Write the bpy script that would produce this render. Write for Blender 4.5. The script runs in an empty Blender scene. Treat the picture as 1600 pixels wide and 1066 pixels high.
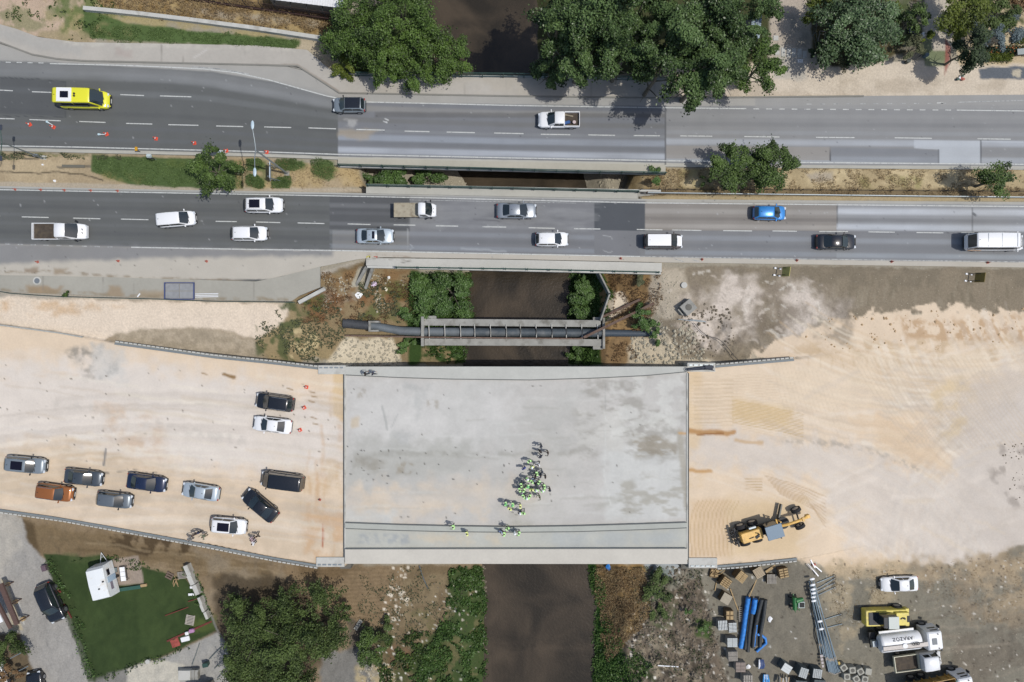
import bpy, math, random
import numpy as np
from mathutils import Vector, Matrix, noise as mnoise
scene = bpy.context.scene
R = math.radians
K = 82.05                      # camera height over the roads, metres
PPM = 13.0                     # photograph pixels per metre at road level
# ------------------------------------------------------------------ camera
cam_d = bpy.data.cameras.new("camera"); cam_d.lens = 24; cam_d.sensor_width = 36
cam_d.clip_start = 1; cam_d.clip_end = 3000
cam = bpy.data.objects.new("camera", cam_d); scene.collection.objects.link(cam)
cam.location = (0, 0, K); cam.rotation_euler = (0, 0, 0)
scene.camera = cam
# ------------------------------------------------------------------ sky, sun
SUN_DIR = Vector((0.52, -0.11, 1.0)).normalized()          # towards the sun
SUN_EL = math.asin(SUN_DIR.z); SUN_AZ = math.atan2(SUN_DIR.x, SUN_DIR.y)
w = bpy.data.worlds.new("World"); scene.world = w; w.use_nodes = True
nt = w.node_tree; nt.nodes.clear()
sky = nt.nodes.new("ShaderNodeTexSky"); sky.sky_type = 'NISHITA'; sky.sun_disc = False
sky.sun_elevation = SUN_EL; sky.sun_rotation = SUN_AZ; sky.air_density = 1.0; sky.dust_density = 2.0
bg = nt.nodes.new("ShaderNodeBackground"); bg.inputs[1].default_value = 0.105
wo = nt.nodes.new("ShaderNodeOutputWorld")
nt.links.new(sky.outputs[0], bg.inputs[0]); nt.links.new(bg.outputs[0], wo.inputs[0])
sun_d = bpy.data.lights.new("sun", 'SUN'); sun_d.energy = 2.95; sun_d.angle = R(0.53); sun_d.color = (1.0, 0.965, 0.91)
sun = bpy.data.objects.new("sun", sun_d); scene.collection.objects.link(sun)
sun.rotation_euler = SUN_DIR.to_track_quat('Z', 'Y').to_euler(); sun.location = (60, -12, 115)
scene.view_settings.view_transform = 'Standard'; scene.view_settings.look = 'None'
scene.view_settings.exposure = 0.0; scene.view_settings.gamma = 1.0
scene.view_settings.use_curve_mapping = False
scene.cycles.max_bounces = 5; scene.cycles.diffuse_bounces = 3; scene.cycles.glossy_bounces = 2
scene.cycles.transparent_max_bounces = 4
# ------------------------------------------------------------------ helpers
COL = scene.collection
GAIN = 0.72
def lin1(c):
 c = c/255.0
 return c/12.92 if c <= 0.04045 else ((c+0.055)/1.055)**2.4
def S(r, g, b, k=GAIN):
 """surface colour that shows as this sRGB triple in plain daylight"""
 v = (r+g+b)/3; q = (v+max(v-140, 0)*.36)/v          # the eye reads pale surfaces darker than they are
 return (lin1(min(r*q*.985, 252))*k, lin1(min(g*q*.998, 252))*k, lin1(min(b*q, 252))*k)
def P(px, py, z=0.0):
 """photograph point at height z -> world point"""
 s = (K-z)/K/PPM
 return Vector(((px-800)*s, (533-py)*s, z))
def Q(px, py, z):
 s = (K-z)/K/PPM
 return ((px-800)*s, (533-py)*s)
def tag(o, label=None, cat=None, group=None, kind=None):
 if label: o['label'] = label
 if cat: o['category'] = cat
 if group: o['group'] = group
 if kind: o['kind'] = kind
 return o
def empty(name, loc=(0, 0, 0), rz=0.0):
 o = bpy.data.objects.new(name, None); COL.objects.link(o)
 o.empty_display_size = 0.3
 o.location = loc; o.rotation_euler = (0, 0, rz)
 return o
def kids(o): return [c for c in ALLOBJ(o)]
def ALLOBJ(o): return list(o.children)
def copy_tree(o, parent=None):
 c = o.copy(); COL.objects.link(c); c.parent = parent
 for ch in list(o.children):
  copy_tree(ch, c)
 return c
class MB:
 """collects faces in local space; build() links them as ONE mesh object"""
 def __init__(s): s.v = []; s.f = []; s.m = []; s.sm = []
 def add(s, verts, faces, mi=0, smooth=False):
  o = len(s.v); s.v.extend([tuple(p) for p in verts])
  for f in faces:
   s.f.append(tuple(i+o for i in f)); s.m.append(mi); s.sm.append(smooth)
  return s
 def box(s, c, d, rz=0.0, mi=0, taper=1.0, bev=0.0, rot=None):
  x, y, z = d[0]/2, d[1]/2, d[2]/2
  if bev <= 0:
   vs = [(-x,-y,-z),(x,-y,-z),(x,y,-z),(-x,y,-z),(-x*taper,-y*taper,z),(x*taper,-y*taper,z),(x*taper,y*taper,z),(-x*taper,y*taper,z)]
   fs = [(3,2,1,0),(4,5,6,7),(0,1,5,4),(1,2,6,5),(2,3,7,6),(3,0,4,7)]
  else:
   b = min(bev, x*.9, y*.9, z*.9)
   def oct_(X, Y, Z): return [(-X+b,-Y,Z),(X-b,-Y,Z),(X,-Y+b,Z),(X,Y-b,Z),(X-b,Y,Z),(-X+b,Y,Z),(-X,Y-b,Z),(-X,-Y+b,Z)]
   k = 1-b/max(x, 1e-6)*.6; k2 = 1-b/max(y, 1e-6)*.6
   vs = oct_(x,y,-z) + oct_(x*taper,y*taper,z-b) + [(p[0]*k*taper,p[1]*k2*taper,z) for p in oct_(x,y,z)]
   fs = [tuple(range(7,-1,-1))] + [(i,(i+1)%8,8+(i+1)%8,8+i) for i in range(8)] + [(8+i,8+(i+1)%8,16+(i+1)%8,16+i) for i in range(8)] + [tuple(range(16,24))]
  if rot is not None: M = rot
  else: M = Matrix.Rotation(rz, 3, 'Z')
  cv = Vector(c)
  s.add([M @ Vector(p) + cv for p in vs], fs, mi)
  return s
 def cyl(s, a, b, r, r2=None, n=10, mi=0, cap=True, smooth=True):
  a = Vector(a); b = Vector(b); r2 = r if r2 is None else r2
  d = (b-a); L = d.length
  if L < 1e-6: return s
  d.normalize(); up = Vector((0,0,1)) if abs(d.z) < .95 else Vector((1,0,0))
  e = d.cross(up).normalized(); f = d.cross(e)
  vs = []
  for (c, rr) in ((a, r), (b, r2)):
   for i in range(n):
    t = 2*math.pi*i/n
    vs.append(c + (e*math.cos(t)+f*math.sin(t))*rr)
  s.add(vs, [(i,(i+1)%n,n+(i+1)%n,n+i) for i in range(n)], mi, smooth)
  if cap:
   s.add(vs, [tuple(range(n-1,-1,-1)), tuple(range(n,2*n))], mi)
  return s
 def tube(s, pts, r, n=8, mi=0, cap=True):
  pts = [Vector(p) for p in pts]; rs = r if isinstance(r, (list, tuple)) else [r]*len(pts)
  rings = []
  for i, p in enumerate(pts):
   d = (pts[min(i+1, len(pts)-1)]-pts[max(i-1, 0)]).normalized()
   up = Vector((0,0,1)) if abs(d.z) < .9 else Vector((0,1,0))
   e = d.cross(up).normalized(); f = d.cross(e)
   rings.append([p+(e*math.cos(2*math.pi*k/n)+f*math.sin(2*math.pi*k/n))*rs[i] for k in range(n)])
  vs = [q for rg in rings for q in rg]
  fs = [(j*n+i, j*n+(i+1)%n, (j+1)*n+(i+1)%n, (j+1)*n+i) for j in range(len(pts)-1) for i in range(n)]
  s.add(vs, fs, mi, True)
  if cap:
   s.add(vs, [tuple(range(n-1,-1,-1)), tuple(range((len(pts)-1)*n, len(pts)*n))], mi)
  return s
 def prism(s, poly, z0, z1, mi=0):
  n = len(poly)
  vs = [(x, y, z0) for x, y in poly]+[(x, y, z1) for x, y in poly]
  a = sum(poly[i][0]*poly[(i+1)%n][1]-poly[(i+1)%n][0]*poly[i][1] for i in range(n))
  fs = [tuple(range(n, 2*n)), tuple(range(n-1,-1,-1))]+[(i,(i+1)%n,n+(i+1)%n,n+i) for i in range(n)]
  if a < 0: fs = [tuple(reversed(f)) for f in fs]
  s.add(vs, fs, mi)
  return s
 def loft(s, rings, mi=0, smooth=True, caps=True, closed=True):
  n = len(rings[0]); vs = [p for rg in rings for p in rg]
  m = n if closed else n-1
  fs = [(j*n+i, j*n+(i+1)%n, (j+1)*n+(i+1)%n, (j+1)*n+i) for j in range(len(rings)-1) for i in range(m)]
  s.add(vs, fs, mi, smooth)
  if caps: s.add(vs, [tuple(range(n-1,-1,-1)), tuple(range((len(rings)-1)*n, len(rings)*n))], mi)
  return s
 def mesh(s, name, mats):
  me = bpy.data.meshes.new(name); me.from_pydata(s.v, [], s.f)
  for m in (mats if isinstance(mats, (list, tuple)) else [mats]): me.materials.append(m)
  me.polygons.foreach_set('material_index', s.m); me.polygons.foreach_set('use_smooth', s.sm)
  me.validate(); me.update()
  return me
 def build(s, name, mats, parent=None, loc=None, rz=None, label=None):
  o = bpy.data.objects.new(name, s.mesh(name, mats)); COL.objects.link(o)
  if parent is not None: o.parent = parent
  if loc is not None: o.location = loc
  if rz is not None: o.rotation_euler = (0, 0, rz)
  if label: o['label'] = label
  return o
def inst(name, me, parent=None, loc=(0,0,0), rz=0.0, rot=None, sc=None):
 o = bpy.data.objects.new(name, me); COL.objects.link(o)
 if parent is not None: o.parent = parent
 o.location = loc; o.rotation_euler = rot if rot is not None else (0, 0, rz)
 if sc is not None: o.scale = sc
 return o
# ------------------------------------------------------------------ materials
def mat(name, col, rough=.6, metal=0.0, spec=.5, var=0.0, vscale=4.0, bump=0.0, bscale=20.0, coat=0.0, emis=None, dirt=None, dscale=2.0, dlo=.5, dhi=.75):
 m = bpy.data.materials.new(name); m.use_nodes = True
 N = m.node_tree.nodes; L = m.node_tree.links; b = N['Principled BSDF']
 b.inputs['Roughness'].default_value = rough; b.inputs['Metallic'].default_value = metal
 b.inputs['Specular IOR Level'].default_value = spec
 b.inputs['Coat Weight'].default_value = coat; b.inputs['Coat Roughness'].default_value = .06
 b.inputs['Base Color'].default_value = (*col, 1)
 if var > 0 or dirt is not None or bump > 0:
  tc = N.new('ShaderNodeTexCoord')
 cur = None
 if var > 0:
  n = N.new('ShaderNodeTexNoise'); n.inputs['Scale'].default_value = vscale; n.inputs['Detail'].default_value = 5
  L.new(tc.outputs['Object'], n.inputs['Vector'])
  mr = N.new('ShaderNodeMapRange'); mr.inputs[1].default_value = .3; mr.inputs[2].default_value = .7
  mr.inputs[3].default_value = 1-var; mr.inputs[4].default_value = 1+var
  L.new(n.outputs['Fac'], mr.inputs[0])
  mx = N.new('ShaderNodeVectorMath'); mx.operation = 'SCALE'; mx.inputs[0].default_value = col
  L.new(mr.outputs[0], mx.inputs['Scale']); cur = mx.outputs[0]
 if dirt is not None:
  n = N.new('ShaderNodeTexNoise'); n.inputs['Scale'].default_value = dscale; n.inputs['Detail'].default_value = 6
  L.new(tc.outputs['Object'], n.inputs['Vector'])
  mr = N.new('ShaderNodeMapRange'); mr.inputs[1].default_value = dlo; mr.inputs[2].default_value = dhi
  L.new(n.outputs['Fac'], mr.inputs[0])
  mx = N.new('ShaderNodeMix'); mx.data_type = 'RGBA'
  L.new(mr.outputs[0], mx.inputs[0])
  if cur is not None: L.new(cur, mx.inputs[6])
  else: mx.inputs[6].default_value = (*col, 1)
  mx.inputs[7].default_value = (*dirt, 1); cur = mx.outputs[2]
 if cur is not None: L.new(cur, b.inputs['Base Color'])
 if bump > 0:
  n = N.new('ShaderNodeTexNoise'); n.inputs['Scale'].default_value = bscale; n.inputs['Detail'].default_value = 4
  L.new(tc.outputs['Object'], n.inputs['Vector'])
  bp = N.new('ShaderNodeBump'); bp.inputs['Strength'].default_value = 1; bp.inputs['Distance'].default_value = bump
  L.new(n.outputs['Fac'], bp.inputs['Height']); L.new(bp.outputs[0], b.inputs['Normal'])
 if emis: b.inputs['Emission Color'].default_value = (*emis, 1); b.inputs['Emission Strength'].default_value = 1
 return m
def ground_mat(name, fine=.16, fscale=5.0, mid=.10, bump=.03, bscale=6.0, rough=.95, stretch=(1,1,1), spec=.25):
 """colour comes from the mesh's own albedo attribute, with fine grain and relief on top"""
 m = bpy.data.materials.new(name); m.use_nodes = True
 N = m.node_tree.nodes; L = m.node_tree.links; b = N['Principled BSDF']
 b.inputs['Roughness'].default_value = rough; b.inputs['Specular IOR Level'].default_value = spec
 at = N.new('ShaderNodeAttribute'); at.attribute_name = 'Col'
 tc = N.new('ShaderNodeTexCoord'); mp = N.new('ShaderNodeMapping'); mp.inputs['Scale'].default_value = stretch
 L.new(tc.outputs['Object'], mp.inputs[0])
 n1 = N.new('ShaderNodeTexNoise'); n1.inputs['Scale'].default_value = fscale; n1.inputs['Detail'].default_value = 6; n1.inputs['Roughness'].default_value = .7
 n2 = N.new('ShaderNodeTexNoise'); n2.inputs['Scale'].default_value = .45; n2.inputs['Detail'].default_value = 5
 for n in (n1, n2): L.new(mp.outputs[0], n.inputs['Vector'])
 def mr(src, lo, hi):
  r = N.new('ShaderNodeMapRange'); r.inputs[1].default_value = .25; r.inputs[2].default_value = .75
  r.inputs[3].default_value = lo; r.inputs[4].default_value = hi; L.new(src, r.inputs[0]); return r.outputs[0]
 a1 = mr(n1.outputs['Fac'], -fine, fine); a2 = mr(n2.outputs['Fac'], -mid, mid)
 mu = N.new('ShaderNodeMath'); mu.operation = 'MULTIPLY'; L.new(a1, mu.inputs[0]); L.new(at.outputs['Alpha'], mu.inputs[1])
 ad = N.new('ShaderNodeMath'); ad.operation = 'ADD'; L.new(mu.outputs[0], ad.inputs[0]); L.new(a2, ad.inputs[1])
 ad2 = N.new('ShaderNodeMath'); ad2.operation = 'ADD'; L.new(ad.outputs[0], ad2.inputs[0]); ad2.inputs[1].default_value = 1.0
 sc = N.new('ShaderNodeVectorMath'); sc.operation = 'SCALE'; L.new(at.outputs['Color'], sc.inputs[0]); L.new(ad2.outputs[0], sc.inputs['Scale'])
 L.new(sc.outputs[0], b.inputs['Base Color'])
 if bump > 0:
  n3 = N.new('ShaderNodeTexNoise'); n3.inputs['Scale'].default_value = bscale; n3.inputs['Detail'].default_value = 5
  L.new(tc.outputs['Object'], n3.inputs['Vector'])
  m3 = N.new('ShaderNodeMath'); m3.operation = 'MULTIPLY'; L.new(n3.outputs['Fac'], m3.inputs[0]); L.new(at.outputs['Alpha'], m3.inputs[1])
  bp = N.new('ShaderNodeBump'); bp.inputs['Strength'].default_value = 1; bp.inputs['Distance'].default_value = bump
  L.new(m3.outputs[0], bp.inputs['Height']); L.new(bp.outputs[0], b.inputs['Normal'])
 return m
# ------------------------------------------------------------------ numpy noise and painting
_rs = np.random.RandomState(7)
_LAT = [_rs.rand(256, 256).astype(np.float32) for _ in range(6)]
def vnoise(x, y, seed=0):
 L = _LAT[seed % 6]; x = x + seed*17.3; y = y - seed*9.7
 xi = np.floor(x).astype(np.int32); yi = np.floor(y).astype(np.int32)
 fx = x-xi; fy = y-yi; fx = fx*fx*(3-2*fx); fy = fy*fy*(3-2*fy)
 a = L[xi & 255, yi & 255]; b = L[(xi+1) & 255, yi & 255]; c = L[xi & 255, (yi+1) & 255]; d = L[(xi+1) & 255, (yi+1) & 255]
 return (a*(1-fx)+b*fx)*(1-fy)+(c*(1-fx)+d*fx)*fy
def fbm(x, y, s, seed=0, oct=4, rough=.5):
 out = 0; amp = 1; tot = 0
 for i in range(oct):
  out = out + amp*vnoise(x/s, y/s, seed+i); tot += amp; amp *= rough; s = s/2.03
 return out/tot
def sstep(a, b, x):
 t = np.clip((x-a)/(b-a), 0, 1); return t*t*(3-2*t)
def sdist(U, V, pts):
 """signed distance to polygon, negative inside"""
 n = len(pts); d2 = np.full(U.shape, 1e12, np.float32); ins = np.zeros(U.shape, bool)
 for i in range(n):
  ax, ay = pts[i]; bx, by = pts[(i+1) % n]
  ex, ey = bx-ax, by-ay; wx = U-ax; wy = V-ay
  t = np.clip((wx*ex+wy*ey)/(ex*ex+ey*ey+1e-9), 0, 1)
  dx = wx-ex*t; dy = wy-ey*t
  d2 = np.minimum(d2, dx*dx+dy*dy)
  if ay != by:
   c = ((ay > V) != (by > V)) & (U < (bx-ax)*(V-ay)/(by-ay)+ax)
   ins ^= c
 d = np.sqrt(d2); return np.where(ins, -d, d)
def ldist(U, V, pts):
 d2 = np.full(U.shape, 1e12, np.float32)
 for (ax, ay), (bx, by) in zip(pts[:-1], pts[1:]):
  ex, ey = bx-ax, by-ay; wx = U-ax; wy = V-ay
  t = np.clip((wx*ex+wy*ey)/(ex*ex+ey*ey+1e-9), 0, 1)
  dx = wx-ex*t; dy = wy-ey*t; d2 = np.minimum(d2, dx*dx+dy*dy)
 return np.sqrt(d2)
class Paint:
 def __init__(s, U, V, base, a=1.0):
  s.U = U.astype(np.float32).ravel(); s.V = V.astype(np.float32).ravel()
  s.c = np.zeros((s.U.size, 4), np.float32); s.c[:, :3] = base; s.c[:, 3] = a
  s.w1u = (fbm(s.U, s.V, 14, 0)-.5)*2; s.w1v = (fbm(s.U, s.V, 14, 3)-.5)*2
  s.nf = fbm(s.U, s.V, 9, 1, 4, .6)
 def _box(s, pts, m):
  xs = [p[0] for p in pts]; ys = [p[1] for p in pts]
  return np.nonzero((s.U > min(xs)-m) & (s.U < max(xs)+m) & (s.V > min(ys)-m) & (s.V < max(ys)+m))[0]
 def _mix(s, idx, k, col, a):
  k = np.clip(k, 0, 1)[:, None]
  s.c[idx, :3] = s.c[idx, :3]*(1-k)+np.array(col, np.float32)*k
  if a is not None: s.c[idx, 3] = s.c[idx, 3]*(1-k[:, 0])+a*k[:, 0]
 def poly(s, pts, col, soft=1.0, warp=0.0, op=1.0, a=None, ns=None, lo=.35, hi=.65, seed=0, ax=1.0, ay=1.0):
  """ns: noise scale in px that breaks the patch up"""
  idx = s._box(pts, soft+warp*1.5+2)
  if idx.size == 0: return s
  u = s.U[idx]+s.w1u[idx]*warp; v = s.V[idx]+s.w1v[idx]*warp
  k = 1-sstep(-soft, soft, sdist(u, v, pts))
  if ns: k = k*sstep(lo, hi, fbm(s.U[idx]/ax, s.V[idx]/ay, ns, seed, 4, .6))
  s._mix(idx, k*op, col, a); return s
 def line(s, pts, wd, col, soft=.8, warp=0.0, op=1.0, a=None, ns=None, lo=.35, hi=.65, seed=0):
  idx = s._box(pts, wd+soft+warp*1.5+2)
  if idx.size == 0: return s
  u = s.U[idx]+s.w1u[idx]*warp; v = s.V[idx]+s.w1v[idx]*warp
  k = 1-sstep(wd/2-soft, wd/2+soft, ldist(u, v, pts))
  if ns: k = k*sstep(lo, hi, fbm(s.U[idx], s.V[idx], ns, seed, 3, .6))
  s._mix(idx, k*op, col, a); return s
 def dots(s, pts, cols, n, r=(1, 2.5), seed=1, op=1.0, a=None):
  rnd = random.Random(seed); xs = [p[0] for p in pts]; ys = [p[1] for p in pts]
  idx = s._box(pts, 4); u = s.U[idx]; v = s.V[idx]
  order = np.argsort(u); us = u[order]
  for _ in range(n):
   cx = rnd.uniform(min(xs), max(xs)); cy = rnd.uniform(min(ys), max(ys))
   if not pip(cx, cy, pts): continue
   rr = rnd.uniform(*r); lo_, hi_ = np.searchsorted(us, [cx-rr-1, cx+rr+1]); sub = order[lo_:hi_]
   d = np.hypot(u[sub]-cx, (v[sub]-cy)*rnd.uniform(.7, 1.4)); k = 1-sstep(rr-.6, rr+.6, d)
   s._mix(idx[sub], k*op, rnd.choice(cols), a)
  return s
 def attr(s, me):
  at = me.attributes.new('Col', 'FLOAT_COLOR', 'POINT'); at.data.foreach_set('color', np.clip(s.c, 0, 1).ravel())
def pip(x, y, pts):
 c = False; n = len(pts)
 for i in range(n):
  ax, ay = pts[i]; bx, by = pts[(i+1) % n]
  if (ay > y) != (by > y) and x < (bx-ax)*(y-ay)/(by-ay)+ax: c = not c
 return c
def interp(pts, x): return np.interp(x, [p[0] for p in pts], [p[1] for p in pts])
def grid_mesh(name, X, Y, Z, material):
 """X, Y, Z arrays (rows, cols) -> one sheet"""
 r, c = X.shape; me = bpy.data.meshes.new(name)
 co = np.stack([X, Y, Z], -1).reshape(-1, 3).astype(np.float32)
 i = np.arange(r*c).reshape(r, c)
 q = np.stack([i[:-1, :-1], i[1:, :-1], i[1:, 1:], i[:-1, 1:]], -1).reshape(-1, 4)
 me.vertices.add(r*c); me.vertices.foreach_set('co', co.ravel())
 me.loops.add(q.size); me.loops.foreach_set('vertex_index', q.ravel().astype(np.int32))
 me.polygons.add(len(q)); me.polygons.foreach_set('loop_start', np.arange(0, q.size, 4, dtype=np.int32))
 me.polygons.foreach_set('loop_total', np.full(len(q), 4, np.int32))
 me.polygons.foreach_set('use_smooth', np.ones(len(q), bool))
 me.update(calc_edges=True); me.materials.append(material)
 return me
def slab(name, top, bot, x0, x1, z, thick, material, paint, res=2.0, side=None, parent=None, kind='structure', label=None):
 """a paved strip between two photograph-space border lines, at height z, with sides of real thickness"""
 nx = max(2, int((x1-x0)/res)+1); us = np.linspace(x0, x1, nx)
 t = interp(top, us); b = interp(bot, us); ny = max(2, int(np.max(b-t)/res)+1)
 tt = np.linspace(0, 1, ny)[:, None]
 V = t[None, :]*(1-tt)+b[None, :]*tt; U = np.repeat(us[None, :], ny, 0)
 s = (K-z)/K/PPM
 me = grid_mesh(name, (U-800)*s, (533-V)*s, np.full(U.shape, z), material)
 pt = paint(U, V); pt.attr(me)
 o = bpy.data.objects.new(name, me); COL.objects.link(o); o.parent = parent
 if kind: o['kind'] = kind
 if label: o['label'] = label
 m = MB(); pl = [((u-800)*s, (533-v)*s) for u, v in zip(us[::8], t[::8])]+[((us[-1]-800)*s, (533-t[-1])*s)]
 pb = [((u-800)*s, (533-v)*s) for u, v in zip(us[::8], b[::8])]+[((us[-1]-800)*s, (533-b[-1])*s)]
 loop = pl+pb[::-1]; n = len(loop)
 m.add([(x, y, z) for x, y in loop]+[(x, y, z-thick) for x, y in loop], [((i+1) % n, i, n+i, n+(i+1) % n) for i in range(n)])
 m.add([(x, y, z-thick) for x, y in pl]+[(x, y, z-thick) for x, y in pb], [(i+1, i, len(pl)+i, len(pl)+i+1) for i in range(len(pl)-1)])
 so = m.build('side_face', side or MT['concrete_grey'], o)
 return o
MT = {}
# ================================================================== THE SETTING
MT['concrete_grey'] = mat('concrete_grey', S(165,162,155), .9, var=.12, vscale=1.2, bump=.01, dirt=S(120,115,105), dscale=1.0)
MT['concrete_light'] = mat('concrete_light', S(196,193,186), .9, var=.08, vscale=.8, bump=.006, dirt=S(165,160,150), dscale=.7)
MT['concrete_dark'] = mat('concrete_dark', S(120,116,108), .92, var=.15, vscale=2, bump=.01, dirt=S(85,80,72), dscale=1.4)
MT['steel'] = mat('galvanised_steel', S(165,172,176), .45, metal=.55, var=.08, vscale=5)
MT['green_metal'] = mat('green_painted_metal', S(62,92,84), .5, metal=.2, var=.1)
MT['rust'] = mat('rusty_steel', S(128,105,92), .8, metal=.2, var=.2, vscale=6, dirt=S(95,60,42), dscale=3)
MT['dark_pipe'] = mat('dark_pipe', S(82,90,96), .55, var=.15, vscale=1.2, dirt=S(120,122,122), dscale=.8)
G_soil = ground_mat('soil_and_grass', .20, 4.5, .06, .045, 5.0)
G_asph = ground_mat('asphalt', .09, 7.0, .05, .006, 22, .85, spec=.35)
G_conc = ground_mat('cast_concrete', .07, 3.0, .05, .006, 10, .9)
# river outline in photograph pixels at water level
WZ = -6.0
RIV = [(655,-260),(668,0),(684,118),(715,262),(738,300),(736,425),(732,500),(726,565),(745,700),(757,885),(762,960),(758,1066),(755,1300),
       (930,1300),(924,1066),(928,940),(916,885),(905,760),(886,565),(886,490),(892,425),(915,300),(905,262),(838,118),(836,0),(840,-260)]
CTRL = [(-150,-150,0),(0,0,0),(0,100,0),(0,250,0),(0,430,0),(0,480,-.3),(200,480,-.4),(400,465,-.5),(300,515,-.7),(430,530,-1.3),(500,480,-.9),(480,552,-1.7),
 (560,552,-2.9),(560,445,-1.4),(610,470,-2.8),(640,540,-4),(985,450,-1.8),(1035,432,-.2),(1000,535,-2.3),(1060,500,-.6),(1080,550,-1.5),
 (1150,540,-1.2),(1250,505,-.2),(1300,540,-.1),(1200,450,-.2),(1600,450,0),(1600,600,0),(1600,850,-.3),(1300,905,-1.5),(1262,868,-.5),(1500,915,-1.6),
 (1750,1200,-2),(1600,1060,-2.1),(1400,1000,-2.3),(1200,1000,-2.5),(1130,915,-2.5),(1020,950,-3),(1000,1050,-3),(955,950,-4),(1000,890,-3.2),
 (-150,840,-2.2),(0,830,-2.2),(100,850,-2.5),(100,1000,-3),(300,880,-2.7),(300,1000,-3),(450,900,-2.6),(450,1040,-3),(-100,1200,-3),(450,1250,-3),(600,930,-2.8),
 (640,1000,-3.2),(700,1060,-4.2),(500,60,0),(400,20,0),(870,60,-.4),(900,0,-.2),(1200,50,0),(1600,50,0),(1700,-150,0),(580,60,-2.6),(540,280,-.3),(600,280,-3.6),
 (1015,282,-1.2),(1050,285,-.05),(1340,285,-.02),(1600,285,0),(300,262,0),(500,262,-.05)]
_cp = np.array([[*Q(a, b, c), c] for a, b, c in CTRL])
_D = np.hypot(_cp[:, None, 0]-_cp[None, :, 0], _cp[:, None, 1]-_cp[None, :, 1])
_A = np.zeros((len(_cp)+1,)*2); _A[:-1, :-1] = _D; _A[-1, :-1] = 1; _A[:-1, -1] = 1
_W = np.linalg.solve(_A, np.append(_cp[:, 2], 0))
RIVW = [Q(a, b, WZ) for a, b in RIV]
PADL = [Q(a, b, 0) for a, b in [(-300,470),(0,508),(90,519),(180,536),(330,557),(430,567),(500,575),(540,577),(540,887),(497,887),(430,874),(330,853),(200,832),(0,799),(-300,752)]]
PADR = [Q(a, b, 0) for a, b in [(1073,577),(1150,569),(1240,561),(1400,540),(1400,850),(1243,876),(1150,886),(1073,889)]]
GAP = [Q(a, b, -3) for a, b in [(566,252),(992,262),(975,300),(572,296)]]
ROADS = [[Q(a, b, 0) for a, b in [(-300,20),(0,42),(60,60),(130,68),(400,73),(500,84),(545,118),(545,262),(0,236),(-300,232)]],
         [Q(a, b, 0) for a, b in [(1030,126),(1045,150),(1900,148),(1900,264),(1030,268)]],
         [Q(a, b, 0) for a, b in [(-300,292),(0,292),(585,300),(585,408),(470,440),(400,440),(-300,432)]],
         [Q(a, b, 0) for a, b in [(995,303),(1900,313),(1900,420),(1020,416)]]]
def terrain_z(X, Y):
 sh = X.shape; x = X.ravel().astype(np.float64); y = Y.ravel().astype(np.float64)
 z = np.zeros(x.size)
 for (cx, cy, _), wt in zip(_cp, _W[:-1]): z += wt*np.hypot(x-cx, y-cy)
 z += _W[-1]; z = np.clip(z, -6, .3)
 sd = sdist(x, y, RIVW)
 z = np.minimum(z, np.where(sd > 0, -6.15+sd*.62+sd*sd*.02, -6.15+np.maximum(sd*.8, -1.2)))
 U, V = 800+x*13, 533-y*13
 lump = (fbm(U, V, 40, 2)-.5)*.5+(fbm(U, V, 11, 4)-.5)*.35
 far = np.clip((np.abs(z)-.35)/1.2, 0, 1)
 z = z+lump*far*.8
 m1 = 1-sstep(-10, 25, sdist(U, V, [(990,960),(1100,890),(1130,1100),(960,1110)]))
 z = z+m1*((fbm(U, V, 30, 1)-.4)*1.6+(fbm(U, V, 8, 2)-.5)*.5)
 m2 = 1-sstep(-10, 15, sdist(U, V, [(1075,500),(1150,505),(1170,555),(1075,560),(1040,530)]))
 z = z+m2*((fbm(U, V, 22, 3)-.4)*1.2+(fbm(U, V, 7, 5)-.5)*.4)
 for pg, zz in ((PADL, -.06), (PADR, -.06)):
  k = (1-sstep(-.1, .1, sdist(x, y, pg)))*(1-sstep(1245, 1390, U)); z = z*(1-k)+zz*k
 for pg in ROADS:
  k = 1-sstep(-.5, .35, sdist(x, y, pg)); z = z*(1-k)+(-.14)*k
 k = 1-sstep(-.15, .15, sdist(x, y, GAP)); z = z*(1-k)+np.minimum(z, -4.4)*k
 return z.reshape(sh).astype(np.float32)
def tz(px, py, z0=0.0):
 """terrain height under a photograph point"""
 z = z0
 for _ in range(4):
  x, y = Q(px, py, z); z = float(terrain_z(np.array([[x]]), np.array([[y]]))[0, 0])
 return z
def G(px, py):
 z = tz(px, py); x, y = Q(px, py, z); return Vector((x, y, z))
def axis(a, b, step, far):
 n = int((b-a)/step); core = np.linspace(a, b, n+1); out = []; d = step; p = 0
 while p < far: d *= 1.35; p += d; out.append(p)
 out = np.array(out); return np.concatenate([a-out[::-1], core, b+out])
gx = axis(-66, 66, .165, 500); gy = axis(-45.5, 45.5, .165, 500)[::-1]
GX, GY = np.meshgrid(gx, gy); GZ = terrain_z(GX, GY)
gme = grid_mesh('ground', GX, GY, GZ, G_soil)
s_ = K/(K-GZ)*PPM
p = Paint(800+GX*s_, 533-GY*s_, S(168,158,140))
SAND = S(221,199,174); SANDP = S(216,206,197); SANDO = S(206,180,152); DIRT = S(140,127,108); DIRTD = S(112,100,84); GREYD = S(150,143,132)
CHALK = S(222,208,196); GRASS = S(72,98,46); GRASSD = S(52,78,38); DRY = S(176,146,98); RUSTG = S(150,116,78); GRAV = S(165,160,154)
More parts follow.
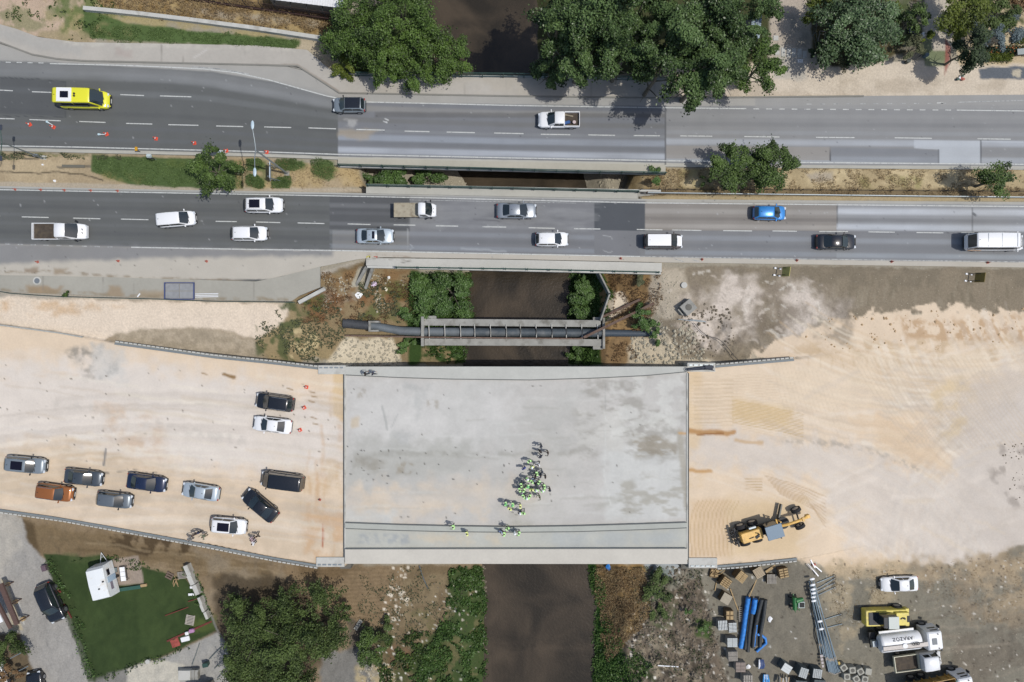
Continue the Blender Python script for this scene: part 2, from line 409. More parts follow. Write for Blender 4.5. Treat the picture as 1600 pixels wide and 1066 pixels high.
# --- north-west corner
p.poly([(-300,-300),(150,-300),(150,75),(-300,60)], S(196,172,150), 4, 6)
p.poly([(-20,-20),(120,-20),(120,25),(60,45),(10,50)], S(140,140,100), 8, 14, .7, ns=20, lo=.45, hi=.6, a=1.4)
p.poly([(60,-40),(300,-40),(520,0),(520,60),(200,62),(100,64),(70,30)], S(176,160,116), 8, 8, .9, ns=30, lo=.3, hi=.6)
p.poly([(88,-10),(190,-10),(200,30),(160,62),(90,60),(84,30)], S(98,118,62), 8, 8, .8, ns=18, lo=.35, hi=.6, a=1.4)
p.poly([(130,10),(130,60),(300,69),(470,76),(470,62),(300,48),(190,34)], S(92,112,64), 2, 3, 1, a=1.2)
p.poly([(140,22),(210,40),(240,60),(150,62)], S(160,148,105), 6, 8, .7, ns=16)
p.poly([(60,50),(130,50),(150,68),(60,62)], S(168,152,118), 4, 6, .8)
p.poly([(150,-10),(530,-10),(530,58),(400,42),(270,30),(160,12)], S(180,156,112), 3, 5, 1, a=1.6)
p.poly([(150,-10),(530,-10),(530,58),(400,42),(270,30),(160,12)], S(140,112,70), 3, 5, .8, ns=10, a=1.6, ax=1, ay=.6)
p.poly([(300,12),(530,36),(530,46),(300,24)], S(176,166,150), 3, 4, .7, ns=22)
p.poly([(470,62),(530,62),(540,115),(515,110),(500,85),(462,76)], S(188,172,146), 3, 5, 1)
p.poly([(505,40),(680,-30),(690,118),(545,118)], S(70,82,44), 4, 6)
# --- north side right of the river
p.poly([(835,-60),(1220,-60),(1220,118),(840,118)], S(78,80,50), 3, 6)
p.poly([(1040,105),(1200,100),(1200,135),(1040,133)], S(205,188,164), 4, 5)
p.poly([(1130,128),(1220,100),(1700,90),(1900,90),(1900,152),(1030,154),(1040,128)], S(208,193,174), 1.5, 1)
p.poly([(1130,128),(1700,118),(1700,150),(1130,152)], S(186,170,150), 6, 8, .6, ns=26)
p.poly([(1205,-60),(1270,-60),(1275,110),(1200,110)], S(186,172,156), 3, 3)
p.poly([(1225,20),(1262,20),(1262,75),(1222,75)], S(160,152,140), 5, 6, .8, ns=20)
p.poly([(1212,70),(1262,76),(1262,125),(1208,125)], S(186,178,166), 4, 4, .8)
p.poly([(1265,-60),(1460,-60),(1450,80),(1400,85),(1370,100),(1290,105),(1268,80)], S(92,84,56), 3, 4)
p.poly([(1360,-60),(1450,-60),(1450,80),(1385,78)], S(150,142,128), 3, 5, .7, ns=12)
p.poly([(1380,-60),(1450,-60),(1448,76),(1390,70)], S(74,92,44), 3, 5, .7, ns=14, seed=3, a=1.5)
p.poly([(1450,-60),(1500,-60),(1496,70),(1478,80),(1440,78)], S(196,184,168), 2, 2)
p.poly([(1440,58),(1456,62),(1458,80),(1478,80),(1478,104),(1446,104),(1440,80)], S(120,134,94), 2, 2, .8)
p.poly([(1477,60),(1486,74),(1484,98),(1476,118)], S(158,84,76), 1.5, 1, .8)
p.poly([(1486,-60),(1900,-60),(1900,105),(1500,100),(1488,60)], S(198,178,146), 3, 4)
p.poly([(1495,-60),(1900,-60),(1900,30),(1495,40)], S(80,88,50), 3, 8, .9, ns=30)
p.poly([(1530,66),(1640,50),(1640,74),(1530,78)], S(196,180,150), 3, 3)
p.poly([(1529,108),(1545,104),(1640,106),(1700,110),(1700,124),(1532,124)], S(98,106,116), 1.5, 3, .95)
p.poly([(1560,112),(1640,108),(1640,122),(1570,120)], S(196,184,162), 1.5, 5, .9, ns=13, lo=.5, hi=.56)
# --- median, left
p.poly([(-300,235),(0,238),(400,246),(545,262),(575,292),(400,298),(0,292),(-300,292)], S(178,158,128), 1.5, 1)
p.poly([(-20,238),(40,240),(38,252),(-20,250)], S(108,112,70), 3, 4, .8, ns=10)
p.poly([(40,238),(180,242),(180,247),(40,244)], S(120,122,80), 2, 3, .8, ns=10)
p.poly([(-20,245),(140,247),(140,290),(-20,286)], S(194,174,142), 3, 4, .7, ns=22)
p.line([(0,268),(60,271),(92,269),(140,275),(160,282)], 2.2, S(84,76,62), .8, 2, .9)
p.line([(0,259),(7,246),(60,249)], 2, S(92,86,76), .8, 1, .9)
p.line([(90,262),(140,260)], 4, S(120,112,98), 1, 2, .8)
p.poly([(-20,284),(200,288),(575,296),(575,302),(-20,294)], S(182,168,148), 1, 1)
p.poly([(143,243),(300,248),(380,252),(380,296),(250,292),(200,288),(142,268)], S(88,106,62), 1.5, 2, 1, a=1.3)
p.poly([(150,270),(230,275),(220,286),(160,280)], S(150,140,92), 4, 5, .7, ns=12)
p.poly([(230,250),(290,252),(290,262),(235,262)], S(110,122,64), 4, 5, .6, ns=12)
p.poly([(365,250),(560,262),(570,292),(370,296)], S(186,162,118), 3, 3, .8, ns=30, lo=.25)
for x_, y_, a_, b_ in ((506,265,20,18),(400,284,16,10),(440,285,16,9),(455,258,24,9),(401,258,16,10)): p.poly([(x_+a_*math.cos(k_*.785), y_+b_*math.sin(k_*.785)) for k_ in range(8)], S(92,116,60), 5, 4, .9, a=1.3)
p.poly([(385,262),(425,255),(428,292),(385,292)], S(92,108,60), 5, 6, .6, ns=16)
# --- median, right
p.poly([(975,262),(1060,264),(1900,262),(1900,316),(1010,312),(985,300)], S(184,164,128), 1, 2)
p.poly([(1005,295),(1900,296),(1900,308),(1008,306)], S(134,116,88), 1.5, 2, .9)
p.poly([(1040,265),(1900,263),(1900,294),(1030,292)], S(208,188,150), 3, 4, .8, ns=22, lo=.4, hi=.7, ax=2)
p.poly([(1340,276),(1440,276),(1440,294),(1340,294)], S(146,142,84), 5, 5, .6, ns=15)
p.poly([(1060,262),(1120,262),(1120,300),(1060,296)], S(150,140,84), 4, 6, .5, ns=15)
p.poly([(1260,270),(1300,270),(1300,284),(1270,284)], S(176,164,148), 4, 4, .8)
p.poly([(975,264),(1040,266),(1035,298),(985,296)], S(172,146,104), 3, 5, .8, ns=14, lo=.3)
# --- west verge south of the roads
p.poly([(-300,425),(500,425),(560,408),(560,420),(505,455),(505,480),(-300,474)], S(176,166,152), 1.5, 2)
p.poly([(-300,462),(200,468),(470,474),(520,500),(480,560),(300,556),(160,538),(90,522),(0,508),(-300,480)], S(170,152,128), 2, 3)
p.poly([(-300,466),(0,462),(100,468),(250,470),(450,475),(452,490),(440,510),(400,530),(350,516),(290,512),(180,522),(160,536),(100,522),(0,508),(-300,478)], S(220,202,182), 3, 5)
p.poly([(0,470),(120,472),(200,480),(0,500)], S(206,172,134), 6, 8, .7, ns=26)
p.poly([(180,520),(290,514),(360,520),(400,534),(410,562),(300,556),(190,538)], S(186,170,148), 6, 9, .9)
p.poly([(180,520),(300,514),(400,534),(410,562),(190,538)], S(156,142,120), 4, 6, .55, ns=9, a=1.3)
p.poly([(400,535),(450,500),(455,480),(520,490),(560,520),(530,560),(420,566)], S(166,146,110), 4, 8)
p.poly([(400,505),(450,470),(520,480),(540,540),(500,566),(400,555)], S(84,96,58), 4, 9, .85, ns=17, lo=.46, hi=.6, a=1.5)
p.poly([(430,520),(520,500),(560,530),(440,565)], S(204,184,142), 4, 9, .8, ns=19, seed=4, lo=.52, hi=.62)
# slope between road bridge and pipe bridge, left bank
p.poly([(455,470),(500,432),(560,410),(640,420),(660,500),(650,565),(540,566),(500,530)], S(152,132,100), 3, 5, a=1.5)
p.poly([(505,430),(560,415),(650,420),(640,470),(560,480),(500,462)], S(140,106,70), 4, 8, .7, ns=17, a=1.5)
p.poly([(560,418),(585,412),(560,448),(548,448)], S(176,168,150), 1.2, 2)
p.poly([(575,415),(590,413),(572,450),(562,450)], S(160,152,134), 1.2, 2, .9)
p.poly([(500,450),(560,445),(565,465),(520,480),(495,472)], S(160,152,136), 3, 6, .7, ns=11)
p.poly([(480,455),(560,460),(640,455),(650,500),(560,505),(480,500)], S(128,84,52), 5, 9, .75, ns=22, a=1.5)
p.poly([(470,470),(510,462),(500,500),(470,505)], S(78,100,50), 4, 8, .8, ns=12, a=1.5)
p.poly([(600,440),(640,440),(650,500),(560,500),(590,470)], S(80,98,48), 4, 8, .7, ns=18, seed=2, a=1.5)
p.poly([(540,528),(612,528),(632,572),(508,572)], S(206,192,168), 3, 5, 1, a=1.3)
p.poly([(640,425),(738,425),(740,500),(730,570),(640,570),(634,500)], S(62,84,40), 3, 5, 1, a=1.6)
p.poly([(655,540),(712,540),(712,572),(655,572)], S(160,138,104), 3, 8, .9, ns=13, lo=.4)
p.poly([(724,425),(740,425),(738,565),(722,565)], S(110,98,70), 2, 3, .6, ns=10)
# right bank
p.poly([(886,425),(940,425),(960,470),(945,510),(940,570),(886,570)], S(66,90,40), 2, 5, 1, a=1.6)
p.poly([(938,425),(1035,418),(1040,470),(1000,500),(1040,570),(940,570),(936,500)], S(166,134,92), 2, 4, 1, a=1.5)
p.poly([(960,430),(1030,425),(1030,490),(990,500)], S(120,96,66), 4, 8, .7, ns=14, a=1.5)
p.poly([(955,456),(975,456),(985,480),(945,505),(938,500)], S(222,204,180), 2, 3)
p.poly([(940,535),(985,520),(990,570),(940,570)], S(150,122,88), 4, 8, .9, a=1.5)
p.poly([(985,528),(1075,520),(1110,572),(980,572)], S(206,190,164), 4, 6, .95, a=1.3)
p.poly([(1030,420),(1150,415),(1400,418),(1900,424),(1900,500),(1600,500),(1500,485),(1380,490),(1280,520),(1150,565),(1070,560),(1030,500)], S(152,138,118), 2, 5)
for q_ in range(70):
 r_ = random.Random(q_+700); x_ = r_.uniform(1250, 1600); y_ = r_.uniform(425, 470); l_ = r_.uniform(8, 26)
 p.line([(x_, y_), (x_+r_.uniform(-4, 4), y_+l_)], r_.uniform(2, 5), r_.choice([S(122,112,94), S(166,154,134)]), 1.8, 3, .4)
p.poly([(1100,418),(1900,420),(1900,452),(1600,448),(1300,445),(1120,436)], S(138,126,108), 3, 6, .8, ns=28)
p.poly([(1020,420),(1070,420),(1080,470),(1040,500),(1010,480)], S(196,182,162), 5, 8, .8)
p.poly([(1060,430),(1200,432),(1330,470),(1300,520),(1200,545),(1100,540),(1060,500)], CHALK, 14, 20, .75, ns=50, lo=.3, hi=.7)
p.poly([(1060,430),(1200,432),(1330,470),(1300,520),(1200,545),(1100,540),(1060,500)], S(134,120,104), 14, 20, .6, ns=24, lo=.46, hi=.72, seed=2)
for q_ in range(84):
 r_ = random.Random(q_); cx, cy = (1225, 492) if q_ % 3 else (1120, 470); rr = 8+(q_ % 40)*1.9; a0 = r_.uniform(0, 6.28)
 pts_ = [(cx+rr*math.cos(a0+i*.12)*1.2, cy+rr*math.sin(a0+i*.12)*.7) for i in range(r_.randint(3, 8))]
 p.line(pts_, r_.uniform(1.8, 6), r_.choice([S(228,218,206), S(218,204,190), S(140,128,114), S(130,118,104)]), 1.6, 10, .45, ns=9, lo=.42, hi=.62, seed=q_ % 5)
p.poly([(1170,560),(1200,535),(1300,500),(1360,490),(1480,480),(1600,490),(1900,490),(1900,900),(1240,880),(1240,562)], SAND, 3, 18, 1, a=.36)
p.poly([(1255,455),(1330,475),(1330,540),(1270,530)], S(146,134,120), 8, 12, .7, ns=24)
p.poly([(1240,540),(1620,525),(1900,520),(1900,560),(1240,565)], S(204,178,146), 6, 10, .8, ns=14, lo=.42, hi=.6)
p.poly([(1400,500),(1600,495),(1600,540),(1420,530)], S(196,160,122), 6, 12, .75, ns=12, lo=.46, hi=.6)
# sand pads
for pg in ([(-300,470),(0,508),(90,519),(180,536),(330,557),(430,567),(500,575),(540,577),(540,887),(497,887),(430,874),(330,853),(200,832),(0,799),(-300,752)],
           [(1073,577),(1240,561),(1300,560),(1300,880),(1243,876),(1150,886),(1073,889)]):
 p.poly(pg, SAND, 1, 0, 1, a=.32)
p.poly([(-60,560),(180,560),(420,600),(540,640),(540,740),(300,730),(100,690),(-60,700)], SANDP, 25, 20, .85)
p.poly([(110,545),(170,540),(190,590),(130,590)], S(150,144,134), 8, 14, .8, ns=22, a=.7)
p.poly([(140,540),(190,545),(200,600),(150,590)], S(200,196,190), 8, 14, .6)
p.poly([(-60,560),(130,560),(120,590),(-60,600)], S(214,186,152), 10, 12, .6, ns=30, ax=3)
p.poly([(150,630),(240,640),(260,720),(160,700)], S(206,174,142), 12, 14, .6, ns=30)
p.poly([(-60,700),(120,690),(400,770),(540,790),(540,887),(330,853),(-60,795)], S(204,184,160), 10, 14, .8, ns=36, lo=.25)
p.poly([(470,720),(540,720),(540,800),(470,800)], S(206,178,142), 10, 14, .6, ns=26)
for q_ in range(16):
 r_ = random.Random(q_+60); x_ = r_.uniform(478, 536); y_ = r_.uniform(590, 850)
 p.line([(x_, y_), (x_+r_.uniform(-3, 3), y_+r_.uniform(15, 50))], r_.uniform(2, 7), S(206,164,120), 2.5, 3, .3)
p.line([(505,820),(504,855)], 2.5, S(188,104,72), 1.2, 1, .9)
p.poly([(470,800),(540,800),(540,880),(480,870)], S(208,166,124), 8, 8, .6, ns=22)
p.poly([(520,575),(540,577),(540,660),(520,650)], S(214,184,140), 4, 4, .7)
for q_ in range(70):
 r_ = random.Random(q_+50); x_ = r_.uniform(-40, 520); y_ = r_.uniform(560, 800)+x_*.05; l_ = r_.uniform(40, 160)
 p.line([(x_, y_), (x_+l_*.5, y_+l_*.06), (x_+l_, y_+l_*.14)], r_.uniform(2, 7), r_.choice([S(230,216,196), S(204,180,152), S(216,208,200), S(196,176,152)]), 2.5, 3, .3)
p.dots([(0,540),(520,600),(530,780),(300,760),(0,700)], [S(120,110,98), S(150,138,122)], 90, (.6, 1.5), 5)
def arcs(cx, cy, r0, r1, n, a0, a1, wd, cols, op, seed, ex=1.0, soft=1.5):
 r_ = random.Random(seed)
 for i in range(n):
  rr = r0+(r1-r0)*(i+r_.uniform(-.3,.3))/n; b0 = a0+r_.uniform(-.12,.12); b1 = a1+r_.uniform(-.12,.12)
  p.line([(cx+rr*ex*math.cos(b0+(b1-b0)*j/12), cy+rr*math.sin(b0+(b1-b0)*j/12)) for j in range(13)], r_.uniform(*wd), r_.choice(cols), soft, 3, op*r_.uniform(.6, 1.2))
TRK = [S(226,214,200), S(196,184,172), S(188,176,164), S(230,218,204)]
arcs(1240, 1010, 300, 460, 26, -1.15, -.12, (3, 8), TRK, .34, 3)
arcs(1760, 420, 190, 420, 30, 1.7, 2.75, (3, 9), TRK, .32, 4)
arcs(1420, 330, 260, 380, 18, .75, 2.1, (3, 7), TRK, .28, 5, 1.3)
arcs(1620, 860, 60, 250, 22, 3.0, 4.5, (3, 8), TRK, .30, 6)
arcs(900, 1500, 780, 900, 16, -1.25, -.75, (3, 7), TRK, .25, 7)
for q_ in range(46): p.line([(1078, 582+q_*1.9), (1160, 583+q_*1.9+q_*.05), (1240, 588+q_*2.2)], 1.6, S(206,178,144) if q_ % 2 else S(230,212,188), .9, 1.2, .28)
arcs(1500, 250, 300, 380, 16, 1.2, 2.2, (2, 4), [S(208,180,144), S(230,214,192)], .4, 11, 1.2)
arcs(250, 2400, 1560, 1800, 30, -1.72, -1.40, (3, 9), TRK, .26, 8)
p.line([(166,702),(164,715),(162,727)], 3, S(120,122,126), 1, 1, .8)
p.line([(178,738),(200,734),(245,740)], 3, S(140,132,122), 1.2, 3, .6, ns=6)
p.line([(160,738),(170,740)], 3, S(110,108,106), 1.2, 2, .7)
p.line([(90,632),(150,640),(260,668),(380,690)], 14, S(190,182,172), 5, 5, .35, ns=8)
p.line([(350,586),(366,589)], 5, S(150,116,70), 1.5, 2, .9)
for (x_, y_) in [(484,612),(487,619),(483,627),(486,652),(489,662),(449,607),(316,583)]: p.line([(x_, y_), (x_+8, y_+2)], 2, S(160,128,86), 1, 1, .8)
# right pad: raked lines and rutted sand
p.poly([(1073,575),(1620,540),(1620,700),(1400,640),(1073,650)], S(224,204,179), 20, 24, .6, ns=60)
p.poly([(1073,665),(1200,685),(1330,695),(1470,750),(1560,640),(1640,560),(1640,870),(1480,890),(1330,860),(1270,745),(1073,722)], S(209,198,188), 16, 24, .75, ns=120, lo=.15, hi=.5)
p.poly([(1500,600),(1640,540),(1640,870),(1560,880),(1500,790)], S(204,192,181), 20, 30, .6)
p.poly([(1330,650),(1450,650),(1480,740),(1400,720)], S(220,192,160), 18, 20, .7)
p.poly([(1450,600),(1520,590),(1510,680),(1470,690)], S(216,190,148), 12, 16, .6, ns=20)
p.poly([(1073,577),(1095,577),(1100,760),(1073,760)], S(220,192,154), 6, 6, .7, ns=24, lo=.2)
for yy in np.arange(590, 665, 3.2): p.line([(1085, yy), (1145, yy+1)], 1.1, S(200,176,146), .6, .6, .5)
for yy in np.arange(626, 662, 3.4): p.line([(1145, yy), (1200, yy+10), (1255, yy+22)], 1.5, S(200,170,124), .8, .8, .65)
p.poly([(1145,622),(1240,640),(1230,665),(1145,655)], S(214,184,136), 8, 6, .5)
p.line([(1075,673),(1100,675),(1145,677)], 8, S(196,148,96), 2, 3, .9)
p.line([(1090,679),(1130,677)], 3, S(158,108,60), 1, 2, .8)
p.line([(1075,736),(1110,737)], 6, S(204,158,104), 2, 3, .85)
p.line([(1150,689),(1190,692)], 5, S(204,168,124), 2, 3, .7)
p.line([(1225,687),(1290,692),(1350,702),(1400,718),(1432,732)], 9, S(182,170,156), 3, 2, .75, ns=7)
for q_ in range(13): p.line([(1205+q_*7, 560+2*q_), (1240+q_*8, 700+q_)], 1.2, S(206,184,156), .7, 1, .3)
for q_ in range(30):
 x_ = 1330+q_*7.2; p.line([(x_, 560), (x_+50, 640), (x_+96, 700)], 1.6, S(202,182,156), .9, 1.5, .35)
for q_ in range(18):
 x_ = 1440+q_*7; p.line([(x_-30, 690), (x_+40, 620), (x_+90, 580)], 2.5, S(192,178,166), 1.2, 2, .35)
for q_ in range(11):
 x_ = 1078+q_*6.3
 p.line([(x_+14, 782), (x_+4, 800), (x_, 830), (x_+3, 868)], 1.8, S(186,156,118), .8, .8, .7)
p.poly([(1078,780),(1140,780),(1140,870),(1078,870)], S(216,184,144), 8, 6, .5)
p.poly([(1140,780),(1260,780),(1250,870),(1140,870)], S(216,188,146), 14, 10, .6)
for q_ in range(9): p.line([(1195+q_*3, 744+q_*3.4), (1240+q_*4, 756+q_*5), (1290, 776+q_*6)], 1.6, S(186,152,112), .8, 1, .5)
for q_ in range(5): p.line([(1165, 748+q_*4), (1190, 750+q_*4)], 1.6, S(190,156,108), .8, 1, .6)
for q_ in range(60):
 r_ = random.Random(q_+150); x_ = r_.uniform(1240, 1600); y_ = r_.uniform(560, 860); l_ = r_.uniform(30, 120); an = r_.uniform(-.6, .5)
 p.line([(x_, y_), (x_+l_*math.cos(an), y_+l_*math.sin(an))], r_.uniform(2, 8), r_.choice([S(228,214,200), S(200,186,172), S(218,198,170)]), 3, 4, .28)
p.poly([(1560,690),(1640,690),(1640,790),(1590,790),(1545,740)], S(168,156,146), 8, 14, .7, ns=16, lo=.42)
for q_ in range(14): p.line([(1262+q_*17+q_ % 3*3, 560), (1264+q_*18, 572+q_ % 4)], 3, S(200,172,136), 1.4, 3, .3)
# --- yard, south-east
p.poly([(1100,884),(1245,875),(1262,890),(1400,880),(1540,880),(1600,850),(1900,840),(1900,1500),(930,1500),(930,1066),(1000,880)], S(144,137,122), 3, 9)
p.poly([(1255,878),(1560,870),(1700,820),(1700,860),(1560,900),(1400,905),(1300,905)], S(204,180,148), 8, 10, .85, ns=26, lo=.3)
p.poly([(1290,890),(1420,890),(1380,960),(1310,1010),(1290,960)], S(176,160,134), 10, 18, .8, ns=24, lo=.42, hi=.58, a=1.4)
p.poly([(1420,880),(1700,860),(1700,1000),(1480,960)], S(164,146,122), 14, 20, .8, ns=36)
p.poly([(1500,880),(1700,840),(1700,960),(1560,960)], S(186,164,134), 14, 20, .7, ns=22)
p.poly([(1440,1000),(1700,960),(1700,1100),(1540,1100)], S(124,112,98), 10, 16, .6, ns=32)
for q_ in range(26):
 r_ = random.Random(q_+350); x_ = r_.uniform(1400, 1600); y_ = r_.uniform(900, 1060); l_ = r_.uniform(40, 130)
 p.line([(x_, y_), (x_+l_, y_-l_*r_.uniform(.05, .35))], r_.uniform(1.5, 4), r_.choice([S(170,156,138), S(116,104,90)]), 1.5, 3, .35)
p.poly([(1130,890),(1270,885),(1300,1066),(1130,1066)], S(134,126,112), 10, 10, .7)
p.poly([(980,960),(1090,900),(1120,1000),(1140,1080),(940,1080)], S(128,114,98), 4, 8, 1, a=2.0)
p.poly([(980,960),(1090,900),(1120,1000),(1140,1080),(940,1080)], S(84,76,64), 4, 8, .8, ns=7, lo=.5, hi=.62, a=2.0)
p.poly([(985,960),(1060,985),(1100,1080),(960,1080)], S(168,154,132), 4, 8, .7, ns=9, lo=.5, hi=.6, seed=3, a=2)
p.poly([(1000,880),(1080,880),(1052,900),(1010,898)], S(176,180,182), 2, 4, .9)
p.poly([(1000,885),(1060,890),(1060,960),(1040,985),(1005,975),(996,930)], S(66,88,46), 5, 8, .85, a=1.6, ns=22, lo=.25)
p.poly([(1085,965),(1115,975),(1112,1000),(1088,995)], S(74,98,46), 4, 6, .9, a=1.6)
p.poly([(925,880),(1005,880),(1015,960),(980,1000),(950,1040),(935,1000)], S(164,132,88), 3, 6, 1, a=1.6)
p.poly([(930,885),(1000,885),(1010,960),(960,1020)], S(140,118,74), 4, 8, .6, ns=18, a=1.6)
p.poly([(935,960),(975,950),(1000,975),(945,1030)], S(196,168,118), 6, 9, .6, ns=14, a=1.6)
p.poly([(912,880),(932,880),(945,940),(952,1000),(975,1020),(990,1100),(922,1100),(924,1000),(926,950)], S(60,92,36), 3, 5, 1, a=1.7)
p.poly([(960,1010),(1010,1025),(1025,1060),(950,1066)], S(62,84,40), 4, 8, .9, ns=14, lo=.3, a=1.6)
p.dots([(1000,890),(1100,880),(1150,1060),(960,1060)], [S(214,206,194), S(182,172,158), S(92,84,74)], 420, (.7, 2.1), 8)
p.dots([(1240,880),(1600,870),(1600,1066),(1300,1066)], [S(204,196,184), S(96,86,76)], 330, (.6, 1.5), 9)
p.dots([(1130,890),(1290,890),(1290,1066),(1130,1066)], [S(204,200,192), S(92,84,74)], 70, (.6, 2.0), 10)
# --- south-west: dirt, lawn, car park
p.poly([(-300,745),(0,797),(200,830),(430,872),(540,886),(760,880),(762,1500),(-300,1500)], S(150,130,104), 1.5, 1)
p.poly([(30,815),(160,835),(420,885),(420,930),(320,900),(180,868),(60,870),(35,850)], S(132,112,84), 6, 8, .9)
p.poly([(35,815),(55,815),(60,860),(75,885),(40,850)], S(92,76,54), 4, 6, .8)
p.poly([(150,830),(300,845),(295,865),(230,868),(160,850)], S(86,70,50), 3, 7, .9, ns=30, lo=.36, hi=.46)
for q_ in range(22):
 r_ = random.Random(q_+550); x_ = r_.uniform(70, 400); y_ = 838+x_*.12+r_.uniform(-10, 26); l_ = r_.uniform(50, 140)
 p.line([(x_, y_), (x_+l_*.5, y_+l_*.02), (x_+l_, y_+l_*.12)], r_.uniform(1.5, 4), r_.choice([S(166,146,116), S(112,94,68)]), 1.5, 3, .45)
p.poly([(300,860),(430,880),(540,890),(540,910),(380,920),(330,1000),(350,1090),(300,900)], S(158,142,120), 6, 10, .8, ns=26, lo=.3)
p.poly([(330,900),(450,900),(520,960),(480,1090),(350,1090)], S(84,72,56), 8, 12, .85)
p.poly([(440,885),(640,885),(634,940),(610,970),(560,990),(500,960)], S(148,126,98), 5, 6, 1)
for q_ in range(15): p.line([(500+q_*3, 892+q_*6), (580, 890+q_*6.4), (632-abs(q_-6)*2, 888+q_*6)], 2.2, S(120,100,74), 1.1, 2.5, .5)
p.poly([(460,885),(560,885),(520,905),(470,900)], S(108,88,62), 5, 6, .6)
p.poly([(632,884),(755,884),(762,1090),(600,1090),(560,1000),(600,975)], S(128,110,84), 3, 8, 1, a=1.4)
p.poly([(632,900),(720,900),(700,960),(660,1000),(610,1000)], S(158,140,110), 5, 9, .5, ns=13, a=1.6)
p.poly([(705,890),(757,885),(764,960),(760,1090),(700,1090),(640,1050),(660,1010),(700,960)], S(66,84,44), 4, 8, .95, a=1.7)
p.poly([(640,960),(757,900),(764,960),(740,1090),(640,1090)], S(120,112,78), 4, 9, .8, ns=15, lo=.5, hi=.64, a=1.6)
p.poly([(560,990),(660,985),(700,1000),(700,1090),(590,1090)], S(66,80,42), 6, 12, .75, ns=24, lo=.3, a=1.6)
p.poly([(600,1010),(640,1000),(640,1040),(610,1050)], S(134,104,80), 4, 8, .8, ns=12, a=1.5)
p.poly([(668,1010),(700,1015),(700,1040),(660,1045)], S(170,154,122), 4, 8, .8, ns=12, seed=2, a=1.5)
p.poly([(500,1020),(560,1010),(600,1060),(590,1090),(500,1090)], S(134,132,128), 4, 7, .9, a=1.3)
p.poly([(555,1040),(610,1040),(620,1090),(556,1090)], S(190,170,130), 4, 6, .8, ns=9, a=1.5)
p.poly([(540,962),(590,985),(585,1010),(545,1020)], S(84,80,74), 4, 8, .7)
p.dots([(560,980),(760,885),(760,1066),(560,1066)], [S(214,208,196), S(186,176,160), S(60,60,50)], 330, (.6, 1.7), 11)
p.dots([(600,885),(640,885),(636,960),(600,980)], [S(216,204,186), S(150,128,100)], 80, (1.2, 3), 12)
# car park, lane and the lawn
p.poly([(-300,745),(0,797),(35,812),(45,850),(78,880),(115,960),(156,1066),(160,1500),(-300,1500)], GRAV, 3, 4)
p.poly([(-300,760),(0,800),(30,812),(34,860),(0,900),(-300,900)], S(186,178,166), 12, 14, .7)
p.line([(28,940),(38,975)], 2, S(206,204,198), 1, 1, .7)
p.poly([(-60,985),(30,990),(40,1010),(52,1050),(30,1090),(-60,1090)], S(112,96,72), 3, 5, .95, a=1.6)
p.poly([(0,905),(10,905),(36,985),(20,985)], S(196,180,150), 2, 2, .8)
LAWN = [(70,866),(130,870),(160,868),(290,905),(330,960),(340,985),(250,1028),(205,1042),(148,1068),(133,1020),(103,950),(74,890)]
p.poly(LAWN, S(58,74,40), 1.5, 2, 1, a=.55)
p.poly(LAWN, S(74,90,50), 6, 4, .6, ns=48)
p.poly([(74,866),(110,864),(180,868),(170,876),(100,880)], S(86,96,60), 3, 4, .6, ns=16)
p.poly([(295,965),(340,960),(338,985),(300,992)], S(98,110,58), 4, 4, .6, ns=14)
p.poly([(152,1064),(205,1042),(250,1030),(340,988),(355,1010),(360,1090),(152,1090)], S(168,164,158), 1.5, 2)
p.poly([(200,1045),(250,1032),(290,1040),(280,1066),(200,1070)], S(200,192,176), 3, 4, .8)
p.poly([(150,1060),(200,1044),(200,1090),(150,1090)], S(134,130,124), 3, 4, .8)
p.poly([(172,875),(216,868),(224,906),(224,912),(180,916)], S(166,150,136), 1.5, 1, 1, a=.8)
p.poly([(70,866),(84,868),(120,950),(152,1064),(140,1068),(100,955)], S(62,76,42), 2, 3, .8, a=1.5)
p.line([(292,880),(310,910),(325,950),(340,985),(352,1010)], 3, S(140,136,130), 1, 1, .9)
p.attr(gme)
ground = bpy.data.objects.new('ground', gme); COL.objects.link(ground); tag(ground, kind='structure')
# --- water
wm = bpy.data.materials.new('murky_water'); wm.use_nodes = True
N = wm.node_tree.nodes; L = wm.node_tree.links; b = N['Principled BSDF']
tc = N.new('ShaderNodeTexCoord'); n = N.new('ShaderNodeTexNoise'); n.inputs['Scale'].default_value = .16; n.inputs['Detail'].default_value = 6; n.inputs['Distortion'].default_value = .8
L.new(tc.outputs['Object'], n.inputs['Vector'])
cr = N.new('ShaderNodeValToRGB'); cr.color_ramp.elements[0].position = .38; cr.color_ramp.elements[1].position = .66
cr.color_ramp.elements[0].color = (*S(56,50,41), 1); cr.color_ramp.elements[1].color = (*S(90,78,64), 1)
L.new(n.outputs['Fac'], cr.inputs[0]); L.new(cr.outputs[0], b.inputs['Base Color'])
b.inputs['Roughness'].default_value = .22; b.inputs['Specular IOR Level'].default_value = .35
n2 = N.new('ShaderNodeTexNoise'); n2.inputs['Scale'].default_value = 3.0; n2.inputs['Detail'].default_value = 4
L.new(tc.outputs['Object'], n2.inputs['Vector']); bp = N.new('ShaderNodeBump'); bp.inputs['Distance'].default_value = .03
L.new(n2.outputs['Fac'], bp.inputs['Height']); L.new(bp.outputs[0], b.inputs['Normal'])
m = MB(); m.add([(-22,-60,WZ),(22,-60,WZ),(22,70,WZ),(-22,70,WZ)], [(0,1,2,3)])
tag(m.build('river_water', wm), kind='structure')
